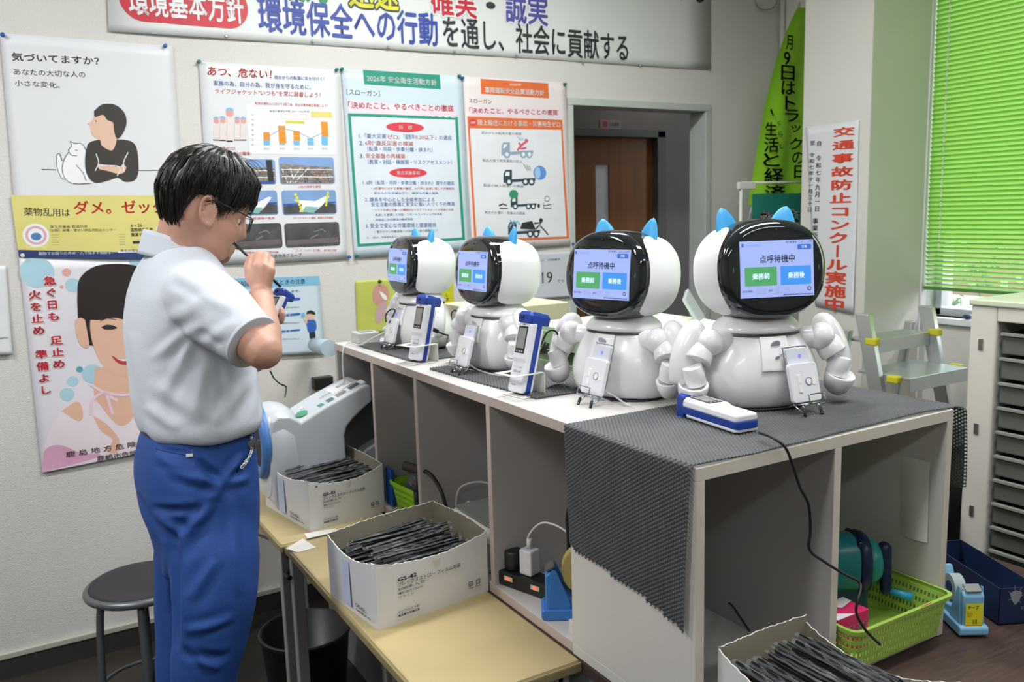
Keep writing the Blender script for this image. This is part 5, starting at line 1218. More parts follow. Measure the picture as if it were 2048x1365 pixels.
s.vtext('急ぐ日も', 101, 0, 0, 0, redl) if False else None
def vt(t, x0, y0, x1, y1, wd, m, b=.02, outline=None):
    n = len(t)
    for i, c_ in enumerate(t):
        if c_ == ' ': continue
        ya_ = y0 + (y1 - y0) * i / n; yb2 = y0 + (y1 - y0) * (i + 1) / n; xc = x0 + (x1 - x0) * (i + .5) / n
        a = s.px(xc - wd / 2, yb2 - (yb2 - ya_) * .08); b_ = s.px(xc + wd / 2, ya_ + (yb2 - ya_) * .08)
        if c_ == 'ー': s.rect(a[0] + (b_[0] - a[0]) * .44, a[1], a[0] + (b_[0] - a[0]) * .56, b_[1], m, .0022, 'lettering'); continue
        if c_ == 'ッ': s.em(c_, a[0], a[1], b_[0] + .004, b_[1] + .004, m, b, h=.0022); continue
        s.em(c_, a[0], a[1], b_[0], b_[1], m, b, h=.0022, outline=outline, ow=.06)
vt('急ぐ日も 足止め', 98, 550, 119, 740, 21, redl, .03, wh_); vt('火を止め 準備よし', 68, 578, 92, 792, 21, redl, .03, wh_)
L('鹿 島 地 方 危 険', 132, 915, 272, 893, 12, k_, .01, h=.0022); L('鹿嶋市危険物', 194, 923, 290, 908, 12, k_, .01, h=.0022)
s.build(s.t)
# 3: life-jacket poster with chart and six photographs
s = poster('poster', 'white safety poster with bar chart, cartoon workers and six photographs', (397, 123), (680, 140), (420, 530), (694, 518), paper, pins=((397, 124, pingr), (672, 140, pingr), (697, 514)))
L('あつ、危ない！', 414, 152, 542, 159, 20, rd_, .02, skew=.15); L('荷台からの転落に気を付けて！', 548, 159, 648, 162, 8, bl_, .01, skew=.1)
L('家族の為、自分の為、我が身を守るために、', 427, 172, 622, 180, 11, bl_, .008); L('ライフジャケット”いつも”を常に装着しよう！', 429, 188, 640, 196, 11, rd_, .006, skew=.15)
L('転落災害防止に向けて3現了後、防止対策を確立実施しよう！', 510, 210, 655, 215, 6, rd_); s.rect(*s.px(499, 308), *s.px(668, 216), wh_, .0008, key='chart_panel'); L('転落災害発生件数 2021～2025年度', 539, 225, 618, 226, 5, k_, h=.0012)
s.rect(*s.px(622, 235), *s.px(664, 224), yl_, .0012, key='chart_note'); s.rect(*s.px(571, 247), *s.px(608, 242), mat('arrow_yellow', '#d6c84a', .5), .0012, key='chart_arrow'); s.frame(*s.px(562, 238), *s.px(613, 229), .0012, mat('frame_pink', '#e0a5a5', .5), .0012, key='chart_frame')
oc = mat('bar_orange', '#e08f1e', .5)
for i, (x, y0, y1, y2) in enumerate(((533, 291, 281, 265), (564, 290, 287, 252), (593, 291, 282, 262), (621, 291, 277, 277), (649, 291, 273, 244))):
    s.rect(*s.px(x - 6, y0), *s.px(x + 6, y1), lb_, .0012, key='chart_bar#a%d' % i)
    if y2 < y1: s.rect(*s.px(x - 6, y1), *s.px(x + 6, y2), oc, .0012, key='chart_bar#b%d' % i)
    L(str(2021 + i), x - 6, 300, x + 6, 300, 4, kg, h=.0012)
s.line([s.px(*p) for p in ((533, 275), (564, 257), (593, 263), (621, 277), (649, 264))], .002, mat('chart_line', '#7f93b5', .5), .0015, key='chart_line')
for i in range(7): s.line([s.px(510, 291 - i * 10), s.px(662, 293 - i * 10)], .0008, mat('grid_grey', '#cfd0d4', .5), .0010, key='grid_line#%d' % i); L(str(i * 2), 503, 292 - i * 10, 507, 292 - i * 10, 4, kg, h=.0012)
hb = mat('helmet_blue', '#7fb9d4', .5); sf = mat('cartoon_suit', '#e2d6d2', .5); fc = mat('cartoon_face', '#dc9d94', .5)
for i, (x, y, h_) in enumerate(((432, 238, 46), (445, 237, 48), (474, 238, 46), (486, 238, 46), (459, 222, 66))):
    cx, cy = s.px(x, y); k = h_ * .00032
    s.poly([s.px(x - 5, y + 9), s.px(x + 5, y + 9), s.px(x + 6, y + h_ * .9), s.px(x - 6, y + h_ * .9)], sf, .0010 + i * .0002, key='cartoon_body#%d' % i); s.ell(cx, cy - .008, k * .62, k * .7, fc, .0012 + i * .0002, key='cartoon_face#%d' % i); s.ell(cx, cy, k * .7, k * .55, hb, .0014 + i * .0002, key='cartoon_helmet#%d' % i, a0=0, a1=180)
    s.rect(*s.px(x - 6, y + h_ * .94), *s.px(x + 6, y + h_ * .9), k_, .0012, key='cartoon_shoes#%d' % i)
L('転落ゼロ！', 436, 300, 470, 301, 7, rd_, .01); L('転落災害ゼロの職場！', 432, 311, 502, 312, 8, rd_, .01)
sky_ = mat('photo_sky', '#7f9fd0', .4, var=.1); asph = mat('photo_dark', '#4b4a4d', .4, var=.3, vs=18); stl = mat('photo_steel', '#8b7f78', .4, var=.4, vs=45, stretch=(1, 1, 3)); trk = mat('photo_truck_blue', '#2f58a8', .4, var=.2); gnt = mat('photo_teal', '#7fb5ae', .4); rst = mat('photo_rust', '#9c6a50', .4)
for i, (x0, y0, x1, y1, ms) in enumerate(((462, 319, 549, 369, 0), (560, 315, 667, 369, 1), (465, 381, 553, 432, 2), (565, 380, 671, 431, 3), (468, 446, 561, 500, 4), (570, 444, 677, 496, 4))):
    a = s.px(x0, y1); b_ = s.px(x1, y0); nm = 'photo_panel#%d' % i
    s.rect(a[0], a[1], b_[0], b_[1], [sky_, sky_, sky_, sky_, asph, asph][i], .0010, key=nm, r=.012)
    W_, H_ = b_[0] - a[0], b_[1] - a[1]
    def q(u, v): return (a[0] + u * W_, a[1] + v * H_)
    if ms in (0, 1):
        s.poly([q(.02, .03), q(.98, .03), q(.98, .62), q(.02, .75)], stl, .0013, key=nm); random.seed(i)
        for j in range(16): u = random.random(); s.line([q(.05 + .9 * u, .05), q(max(.04, min(.96, .05 + .9 * u + random.uniform(-.3, .3))), .6)], .003, [wh_, rst, k_, asph][j % 4], .0016 + .00005 * j, key=nm)
        for j in range(4): s.line([q(.03, .15 + j * .13), q(.97, .12 + j * .14)], .003, [kg, wh_][j % 2], .0024 + .0001 * j, key=nm)
        if ms == 0: s.poly([q(.82, .05), q(.95, .05), q(.93, .97), q(.80, .97)], k_, .003, key=nm); s.poly([q(.02, .02), q(.98, .02), q(.96, .10), q(.02, .12)], trk, .0031, key=nm)
    if ms in (2, 3):
        s.poly([q(.02, .04), q(.98, .04), q(.98, .42), q(.5, .5), q(.02, .36)], asph, .0013, key=nm); s.poly([q(.02, .38), q(.98, .45), q(.98, .52), q(.02, .46)], trk, .0014, key=nm)
        s.poly([q(.30, .12), q(.55, .08), q(.72, .35), q(.88, .72), q(.80, .74), q(.6, .55), q(.42, .58), q(.2, .62), q(.36, .42)], wh_, .0016, key=nm); s.poly([q(.34, .12), q(.56, .06), q(.66, .3), q(.42, .34)], gnt, .0018, key=nm)
        if ms == 3:
            for j in range(6): s.ell(*q(.25 + j * .02, .82 - j * .13), .006, .006, mat('marker_yellow', '#d9d73a', .4), .0019, key=nm); s.ell(*q(.85 - j * .01, .88 - j * .1), .005, .005, mat('marker_yellow', '#d9d73a', .4), .0019, key=nm)
    if ms == 4:
        s.poly([q(.03, .1), q(.97, .14), q(.97, .36), q(.03, .3)], mat('photo_bed', '#6a5f62', .4, var=.2), .0013, key=nm)
        s.line([q(.45, .35), q(.6, .5), q(.52, .62), q(.68, .72), q(.74, .6)], .006, kg, .0015, key=nm)
    L(['荷台上での作業', '小物の積荷を確認', 'ころ、保護帽の着用', 'ライフジャケット着用、器具の正常確認', '荷締めの高さ確認作業', 'ロープ・ワイヤーを点検し、掛け替え作業'][i], x0 + (20 if i > 1 else 35), y1 + 8, x1 - (5 if i > 1 else 25), y1 + 7, 5, rd_, h=.0012)
L('日鉄物流グループ', 540, 517, 602, 514, 8, k_)
s.build(s.t)
# 4: green-framed policy poster
s = poster('poster', 'pale blue poster with green frame and green header, second from the door', (682, 138), (925, 152), (708, 517), (940, 500), paper_b, pins=((682, 139, pingr), (917, 153, pingr), (712, 513, pingr)))
s.poly(PX([(725, 140), (879, 150), (881, 179), (728, 169)]), gn_, .0007, key='header'); L('2026年 安全衛生活動方針', 733, 163, 873, 172, 13, wh_, .015, h=.0012)
L('［スローガン］', 693, 190, 759, 194, 12, k_); 
def box_px(pts, m, key, h=.0007): s.poly(PX(pts), m, h, key=key)
box_px([(694, 202), (910, 214), (914, 236), (697, 225)], mat('slogan_pale', '#e3d3dc', .5), 'slogan_panel')
L('「決めたこと、やるべきことの徹底', 696, 217, 907, 224, 14, rd_, .015, h=.0012)
box_px([(695, 227), (915, 234), (929, 480), (714, 494)], gn_, 'frame_panel'); box_px([(701, 233), (910, 240), (923, 475), (719, 488)], mat('poster_inner', '#d5dde6', .45), 'text_panel', .0010)
for (x, y, t_) in ((810, 255, '目　標'), (816, 346, '重点実施事項')):
    cx, cy = s.px(x, y); s.ell(cx, cy, .086, .020, mat('oval_red', '#d33a4a', .5), .0014, key='oval#%d' % y); L(t_, x - (12 if y < 300 else 23), y + 4, x + (14 if y < 300 else 23), y + 4, 8, wh_, .01, h=.0018)
T = lambda a, x0, y0, x1, y1, h, m=bl_, b=.008: L(a, x0, y0, x1, y1, h, m, b, h=.0015)
L = lambda t_, x0, y0, x1, y1, h_, m, b=.0, **k: s.tpx(t_, (x0, y0), (x1, y1), h_, m, bold=b, **k)
T('1.「重大災害', 717, 277, 772, 278, 10); T('ゼロ', 773, 278, 795, 279, 9, rd_); T('」「度数率', 796, 279, 829, 279, 10); T('0.20以下', 830, 279, 868, 280, 9, rd_); T('」の達成', 869, 280, 903, 281, 10)
T('2.', 718, 291, 727, 291, 9); T('6則“違反災害の撲滅', 730, 291, 826, 293, 10, rd_); T('（転落・吊荷・歩車分離・挟まれ）', 734, 303, 865, 305, 10)
T('3.', 719, 317, 728, 317, 9); T('安全基盤の再構築', 731, 317, 810, 318, 10, rd_); T('（教育・対話・横展開・リスクアセスメント）', 735, 329, 904, 330, 10)
T('1. 6則（転落・吊荷・歩車分離・挟まれ）遵守の徹底', 725, 370, 908, 371, 9); T('・6則遵守に対する意識の醸成、かけ声と指差に徹した作業実践', 742, 380, 908, 380, 5, rd_, .004); T('・定められた手順を守り、確実な作業の徹底', 742, 389, 876, 389, 5, bl_, .004)
T('2. 課長を中心とした全員参加による', 729, 404, 868, 404, 9); T('安全活動の推進と安全に強い人づくりの推進', 741, 414, 909, 412, 9)
T('・リスクを感じ作業への積極的なリスクアセスメントの実施と対策', 744, 423, 906, 422, 5, rd_, .004); T('・風通しを意識した対話・スモールミーティングの充実', 745, 433, 883, 431, 5, bl_, .004); T('・対話促し対応要領の継続実施', 746, 443, 824, 441, 5, bl_, .004)
T('3. 安全で安心な作業環境と健康維持', 730, 457, 871, 455, 10); T('・働きやすい作業環境への改善と心身の健康づくり', 748, 467, 874, 464, 6, kg, .004); T('※1　6則は、作業者自身とについての決まり', 732, 478, 830, 474, 4, kg, .004)
s.build(s.t)
# 5: orange-framed truck poster
s = poster('poster', 'pale pink poster with orange frame and truck pictures, next to the door', (925, 153), (1132, 165), (943, 503), (1146, 491), paper_p, pins=((923, 157), (1128, 169, pingr), (1143, 488)))
def PX(L_): return [s.px(*p) for p in L_]
box_px([(960, 158), (1096, 167), (1097, 197), (961, 188)], og_, 'header'); L('2026年', 1018, 172, 1042, 173, 6, wh_, .0, h=.0012); L('車両運転安全品質活動方針', 969, 186, 1088, 192, 12, wh_, .02, h=.0012)
L('スローガン', 937, 206, 983, 208, 9, k_); box_px([(937, 213), (1118, 220), (1120, 236), (939, 230)], mat('slogan_pale', '#e3d3dc', .5), 'slogan_panel'); L('「決めたこと、やるべきことの徹底', 938, 227, 1115, 231, 12, rd_, .015, h=.0012)
box_px([(934, 233), (1124, 240), (1137, 477), (948, 486)], og_, 'frame_panel'); box_px([(939, 257), (1122, 260), (1132, 473), (952, 480)], mat('poster_inner2', '#dfe0e6', .45), 'picture_panel', .0010)
cx, cy = s.px(945, 245); s.ell(cx, cy, .018, .016, mat('oval_red', '#d33a4a', .5), .0013, key='badge'); L('目標', 941, 248, 950, 248, 5, wh_, h=.0018); L('陸上輸送における事故・災害発生ゼロ', 955, 251, 1120, 255, 12, wh_, .015, h=.0013)
tk = mat('truck_ink', '#2f3f52', .5); tg = mat('truck_grey', '#8fa3ba', .5)
for i, (y, cap, col_) in enumerate(((305, '荷台からの転落災害の撲滅', tg), (360, '製品の落下飛来事故の防止', tk), (410, '製品の納入間違いの撲滅', tk), (464, '製品の水濡れ・荷痛みの撲滅', tk))):
    L(cap, 962 + i * 2, y - 36, 1042 + i * 2, y - 34, 6, kg, .004, h=.0014); X_ = 1002 + i * 4 + (10 if i == 2 else 0) ; k = .8 if i == 2 else 1
    def tp(pts, m, key): s.poly([s.px(X_ + a * k, y + b * k) for a, b in pts], m, .0016, key=key)
    tp([(0, 2), (0, -12), (4, -20), (17, -20), (17, 2)], col_, 'truck_cab#%d' % i); tp([(3, -8), (5, -16), (12, -16), (12, -8)], wh_, 'truck_window#%d' % i); tp([(0, 6), (0, 0), (64, -4), (64, 2)], col_, 'truck_bed#%d' % i)
    for j, wx in enumerate((11, 44, 56)):
        cx, cy = s.px(X_ + wx * k, y + 4 * k); s.ell(cx, cy, .017 * k, .017 * k, col_, .0019, key='wheel#%d%d' % (i, j)); s.ell(cx, cy, .009 * k, .009 * k, wh_, .0021, key='wheel_hub#%d%d' % (i, j))
def fig(pts, m, w_=.008, key='figure'): s.line([s.px(*p) for p in pts], w_, m, .0022, key=key)
pk_ = mat('figure_pink', '#cf5a78', .5); fig([(1034, 301), (1042, 291), (1050, 285)], pk_, .010); fig([(1042, 291), (1036, 286)], pk_); fig([(1040, 298), (1052, 296)], pk_); cx, cy = s.px(1052, 282); s.ell(cx, cy, .009, .009, pk_, .0022, key='figure_head')
cx, cy = s.px(1079, 346); s.ell(cx, cy, .035, .032, mat('coil_blue', '#5f8fd0', .5), .0018, key='coil'); s.ell(cx - .012, cy, .016, .026, mat('coil_light', '#9fc0e6', .5), .0020, key='coil_core')
for j in range(3): fig([(1046 + j * 6, 328 + j * 2), (1054 + j * 3, 341)], k_, .0025, 'burst#%d' % j); fig([(1034 + j * 5, 273 + j), (1040 + j * 3, 281)], lb_, .0025, 'burst#b%d' % j)
cx, cy = s.px(1026, 389); s.ell(cx, cy, .024, .020, mat('face_green', '#2f8f6a', .5), .0018, key='sign_face')
fig([(996, 412), (1004, 408), (1012, 412)], k_, .006, 'hook'); fig([(998, 417), (1014, 417)], k_, .004, 'hook_bar'); fig([(1086, 406), (1086, 417), (1101, 417), (1101, 409), (1086, 412)], k_, .003, 'factory'); cx, cy = s.px(1093, 398); s.ell(cx, cy, .014, .014, kg, .0016, key='ring'); s.ell(cx, cy, .010, .010, wh_, .0018, key='ring#2'); cx, cy = s.px(1076, 412); s.ell(cx, cy, .007, .010, k_, .0016, key='drop')
s.poly([s.px(*p) for p in ((1038, 458), (1042, 446), (1062, 442), (1070, 460))], k_, .0018, key='load_cover'); fig([(1070, 458), (1080, 446), (1066, 447)], k_, .009, 'figure#2'); cx, cy = s.px(1080, 441); s.ell(cx, cy, .010, .010, k_, .0022, key='figure_head#2'); fig([(1078, 452), (1088, 462), (1094, 470)], k_, .006, 'figure#3')
for j in range(3): fig([(1018 + j * 7, 440 + j), (1026 + j * 6, 450)], lb_, .005, 'water#%d' % j)
L('日鉄物流グループ', 1012, 494, 1068, 491, 7, kg)
s.build(s.t)
# 6: blue information sheet behind the man
s = poster('poster', 'small blue and white information sheet behind the held tester', (452, 558), (638, 552), (462, 716), (649, 706), paper_b, cat='notice')
def PX(L_): return [s.px(*p) for p in L_]
box_px([(452, 558), (638, 552), (640, 570), (453, 580)], mat('sheet_blue', '#7fb6d6', .5), 'header'); L('検知器で測定するときの注意', 470, 574, 610, 568, 11, k_, .01, h=.0012); L('下記の手順で検知器を使用します。', 470, 591, 600, 585, 6, k_)
for i, (y, t_) in enumerate(((602, '電源を入れます。'), (633, '息を吹き込みます。'), (665, '結果を確認します。'))):
    s.rect(*s.px(478, y + 8), *s.px(600, y - 7), bl_, .0009, key='step_button#%d' % i, r=.006); L(t_, 520, y + 5, 585, y + 1, 7, wh_, .01, h=.0014); L('測定中はそのまま待ちます', 565, y + 15, 598, y + 14, 3, k_)
pxs('cartoon_shirt', [(611, 642), (620, 639), (630, 642), (632, 656), (627, 664), (616, 664), (613, 655), (611, 642)], bl_, .0010); pxs('cartoon_head', [(613, 628), (620, 623), (628, 627), (629, 636), (621, 640), (614, 636), (613, 628)], sk_, .0012); pxs('cartoon_hair', [(612, 629), (614, 623), (622, 621), (629, 625), (629, 630), (620, 628), (612, 629)], k_, .0014)
pxs('cartoon_legs', [(617, 662), (628, 662), (629, 676), (619, 677), (617, 662)], k_, .0009); pxs('cartoon_arm', [(606, 634), (611, 632), (614, 646), (608, 644), (606, 634)], sk_, .0012); pxs('cartoon_device', [(601, 628), (608, 626), (609, 634), (603, 635), (601, 628)], lb_, .0014)
s.build(s.t)
# 7: yellow poster behind the farthest robot
s = poster('poster', 'yellow-green poster with a pink figure behind the farthest robot', (710, 562), (900, 550), (714, 668), (915, 655), mat('poster_yellow', '#bdc35c', .5, var=.08, vs=4), pins=((758, 563, mat('pin_dark', '#3a3a3a', .4)), (899, 551, mat('pin_dark', '#3a3a3a', .4))))
fig_p = mat('figure_salmon', '#c79488', .5, var=.08)
s.rect(*s.px(868, 659), *s.px(905, 550), mat('poster_yellow2', '#c9c71e', .5), .0007, key='side_band')
pxs('round_figure', [(743, 590), (748, 575), (760, 569), (773, 575), (777, 592), (770, 606), (758, 611), (747, 605), (743, 590)], fig_p, .0010); pxs('figure_highlight', [(757, 582), (770, 590), (773, 600), (765, 597), (757, 582)], wh_, .0013)
pxs('figure_leg', [(757, 608), (770, 602), (773, 622), (762, 642), (752, 645), (749, 630), (757, 608)], mat('figure_mauve', '#c2a0a4', .5), .0012); pxs('figure_leg', [(768, 606), (778, 620), (784, 636), (776, 644), (768, 628), (768, 606)], mat('figure_mauve', '#c2a0a4', .5), .0012)
vt('の確認を', 884, 590, 886, 632, 5, k_, .0); vt('しましょう！', 893, 585, 896, 640, 6, k_, .0)
s.build(s.t)
# 8: notice with a number
s = poster('notice_sheet', 'pale paper notice with large printed number between the two robots', (1000, 510), (1143, 503), (1010, 603), (1150, 593), mat('notice_paper', '#c9ccd4', .5), pins=((1144, 590), ), cat='notice')
L('4 419', 1043, 569, 1103, 566, 23, k_, -.0) if False else L('419', 1064, 569, 1104, 566, 23, k_); L('です', 1113, 566, 1128, 565, 6, kg); L('お問い合わせは　内線番号', 1040, 526, 1120, 521, 5, kg)
s.build(s.t)
# 9: sheet at the left picture edge
s = poster('notice_sheet', 'white sheet pinned on the wall at the left edge of the picture', (-120, 530), (12, 532), (-110, 712), (25, 710), paper, cat='notice')
L('鹿島', -60, 690, 18, 676, 4, kg); s.build(s.t)
# banner
s = poster('banner', 'large white cloth banner with red, yellow and blue lettering above the posters', (205, -260), (1421, -195), (217, 63), (1421, 140), mat('banner_cloth', '#dcdedd', .5, var=.02, vs=4), cat='banner', warp=.004)
s.rect(*[q for p in ((240, 47), (498, -40)) for q in s.px(*p)], mat('banner_red', '#c5283a', .5), .0010, key='title_pill', r=.06) if False else None
x0, y0 = s.px(241, 42); x1, _ = s.px(498, 60); _, yb2 = s.px(370, 55)
s.poly([(x, y) for x, y in rrect(x0, x1, s.px(370, 51)[1], s.px(370, 51)[1] + .155, .077, 8)], mat('banner_red', '#c5283a', .5), .0010, key='title_pill')
yb_l = s.px(370, 40)[1]
s.text('環境基本方針', s.px(258, 30)[0], yb_l, s.px(488, 45)[0], yb_l + .105, wh_, .02, h=.003)
def bt(t, xa, xb, ypx, hh, m, b=.015, **k):
    a = s.px(xa, ypx); c_ = s.px(xb, ypx); s.text(t, a[0], a[1], c_[0], a[1] + hh, m, b, h=.003, **k)
yb = s.px(520, 65)[1]
bb_ = mat('banner_blue', '#2f45a0', .5); bk_ = mat('banner_black', '#2f3335', .5)
def brow(t, xa, xb, hh, m, yy=None, b=.018, **k): yy = yb if yy is None else yy; s.text(t, s.px(xa, 60)[0], yy, s.px(xb, 90)[0], yy + hh, m, b, h=.003, **k)
brow('環境保全への行動', 517, 875, .135, bb_); brow('を通し、社会に貢献する', 884, 1254, .130, bk_, b=.012)
y2 = s.px(700, 14)[1]; by_ = mat('banner_yellow', '#d9d62a', .5)
brow('最優先・', 520, 690, .13, mat('banner_green', '#2f8a55', .5), y2, .02); brow('迅速', 700, 800, .13, by_, y2, .02, outline=bk_, ow=.045); brow('確実', 862, 955, .13, mat('banner_red', '#c5283a', .5), y2, .02, outline=wh_, ow=.05); brow('・', 972, 992, .03, bk_, y2 + .05, .02); brow('誠実', 1010, 1096, .13, mat('banner_violet', '#5a55a8', .5), y2, .02, outline=wh_, ow=.05)
brow('社会に貢献する', 1180, 1408, .115, bk_, s.px(1400, 8)[1], .012)
s.build(s.t)
for x, y in ((452, 76), (626, 86), (776, 98), (908, 107), (1032, 115), (1165, 127), (1280, 134), (1418, 141)):
    p = at(x, y, 1, WY - .01); solo(MB().lathe([(.006, 0), (.006, .003), (.003, .006)], 10, (p.x, WY - .012, p.z + .006), Matrix.Rotation(PI / 2, 3, 'X')), 'eyelet_nail', steel, 'small nail through the lower hem of the banner', 'nail', 'nails along the banner hem')
# small sign in the corridor above the door
s = Sheet(at(1200, 258, 1, CY - .003), (1, 0, 0), (0, 0, 1), (0, -1, 0))
a = s.px(1200, 258); b_ = s.px(1242, 240)
o = solo(MB().add([s.P(a[0], a[1], .001), s.P(b_[0], a[1], .001), s.P(b_[0], b_[1], .001), s.P(a[0], b_[1], .001)], [(0, 1, 2, 3)]), 'door_sign', mat('sign_dim', '#8b8784', .6), 'small sign with a red square above the corridor door', 'sign', fix=False)
a = s.px(1205, 254); b_ = s.px(1214, 243); s.rect(*a, *b_, mat('sign_red', '#a8323a', .5), .002, key='sign_square'); L('火気厳禁', 1218, 253, 1238, 253, 8, mat('sign_ink', '#4a4644', .6), h=.002); s.build(o)
# calligraphy sheet on the column
s = poster('calligraphy_sheet', 'long white paper with red brush calligraphy on the column', (1612, 255), (1719, 240), (1632, 612), (1709, 628), mat('washi_paper', '#dadbdd', .6, var=.01), plane=('x', CX0), cat='sheet')
red_o = mat('brush_red', '#d84a2c', .6)
vt('交通事故防止コンクール実施中', 1690, 250, 1671, 622, 40, red_o, .03)
vt('自 令和七年九月一日', 1640, 280, 1635, 425, 10, k_, .008); vt('至 令和七年十一月三十日', 1627, 280, 1620, 425, 10, k_, .008); vt('事業所内一同', 1632, 435, 1631, 520, 11, k_, .008)
s.build(s.t)
# flags in the corner behind the column
fl = mat('flag_lime', '#96d32e', .6, var=.05, vs=3); ft = mat('flag_teal', '#1f7f70', .6, var=.05)
FY = 3.12
t = thing('lime_flag', 'lime green advertising flag with dark lettering hanging in the corner', 'flag', (3.45, FY, .6))
A, C2 = at(1596, 14, 1, FY), at(1500, 410, 1, FY); B, D = V(3.66, FY, A.z), V(3.66, FY, C2.z)
def ff(u, v): p = A.lerp(B, u).lerp(C2.lerp(D, u), v); p = p - V(.075, 0, 0) * math.sin(min(1, v * 1.0) * PI) ** .8 * (1 - u) * (1.25 - v) ; return p + V(0, .018 * math.sin(u * 9 + v * 2) * v, 0)
part(MB().grid(ff, 20, 24), 'cloth', fl, t, fix=False)
part(MB().tube([at(1599, 5, 1, FY + .02), at(1470, 560, 1, FY + .02)], .006, 8), 'pole', mat('pole_white', '#d5d5d2', .4), t)
s = Sheet((C2.x, FY - .022, C2.z), (1, 0, 0), (0, 0, 1), (0, -1, 0)); fk = mat('flag_ink', '#233a2c', .6)
vt('1月9日はトラックの日', 1583, 40, 1616, 365, 22, fk, .01) if False else None
def vt2(t_, pts, m):
    for c_, (x, y, w_, h_) in zip(t_, pts):
        a = s.px(x - w_ / 2, y + h_ / 2); b_ = s.px(x + w_ / 2, y - h_ / 2); s.text(c_, a[0], a[1], b_[0], b_[1], m, .015, h=.0)
vt2(' 月9日はトラックの日', [(1582, 50, 9, 22), (1579, 85, 14, 28), (1574, 117, 14, 26), (1576, 146, 28, 28), (1577, 176, 28, 26), (1581, 206, 22, 26), (1584, 232, 28, 24), (1592, 258, 20, 14), (1592, 288, 26, 24), (1596, 316, 24, 24), (1600, 344, 24, 26)], fk)
vt2('、生活と経済', [(1544, 225, 8, 16), (1542, 258, 24, 26), (1543, 290, 30, 30), (1543, 320, 34, 26), (1548, 352, 40, 32), (1550, 385, 42, 30)], fk); vt2('くらし', [(1558, 246, 8, 9), (1561, 268, 9, 10), (1564, 293, 8, 9)], fk)
s.build(t)
t = thing('teal_flag', 'teal green flag with white and red print on a white rack below the lime flag', 'flag', (3.30, FY - .12, .6))
Yt = FY - .12
part(MB().box(at(1505, 400, 1, Yt).x, 3.66, Yt, Yt + .003, 1.25, at(1520, 388, 1, Yt).z), 'cloth', ft, t)
s = Sheet((at(1505, 470, 1, Yt).x, Yt - .001, at(1505, 470, 1, Yt).z), (1, 0, 0), (0, 0, 1), (0, -1, 0))
a = s.px(1520, 450); b_ = s.px(1545, 425); s.text('飲', *a, *b_, wh_, .03, h=.001, outline=mat('ink_red', '#c9282e'), ow=.06); a = s.px(1575, 450); b_ = s.px(1602, 418); s.text('な', *a, *b_, wh_, .03, h=.001); a = s.px(1553, 450); b_ = s.px(1573, 425); s.text('ま', *a, *b_, wh_, .03, h=.001); s.build(t)
t = thing('flag_rack', 'white pipe rack holding the flags in the corner', 'rack', (3.35, FY - .1, 0))
a, b_, c_ = at(1482, 366, 1, FY - .10), at(1600, 384, 1, FY - .10), at(1484, 470, 1, FY - .10); wp = mat('rack_white', '#d9d9d2', .4)
part(MB().tube([(a.x, a.y, 0), (a.x, a.y, a.z)], .008, 10), 'post', wp, t); part(MB().tube([a, (3.66, b_.y, a.z - .0)], .006, 10), 'rail', wp, t); part(MB().box(a.x - .02, a.x + .09, a.y - .01, a.y + .01, a.z - .03, a.z + .004), 'clamp', wp, t, bevel=.003)
# round cable loop high in the corner
solo(MB().tube([at(1532 + 22 * math.cos(q), 2 + 18 * math.sin(q), 1, 3.33) for q in [PI * i / 14 - .1 for i in range(16)]], .0035, 8), 'wall_cable', mat('cable_dim', '#8d8f8c', .5), 'thin grey cable loop high on the wall beside the column', 'cable')
# ------------------------------------------------------------------ the man
from mathutils.bvhtree import BVHTree
Z_ = V(0, 0, 1); A_ = ray(400, 700); A_.z = 0; A_.normalize(); U_ = V(A_.y, -A_.x, 0)     # seen from the camera side: right and away
def P(px, py, d=2.0): return atd(px, py, d)
skin = mat('skin', '#c39480', .5, var=.07, vs=18, bump=.06, bs=300); lipm = mat('lip', '#a8675c', .45, var=.05); stub = mat('stubble', '#8a6656', .6, var=.15, vs=60)
hairm = mat('hair_black', '#16130f', .38, var=.25, vs=30)
man = thing('person', 'man in white polo shirt and blue trousers blowing through a straw into a tester', 'person', (P(400, 600).x, P(400, 600).y, 0))
# head frame
th, pt = math.radians(7), math.radians(22)
f0 = U_ * math.cos(th) + A_ * math.sin(th); sN = U_ * math.sin(th) - A_ * math.cos(th)     # sN: towards the camera
hf = f0 * math.cos(pt) - Z_ * math.sin(pt); hu = Z_ * math.cos(pt) + f0 * math.sin(pt)
HCn = P(420, 418, 1.93) - sN * .074 + hf * .004
def HL(f, u, s): return HCn + hf * f + hu * u + sN * s
def interp(T, x):
    for (a, *va), (b, *vb) in zip(T, T[1:]):
        if x <= b: t = (x - a) / (b - a); t = max(0, t); return [p + (q - p) * t for p, q in zip(va, vb)]
    return list(T[-1][1:])
HT_ = [(-.118, .052, .012, .016), (-.110, .070, -.004, .032), (-.095, .080, -.030, .045), (-.075, .083, -.058, .055), (-.055, .082, -.076, .062), (-.03, .084, -.088, .069), (0, .082, -.096, .073), (.02, .088, -.100, .076), (.05, .087, -.098, .077), (.08, .072, -.086, .069), (.10, .048, -.064, .052), (.112, .020, -.036, .030), (.117, .0, -.012, .010)]
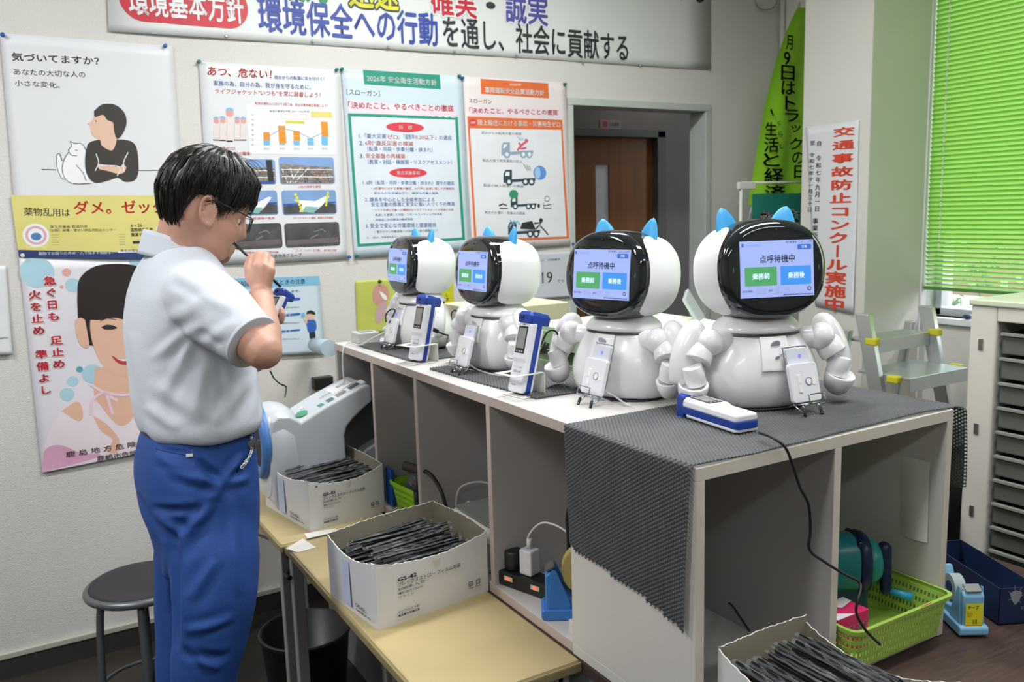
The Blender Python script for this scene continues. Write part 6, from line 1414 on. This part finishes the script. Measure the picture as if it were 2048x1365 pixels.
def head_pt(u, a, off=0):
    F, B, W_ = interp(HT_, u); mid = (F + B) / 2; hf_ = (F - B) / 2 + off
    c, s_ = math.cos(a), math.sin(a); f = mid + hf_ * pw(c, .85); sd = (W_ + off) * pw(s_, .85)
    if off == 0 and c > 0:
        g = math.exp(-(sd / .0125) ** 2)
        nz = 0
        if -.048 < u < .018: nz = .021 * max(0, (1 - ((u + .032) / .050) ** 2)) ** 1.3 if u > -.032 else .021 * max(0, 1 - ((u + .032) / .015) ** 2)
        f += nz * g
        f += .0065 * math.exp(-(sd / .020) ** 2) * (math.exp(-((u + .060) / .006) ** 2) + .9 * math.exp(-((u + .074) / .007) ** 2)) + .004 * math.exp(-(sd / .02) ** 2) * math.exp(-((u + .100) / .012) ** 2)
        f -= .010 * (math.exp(-((sd - .031) / .014) ** 2) + math.exp(-((sd + .031) / .014) ** 2)) * math.exp(-(u / .012) ** 2)
        f += .004 * math.exp(-((abs(sd) - .036) / .016) ** 2) * math.exp(-((u + .03) / .018) ** 2)
    return f, sd
mb = MB(); rings = []
us = [-.118 + .235 * i / 70 for i in range(71)]
for u in us:
    r_ = []
    for i in range(72):
        f, sd = head_pt(u, 2 * PI * i / 72); r_.append(HL(f, u, sd))
    rings.append(r_)
mb.loft(rings)
# ears
for s in (1, -1):
    c = (-.004, -.006, .0735 * s)
    mb.tube([HL(c[0] - .004 + .017 * math.cos(a) - .006 * math.sin(a), c[1] + .031 * math.sin(a) + .0, c[2] + s * (.007 - .004 * math.cos(a))) for a in [2 * PI * i / 24 for i in range(25)]], [.0042] * 25, 8)
    mb.ball(HL(-.004, -.008, .074 * s), .013, .006, .026, Matrix((hf, sN, hu)).transposed(), 16, 10)
    mb.ball(HL(.006, -.034, .074 * s), .008, .006, .009, Matrix((hf, sN, hu)).transposed(), 12, 8)
# neck
mb.capsule(HL(-.030, -.035, 0), .062, P(358, 512, 2.0), .060, 24); mb.capsule(P(358, 512, 2.0), .060, P(358, 560, 2.0), .070, 24)
mb.capsule(HL(.035, -.085, 0), .032, HL(-.035, -.10, 0), .050, 20)
# near (right) arm
SH, EL, WR = P(392, 590, 1.86), P(526, 702, 1.76), P(523, 588, 1.915)
mb.capsule(SH, .060, EL, .040, 20); mb.capsule(EL, .0385, EL.lerp(WR, .30), .0395, 20); mb.capsule(EL.lerp(WR, .30), .0395, EL.lerp(WR, .75), .029, 20); mb.capsule(EL.lerp(WR, .75), .029, WR, .0255, 20)
def hand(W0, K, PIP, TIP, TH, rp=.0155):
    """wrist, four knuckles, four middle joints, four tips, thumb joints"""
    for i, k in enumerate(K):
        mb.capsule(W0 + (k - W0) * .12, .0175, k, rp * .78, 12)
        rr = (.0092, .0095, .0090, .0078)[i]
        mb.capsule(k, rr * 1.12, PIP[i], rr, 12); mid = PIP[i].lerp(TIP[i], .52) ; mb.capsule(PIP[i], rr, mid, rr * .92, 12); mb.capsule(mid, rr * .92, TIP[i], rr * .80, 12)
    mb.capsule(TH[0], .0165, TH[1], .0125, 12); mb.capsule(TH[1], .0122, TH[2], .0105, 12); mb.capsule(TH[2], .0105, TH[3], .0085, 12)
K = [P(500, 540, 1.915), P(514, 533, 1.905), P(528, 534, 1.902), P(541, 541, 1.905)]
PIP = [P(505, 515, 1.93), P(518, 508, 1.925), P(532, 510, 1.925), P(544, 521, 1.93)]
TIP = [P(504, 516, 1.965), P(517, 520, 1.972), P(530, 524, 1.972), P(541, 534, 1.968)]
TH = [P(515, 574, 1.915), P(500, 553, 1.935), P(496, 534, 1.955), P(499, 517, 1.972)]
hand(WR, K, PIP, TIP, TH); mb.ball(P(521, 556, 1.915), .028, .016, .030, Matrix((U_, A_, Z_)).transposed(), 16, 10)
# far (left) arm
SL, EL2, WR2 = P(400, 592, 2.16), P(505, 716, 2.20), P(535, 655, 2.08)
mb.capsule(SL, .058, EL2, .040, 18); mb.capsule(EL2, .039, WR2, .025, 18)
HP2 = P(547, 628, 2.045)
K2 = [P(540, 628, 2.075), P(543, 634, 2.078), P(546, 640, 2.078), P(548, 647, 2.075)]
PI2 = [P(560, 622, 2.075), P(562, 629, 2.076), P(563, 636, 2.074), P(562, 643, 2.070)]
TI2 = [P(563, 620, 2.035), P(564, 628, 2.030), P(563, 636, 2.030), P(561, 644, 2.032)]
T2_ = [P(535, 645, 2.065), P(534, 632, 2.035), P(538, 620, 2.015), P(543, 610, 2.008)]
hand(WR2, K2, PI2, TI2, T2_, .013)
# upper chest under the shirt so that the body is one figure down to the waist
def ring(py, xl, xr, b, d=2.0, al=14, n=40, sq=.9, dy=0):
    c = P((xl + xr) / 2, py, d); hw = (P(xr, py, d) - P(xl, py, d)).length / 2 * .945; a_ = math.radians(al)
    F_ = U_ * math.cos(a_) + A_ * math.sin(a_); S_ = U_ * math.sin(a_) - A_ * math.cos(a_)
    ha = math.sqrt(max(1e-5, hw * hw - (b * math.sin(a_)) ** 2)) / math.cos(a_)
    return [c + F_ * ha * pw(math.cos(t), sq) + S_ * b * pw(math.sin(t), sq) for t in [2 * PI * i / n for i in range(n)]]
TR = [(520, 298, 425, .14), (560, 275, 455, .17), (620, 268, 470, .165), (700, 272, 478, .15), (800, 288, 490, .145), (900, 305, 470, .13), (980, 320, 460, .11)]
mb.loft([ring(*q) for q in TR])
for x, d in ((425, 1.93), (385, 2.09)):
    g = P(x - 12, 1365, d); mb.capsule(P(x - 5, 990, d), .065, P(x - 5, 1240, d), .048, 16); mb.capsule(P(x - 5, 1240, d), .048, V(g.x, g.y, .09), .038, 16)
body = part(mb, 'body', [skin, lipm, stub], man, fix=False)
bake(body, [('REMESH', dict(mode='VOXEL', voxel_size=.0042)), ('SMOOTH', dict(factor=.5, iterations=3))]); body.data.shade_smooth()
Mi = world_of(man)
lip1, lip2, chn = HL(.093, -.060, 0), HL(.092, -.073, 0), HL(.082, -.104, 0)
for m in (skin, lipm, stub):
    if m.name not in [x.name for x in body.data.materials]: body.data.materials.append(m)
for p in body.data.polygons:
    w_ = Mi @ p.center; q = w_ - HCn; f, u, s = q.dot(hf), q.dot(hu), q.dot(sN)
    if f > .078 and abs(s) < .024 - 2.2 * abs(abs(u + .067) - .004) and abs(u + .067) < .013: p.material_index = 1
    elif f > .045 and -.125 < u < -.088 and abs(s) < .030: p.material_index = 2
# hair
hb_ = MB(); rings = []
def hl_low(a):
    a = abs((a + PI) % (2 * PI) - PI); d = math.degrees(a)
    return interp([(0, .052), (35, .050), (52, .032), (66, .016), (74, .000), (80, .004), (86, .030), (108, .028), (118, -.010), (128, -.045), (150, -.082), (180, -.088)], d)[0]
def hoff(a, k):
    d = abs(math.degrees((a + PI) % (2 * PI) - PI)); base = interp([(0, .017), (40, .017), (75, .013), (110, .015), (150, .016), (180, .017)], d)[0]
    return .004 + base * min(1, k * 2.4) ** .7
NA = 96; NK = 26
for k in range(NK + 1):
    kk = k / NK; r_ = []
    for i in range(NA):
        a = 2 * PI * i / NA; lo = hl_low(a); u = lo + (.1165 - lo) * kk ** .8; o_ = hoff(a, kk)
        o_ += .0025 * math.sin(a * 23 + kk * 9) + .002 * math.sin(a * 41 - kk * 14)
        f, sd = head_pt(u, a, max(.002, o_)); upx = .026 * max(0, (u - .04) / .077) * (1 + .2 * math.sin(a * 17))
        r_.append(HL(f, u + upx, sd))
    rings.append(r_)
hb_.loft(rings)
random.seed(11)
for i in range(900):
    a = random.uniform(-PI, PI); d = abs(math.degrees(a)); lo = hl_low(a); k0 = random.uniform(.25, 1.0); path = []; lift = random.uniform(.0005, .005); sw = random.uniform(-.35, .35) + (.5 if a > 0 else -.5) * (.4 if d < 60 else 0)
    ext = random.uniform(0, .012) if d > 70 else (random.uniform(0, .022) if d < 38 else random.uniform(0, .008))
    n = 8; L_ = random.uniform(.35, .75)
    for j in range(n + 1):
        t = j / n; kk = k0 - L_ * t; kk2 = max(0, kk)
        aa = a + sw * t * .35; lo2 = hl_low(aa); u = lo2 + (.1165 - lo2) * kk2 ** .8 - (max(0, -kk) * .04 + (ext * t if kk < .1 else 0))
        f, sd = head_pt(max(-.117, u), aa, max(.002, hoff(aa, kk2)) + lift * math.sin(t * PI) + (.004 * t if d < 60 else 0)); upx = .026 * max(0, (u - .04) / .077)
        path.append(HL(f, u + upx, sd))
    hb_.tube(path, [.0016 * (1 - .75 * (j / n)) for j in range(n + 1)], 4)
# a few loose hairs at the top
for i in range(14):
    a = random.uniform(-.6, .6); x0 = -.04 + .012 * i * .5; b_ = HL(x0, .128, random.uniform(-.03, .05)); e_ = HL(x0 + random.uniform(.05, .09), .125 + random.uniform(-.01, .012), random.uniform(-.02, .05)); m_ = b_.lerp(e_, .5) + hu * random.uniform(.008, .020)
    hb_.tube(spline([b_, m_, e_], 5), .0005, 4)
part(hb_, 'hair', hairm, man, kind='stuff', fix=False)
# eyes and glasses
ey = mat('eye_white', '#d8d2cc', .2); ir = mat('iris_dark', '#1e1512', .15)
for s in (1, -1):
    e = part(MB().ball(HL(.0640, -.002, .031 * s), .0105), 'eye', ey, man); part(MB().ball(HL(.0715, -.005, .031 * s), .0050, n=12, m=8), 'iris', ir, e)
    part(MB().tube([HL(.088 - .10 * (x * x) , .0235 - .6 * x * x, s * (.031 + x)) for x in (-.016, -.008, 0, .008, .017)], [.001, .0022, .0024, .002, .0008], 6), 'eyebrow', hairm, man)
gl = mat('glasses_black', '#141416', .25); R3 = []
g = part(MB().tube([HL(.101, .014, .008), HL(.104, .016, 0), HL(.101, .014, -.008)], .0014, 8), 'glasses', gl, man)
for s in (1, -1):
    rr = rrect(-.026, .024, -.020, .017, .010, 4); pts = [HL(.103 - abs(x + .03) * .14, y - .002, s * (.034 + x)) for x, y in rr]
    part(MB().tube(pts + [pts[0]], [.0012] * (len(pts) + 1), 6), 'rim', gl, g)
    part(MB().add(pts, [tuple(range(len(pts)))]), 'lens', mat('lens_clear', '#e9eef0', .02, alpha=.16, var=0), g, fix=False)
    part(MB().tube([HL(.096, .010, .060 * s), HL(.088, .012, .072 * s), HL(.04, .017, .0845 * s), HL(.0, .022, .0855 * s), HL(-.018, .012, .083 * s)], .0015, 8), 'temple', gl, g)
# shirt
shm = mat('shirt_white', '#c9ced8', .8, var=.015, vs=3, bump=.12, bs=380)
mb = MB()
SR = [(492, 306, 412, .075), (503, 294, 418, .105), (516, 284, 428, .135), (532, 273, 440, .165), (552, 264, 454, .192), (585, 254, 476, .208), (625, 249, 486, .200), (662, 248, 494, .192), (700, 252, 502, .186), (740, 258, 510, .182), (785, 264, 519, .182), (820, 271, 525, .184), (836, 276, 526, .184), (849, 282, 517, .180), (857, 289, 506, .174)]
mb.loft([ring(*q) for q in SR])
shp = spline([SH + (SL - SH) * .10 + Z_ * .010, SH + Z_ * .0, SH.lerp(EL, .35), SH.lerp(EL, .64), SH.lerp(EL, .86)], 6); n_ = len(shp)
rr = [interp([(0, .050), (.25, .074), (.5, .078), (.8, .066), (1, .0605)], i / (n_ - 1))[0] for i in range(n_)]
mb.tube(shp, rr, 28)
shp2 = [SL + (SH - SL) * .1, SL, SL.lerp(EL2, .5), SL.lerp(EL2, .8)]; mb.tube(shp2, [.07, .082, .072, .062], 24)
shirt = part(mb, 'shirt', shm, man, fix=False)
bake(shirt, [('REMESH', dict(mode='VOXEL', voxel_size=.0055)), ('SMOOTH', dict(factor=.6, iterations=10))])
ARM = P(430, 640, 1.84)
def seg_fold(p, a, b, w, amp, taper=True):
    """a crease ridge along a-b"""
    ab = b - a; ab = ab - A_ * ab.dot(A_); pa = p - a; pa = pa - A_ * pa.dot(A_); t = pa.dot(ab) / ab.length_squared; tt = max(0, min(1, t)); q = pa - ab * tt; dd = q.length
    k = math.sin(tt * PI) ** .6 if taper else 1
    return amp * k * (math.exp(-(dd / w) ** 2) - .45 * math.exp(-((dd - w * 1.9) / w) ** 2))
SF = [(P(400, 640, 1.84), P(300, 720, 1.85), .010, .008), (P(395, 655, 1.83), P(330, 790, 1.83), .011, .008), (P(420, 700, 1.82), P(385, 850, 1.82), .014, .008), (P(445, 720, 1.82), P(450, 850, 1.83), .010, -.007), (P(405, 600, 1.80), P(330, 640, 1.85), .012, .006),
      (P(470, 640, 1.74), P(400, 690, 1.78), .010, .006), (P(400, 590, 1.78), P(470, 620, 1.74), .011, .005), (P(440, 690, 1.76), P(395, 655, 1.80), .010, -.008), (P(300, 760, 1.86), P(420, 840, 1.83), .015, .008), (P(290, 810, 1.86), P(360, 860, 1.83), .012, .007), (P(500, 760, 1.9), P(430, 850, 1.84), .013, .007), (P(340, 560, 1.83), P(400, 590, 1.80), .010, -.005), (P(512, 745, 1.93), P(505, 830, 1.93), .010, .006), (P(270, 660, 1.93), P(290, 800, 1.9), .016, .006), (P(360, 700, 1.82), P(340, 850, 1.82), .014, -.006)]
def crease(o, FL, extra):
    me = o.data; me.update(); M = world_of(man); N = [Vector(v.normal) for v in me.vertices]; co = [Vector(v.co) for v in me.vertices]
    for i, v in enumerate(me.vertices):
        p = M @ co[i]; d = 0
        side = max(0, min(1, .35 - (M.to_3x3() @ N[i]).dot(A_) * 2))     # creases lie on the side they were measured on
        if side:
            for a, b, w, amp in FL: d += side * seg_fold(p, a, b, w, amp)
        d += extra(p); v.co = co[i] + N[i] * d
    me.update(); me.shade_smooth()
def sh_extra(p):
    q = V(p.dot(U_) * 9, p.dot(A_) * 9, p.z * 4 + p.dot(U_) * 5); lowk = max(0, min(1, (1.32 - p.z) / .25))
    return .0032 * mnoise.noise(q) + .0035 * lowk * math.sin(math.atan2((p - P(400, 700)).dot(A_), (p - P(400, 700)).dot(U_)) * 9 + p.z * 14) * .7
crease(shirt, [(a, b, w, m * .6) for a, b, w, m in SF], sh_extra)
# sleeve hem and collar
e0 = SH.lerp(EL, .835); e1 = SH.lerp(EL, .865); part(MB().tube([e0, e1], [.0625, .0615], 32), 'sleeve_hem', shm, man, bevel=.0015)
CC = P(362, 500, 2.0)
def col(u, v):
    t = 2 * PI * u; c, s = math.cos(t), math.sin(t); k = v
    prof = interp([(0, .068, .058, .004), (.35, .071, .060, .018), (.5, .077, .064, .018), (1, .094 + .010 * max(0, c), .084, -.036)], k)
    return CC + f0 * (prof[0] * c) + sN * (prof[1] * s) + Z_ * (prof[2] - .040 * c - .008 * c * c)
cm = MB(); cm.grid(col, 48, 12); part(cm, 'collar', shm, man, solid=.0025, fix=False)
# trousers
trm = mat('trousers_blue', '#194389', .75, var=.05, vs=5, bump=.12, bs=320)
mb = MB()
mb.loft([ring(*q) for q in [(840, 289, 506, .162), (872, 278, 509, .170), (910, 271, 512, .178), (945, 270, 515, .182), (980, 276, 517, .180), (1015, 286, 517, .174), (1050, 299, 516, .166), (1090, 310, 510, .150), (1130, 322, 498, .11)]])
def leg(pts): mb.tube(spline([p for p, r in pts], 4), [interp([(i, r) for i, (p, r) in enumerate(pts)], k / 4)[0] for k in range((len(pts) - 1) * 4 + 1)], 28)
g1 = P(400, 1365, 1.93); g2 = P(366, 1365, 2.10)
leg([(P(424, 1020, 1.93), .085), (P(430, 1110, 1.915), .097), (P(429, 1200, 1.90), .091), (P(420, 1280, 1.90), .082), (P(408, 1365, 1.90), .072), (V(g1.x, g1.y, .25), .066), (V(g1.x, g1.y, .06), .070)])
leg([(P(390, 1020, 2.07), .085), (P(384, 1110, 2.08), .090), (P(380, 1200, 2.09), .082), (P(376, 1280, 2.09), .074), (P(371, 1365, 2.09), .068), (V(g2.x, g2.y, .25), .064), (V(g2.x, g2.y, .06), .068)])
tro = part(mb, 'trousers', trm, man, fix=False)
bake(tro, [('REMESH', dict(mode='VOXEL', voxel_size=.006)), ('SMOOTH', dict(factor=.7, iterations=28))])
n0 = (443, 983)
def tp_(x, y, d=1.80): return P(x, y, d)
TF = [(tp_(443, 983), tp_(395, 930), .010, -.012), (tp_(443, 983), tp_(495, 935), .010, .010), (tp_(443, 983), tp_(330, 950), .012, .009), (tp_(443, 983), tp_(510, 990), .011, .008), (tp_(443, 983), tp_(350, 1120), .014, .013), (tp_(425, 1010), tp_(385, 1050), .012, -.010), (tp_(300, 1028, 1.83), tp_(400, 1028), .010, -.009), (tp_(320, 1040, 1.84), tp_(370, 1090), .012, .009),
      (tp_(350, 1080, 1.82), tp_(352, 1300, 1.84), .012, -.014), (tp_(460, 1010), tp_(480, 1200, 1.83), .016, .008), (tp_(370, 1260, 1.82), tp_(470, 1240, 1.82), .011, .008), (tp_(360, 1300, 1.83), tp_(460, 1320, 1.83), .012, -.008), (tp_(430, 1130, 1.80), tp_(380, 1200, 1.82), .013, .008), (tp_(320, 905, 1.83), tp_(375, 912, 1.82), .006, -.004), (tp_(310, 920, 1.83), tp_(390, 945, 1.82), .012, .007), (tp_(440, 1340, 1.84), tp_(380, 1290, 1.84), .011, .008), (tp_(275, 980, 1.95), tp_(330, 1080, 1.88), .014, -.008)]
crease(tro, [(a, b, w * .8, m * .85) for a, b, w, m in TF], lambda p: .0035 * mnoise.noise(V(p.dot(U_) * 11 + p.z * 4, p.dot(A_) * 8, p.z * 7)))
dg = bpy.context.evaluated_depsgraph_get(); dg.update()
def surf(o, px, py, out=.002):
    bv = BVHTree.FromPolygons([Mi @ v.co for v in o.data.vertices], [tuple(p.vertices) for p in o.data.polygons])
    h = bv.ray_cast(CAM_P, ray(px, py).normalized()); return (h[0] + h[1] * out, h[1]) if h[0] else (P(px, py, 1.85), -A_)
p, nrm = surf(tro, 380, 911); R = rot_from(U_, nrm); part(MB().obox(p, .015, .007, .0015, R), 'pocket_tag', mat('tag_white', '#d8d6d0', .6), man)
w0 = [surf(tro, x, y, .0008)[0] for x, y in ((313, 898), (330, 903), (350, 907), (372, 911), (388, 912))]; part(MB().tube(w0, .0014, 6), 'pocket_welt', mat('trouser_seam', '#16397a', .8), man)
w0 = [surf(tro, x, y, .0005)[0] for x, y in ((497, 880), (486, 905), (478, 930), (474, 945))]; part(MB().tube(w0, .0016, 6), 'side_pocket_edge', mat('trouser_seam', '#16397a', .8), man)
# belt, key chain
part(MB().loft([ring(833, 288, 508, .164), ring(849, 283, 510, .167)], cap=False), 'belt', mat('belt_black', '#141416', .4), man, solid=.004)
ch_ = [surf(tro, x, y, .006)[0] for x, y in ((497, 872), (499, 892), (496, 908), (488, 922), (479, 934))]
kc = part(MB().tube([ch_[0] + Z_ * .02, ch_[0]], .004, 8), 'belt_loop', mat('loop_navy', '#1b2c58', .6), man)
sp_ = spline(ch_, 6); lk = MB()
for i, q in enumerate(sp_[:-1]):
    d_ = (sp_[i + 1] - q).normalized(); o1 = d_.orthogonal().normalized() if i % 2 else d_.cross(d_.orthogonal()).normalized()
    lk.tube([q + (o1 * math.cos(t) * .0035 + d_ * math.sin(t) * .006) for t in [2 * PI * j / 8 for j in range(9)]], .0012, 5)
part(lk, 'key_chain', chrome, man, kind='stuff')
for dx, dy in ((4, 6), (9, 10), (-2, 12)):
    a = ch_[0] + U_ * .001 * dx - Z_ * .001 * dy; part(MB().obox(a - Z_ * .012 - A_ * .006, .007, .002, .026, rot_from(U_, Z_ + U_ * .1 * (dx - 3))), 'key', chrome, man)
# shoes
for g in (g1, g2):
    rg = []
    for x, hw, hh in ((-.09, .02, .03), (-.08, .034, .055), (-.03, .038, .065), (.03, .040, .055), (.09, .046, .042), (.14, .042, .034), (.168, .022, .02)):
        rg.append([V(g.x, g.y, 0) + f0 * x + sN * hw * pw(math.cos(t), .8) + Z_ * (hh / 2 + .004 + hh / 2 * pw(math.sin(t), .8)) for t in [2 * PI * i / 20 for i in range(20)]])
    part(MB().loft(rg), 'shoe', mat('shoe_black', '#1c1c1e', .4), man)
# straw at the mouth and the held tester
m0, m1 = HL(.090, -.066, 0), P(561, 574, 2.045)
m0 = P(467, 486, 1.985)
solo(MB().tube([m0, m1], .0031, 10), 'mouth_straw', strawm, 'black straw between the lips of the man and the held tester', 'straw')
t = copy_tree(te); zax = (P(567, 586, 2.05) - P(546, 632, 2.03)).normalized(); fr = (-U_ * .80 - A_ * .55 + Z_ * .25)
fr = (fr - zax * fr.dot(zax)).normalized(); y = -fr; x = y.cross(zax); R = Matrix((x, y, zax)).transposed()
top = P(562, 590, 2.055); base = top - zax * .150 * .80
t.matrix_world = Matrix.Translation(base) @ R.to_4x4() @ Matrix.Scale(.80, 4); MW[t.name] = t.matrix_world.copy()
t['label'] = 'blue and white alcohol tester held up in the left hand of the man'; t['group'] = 'alcohol testers'
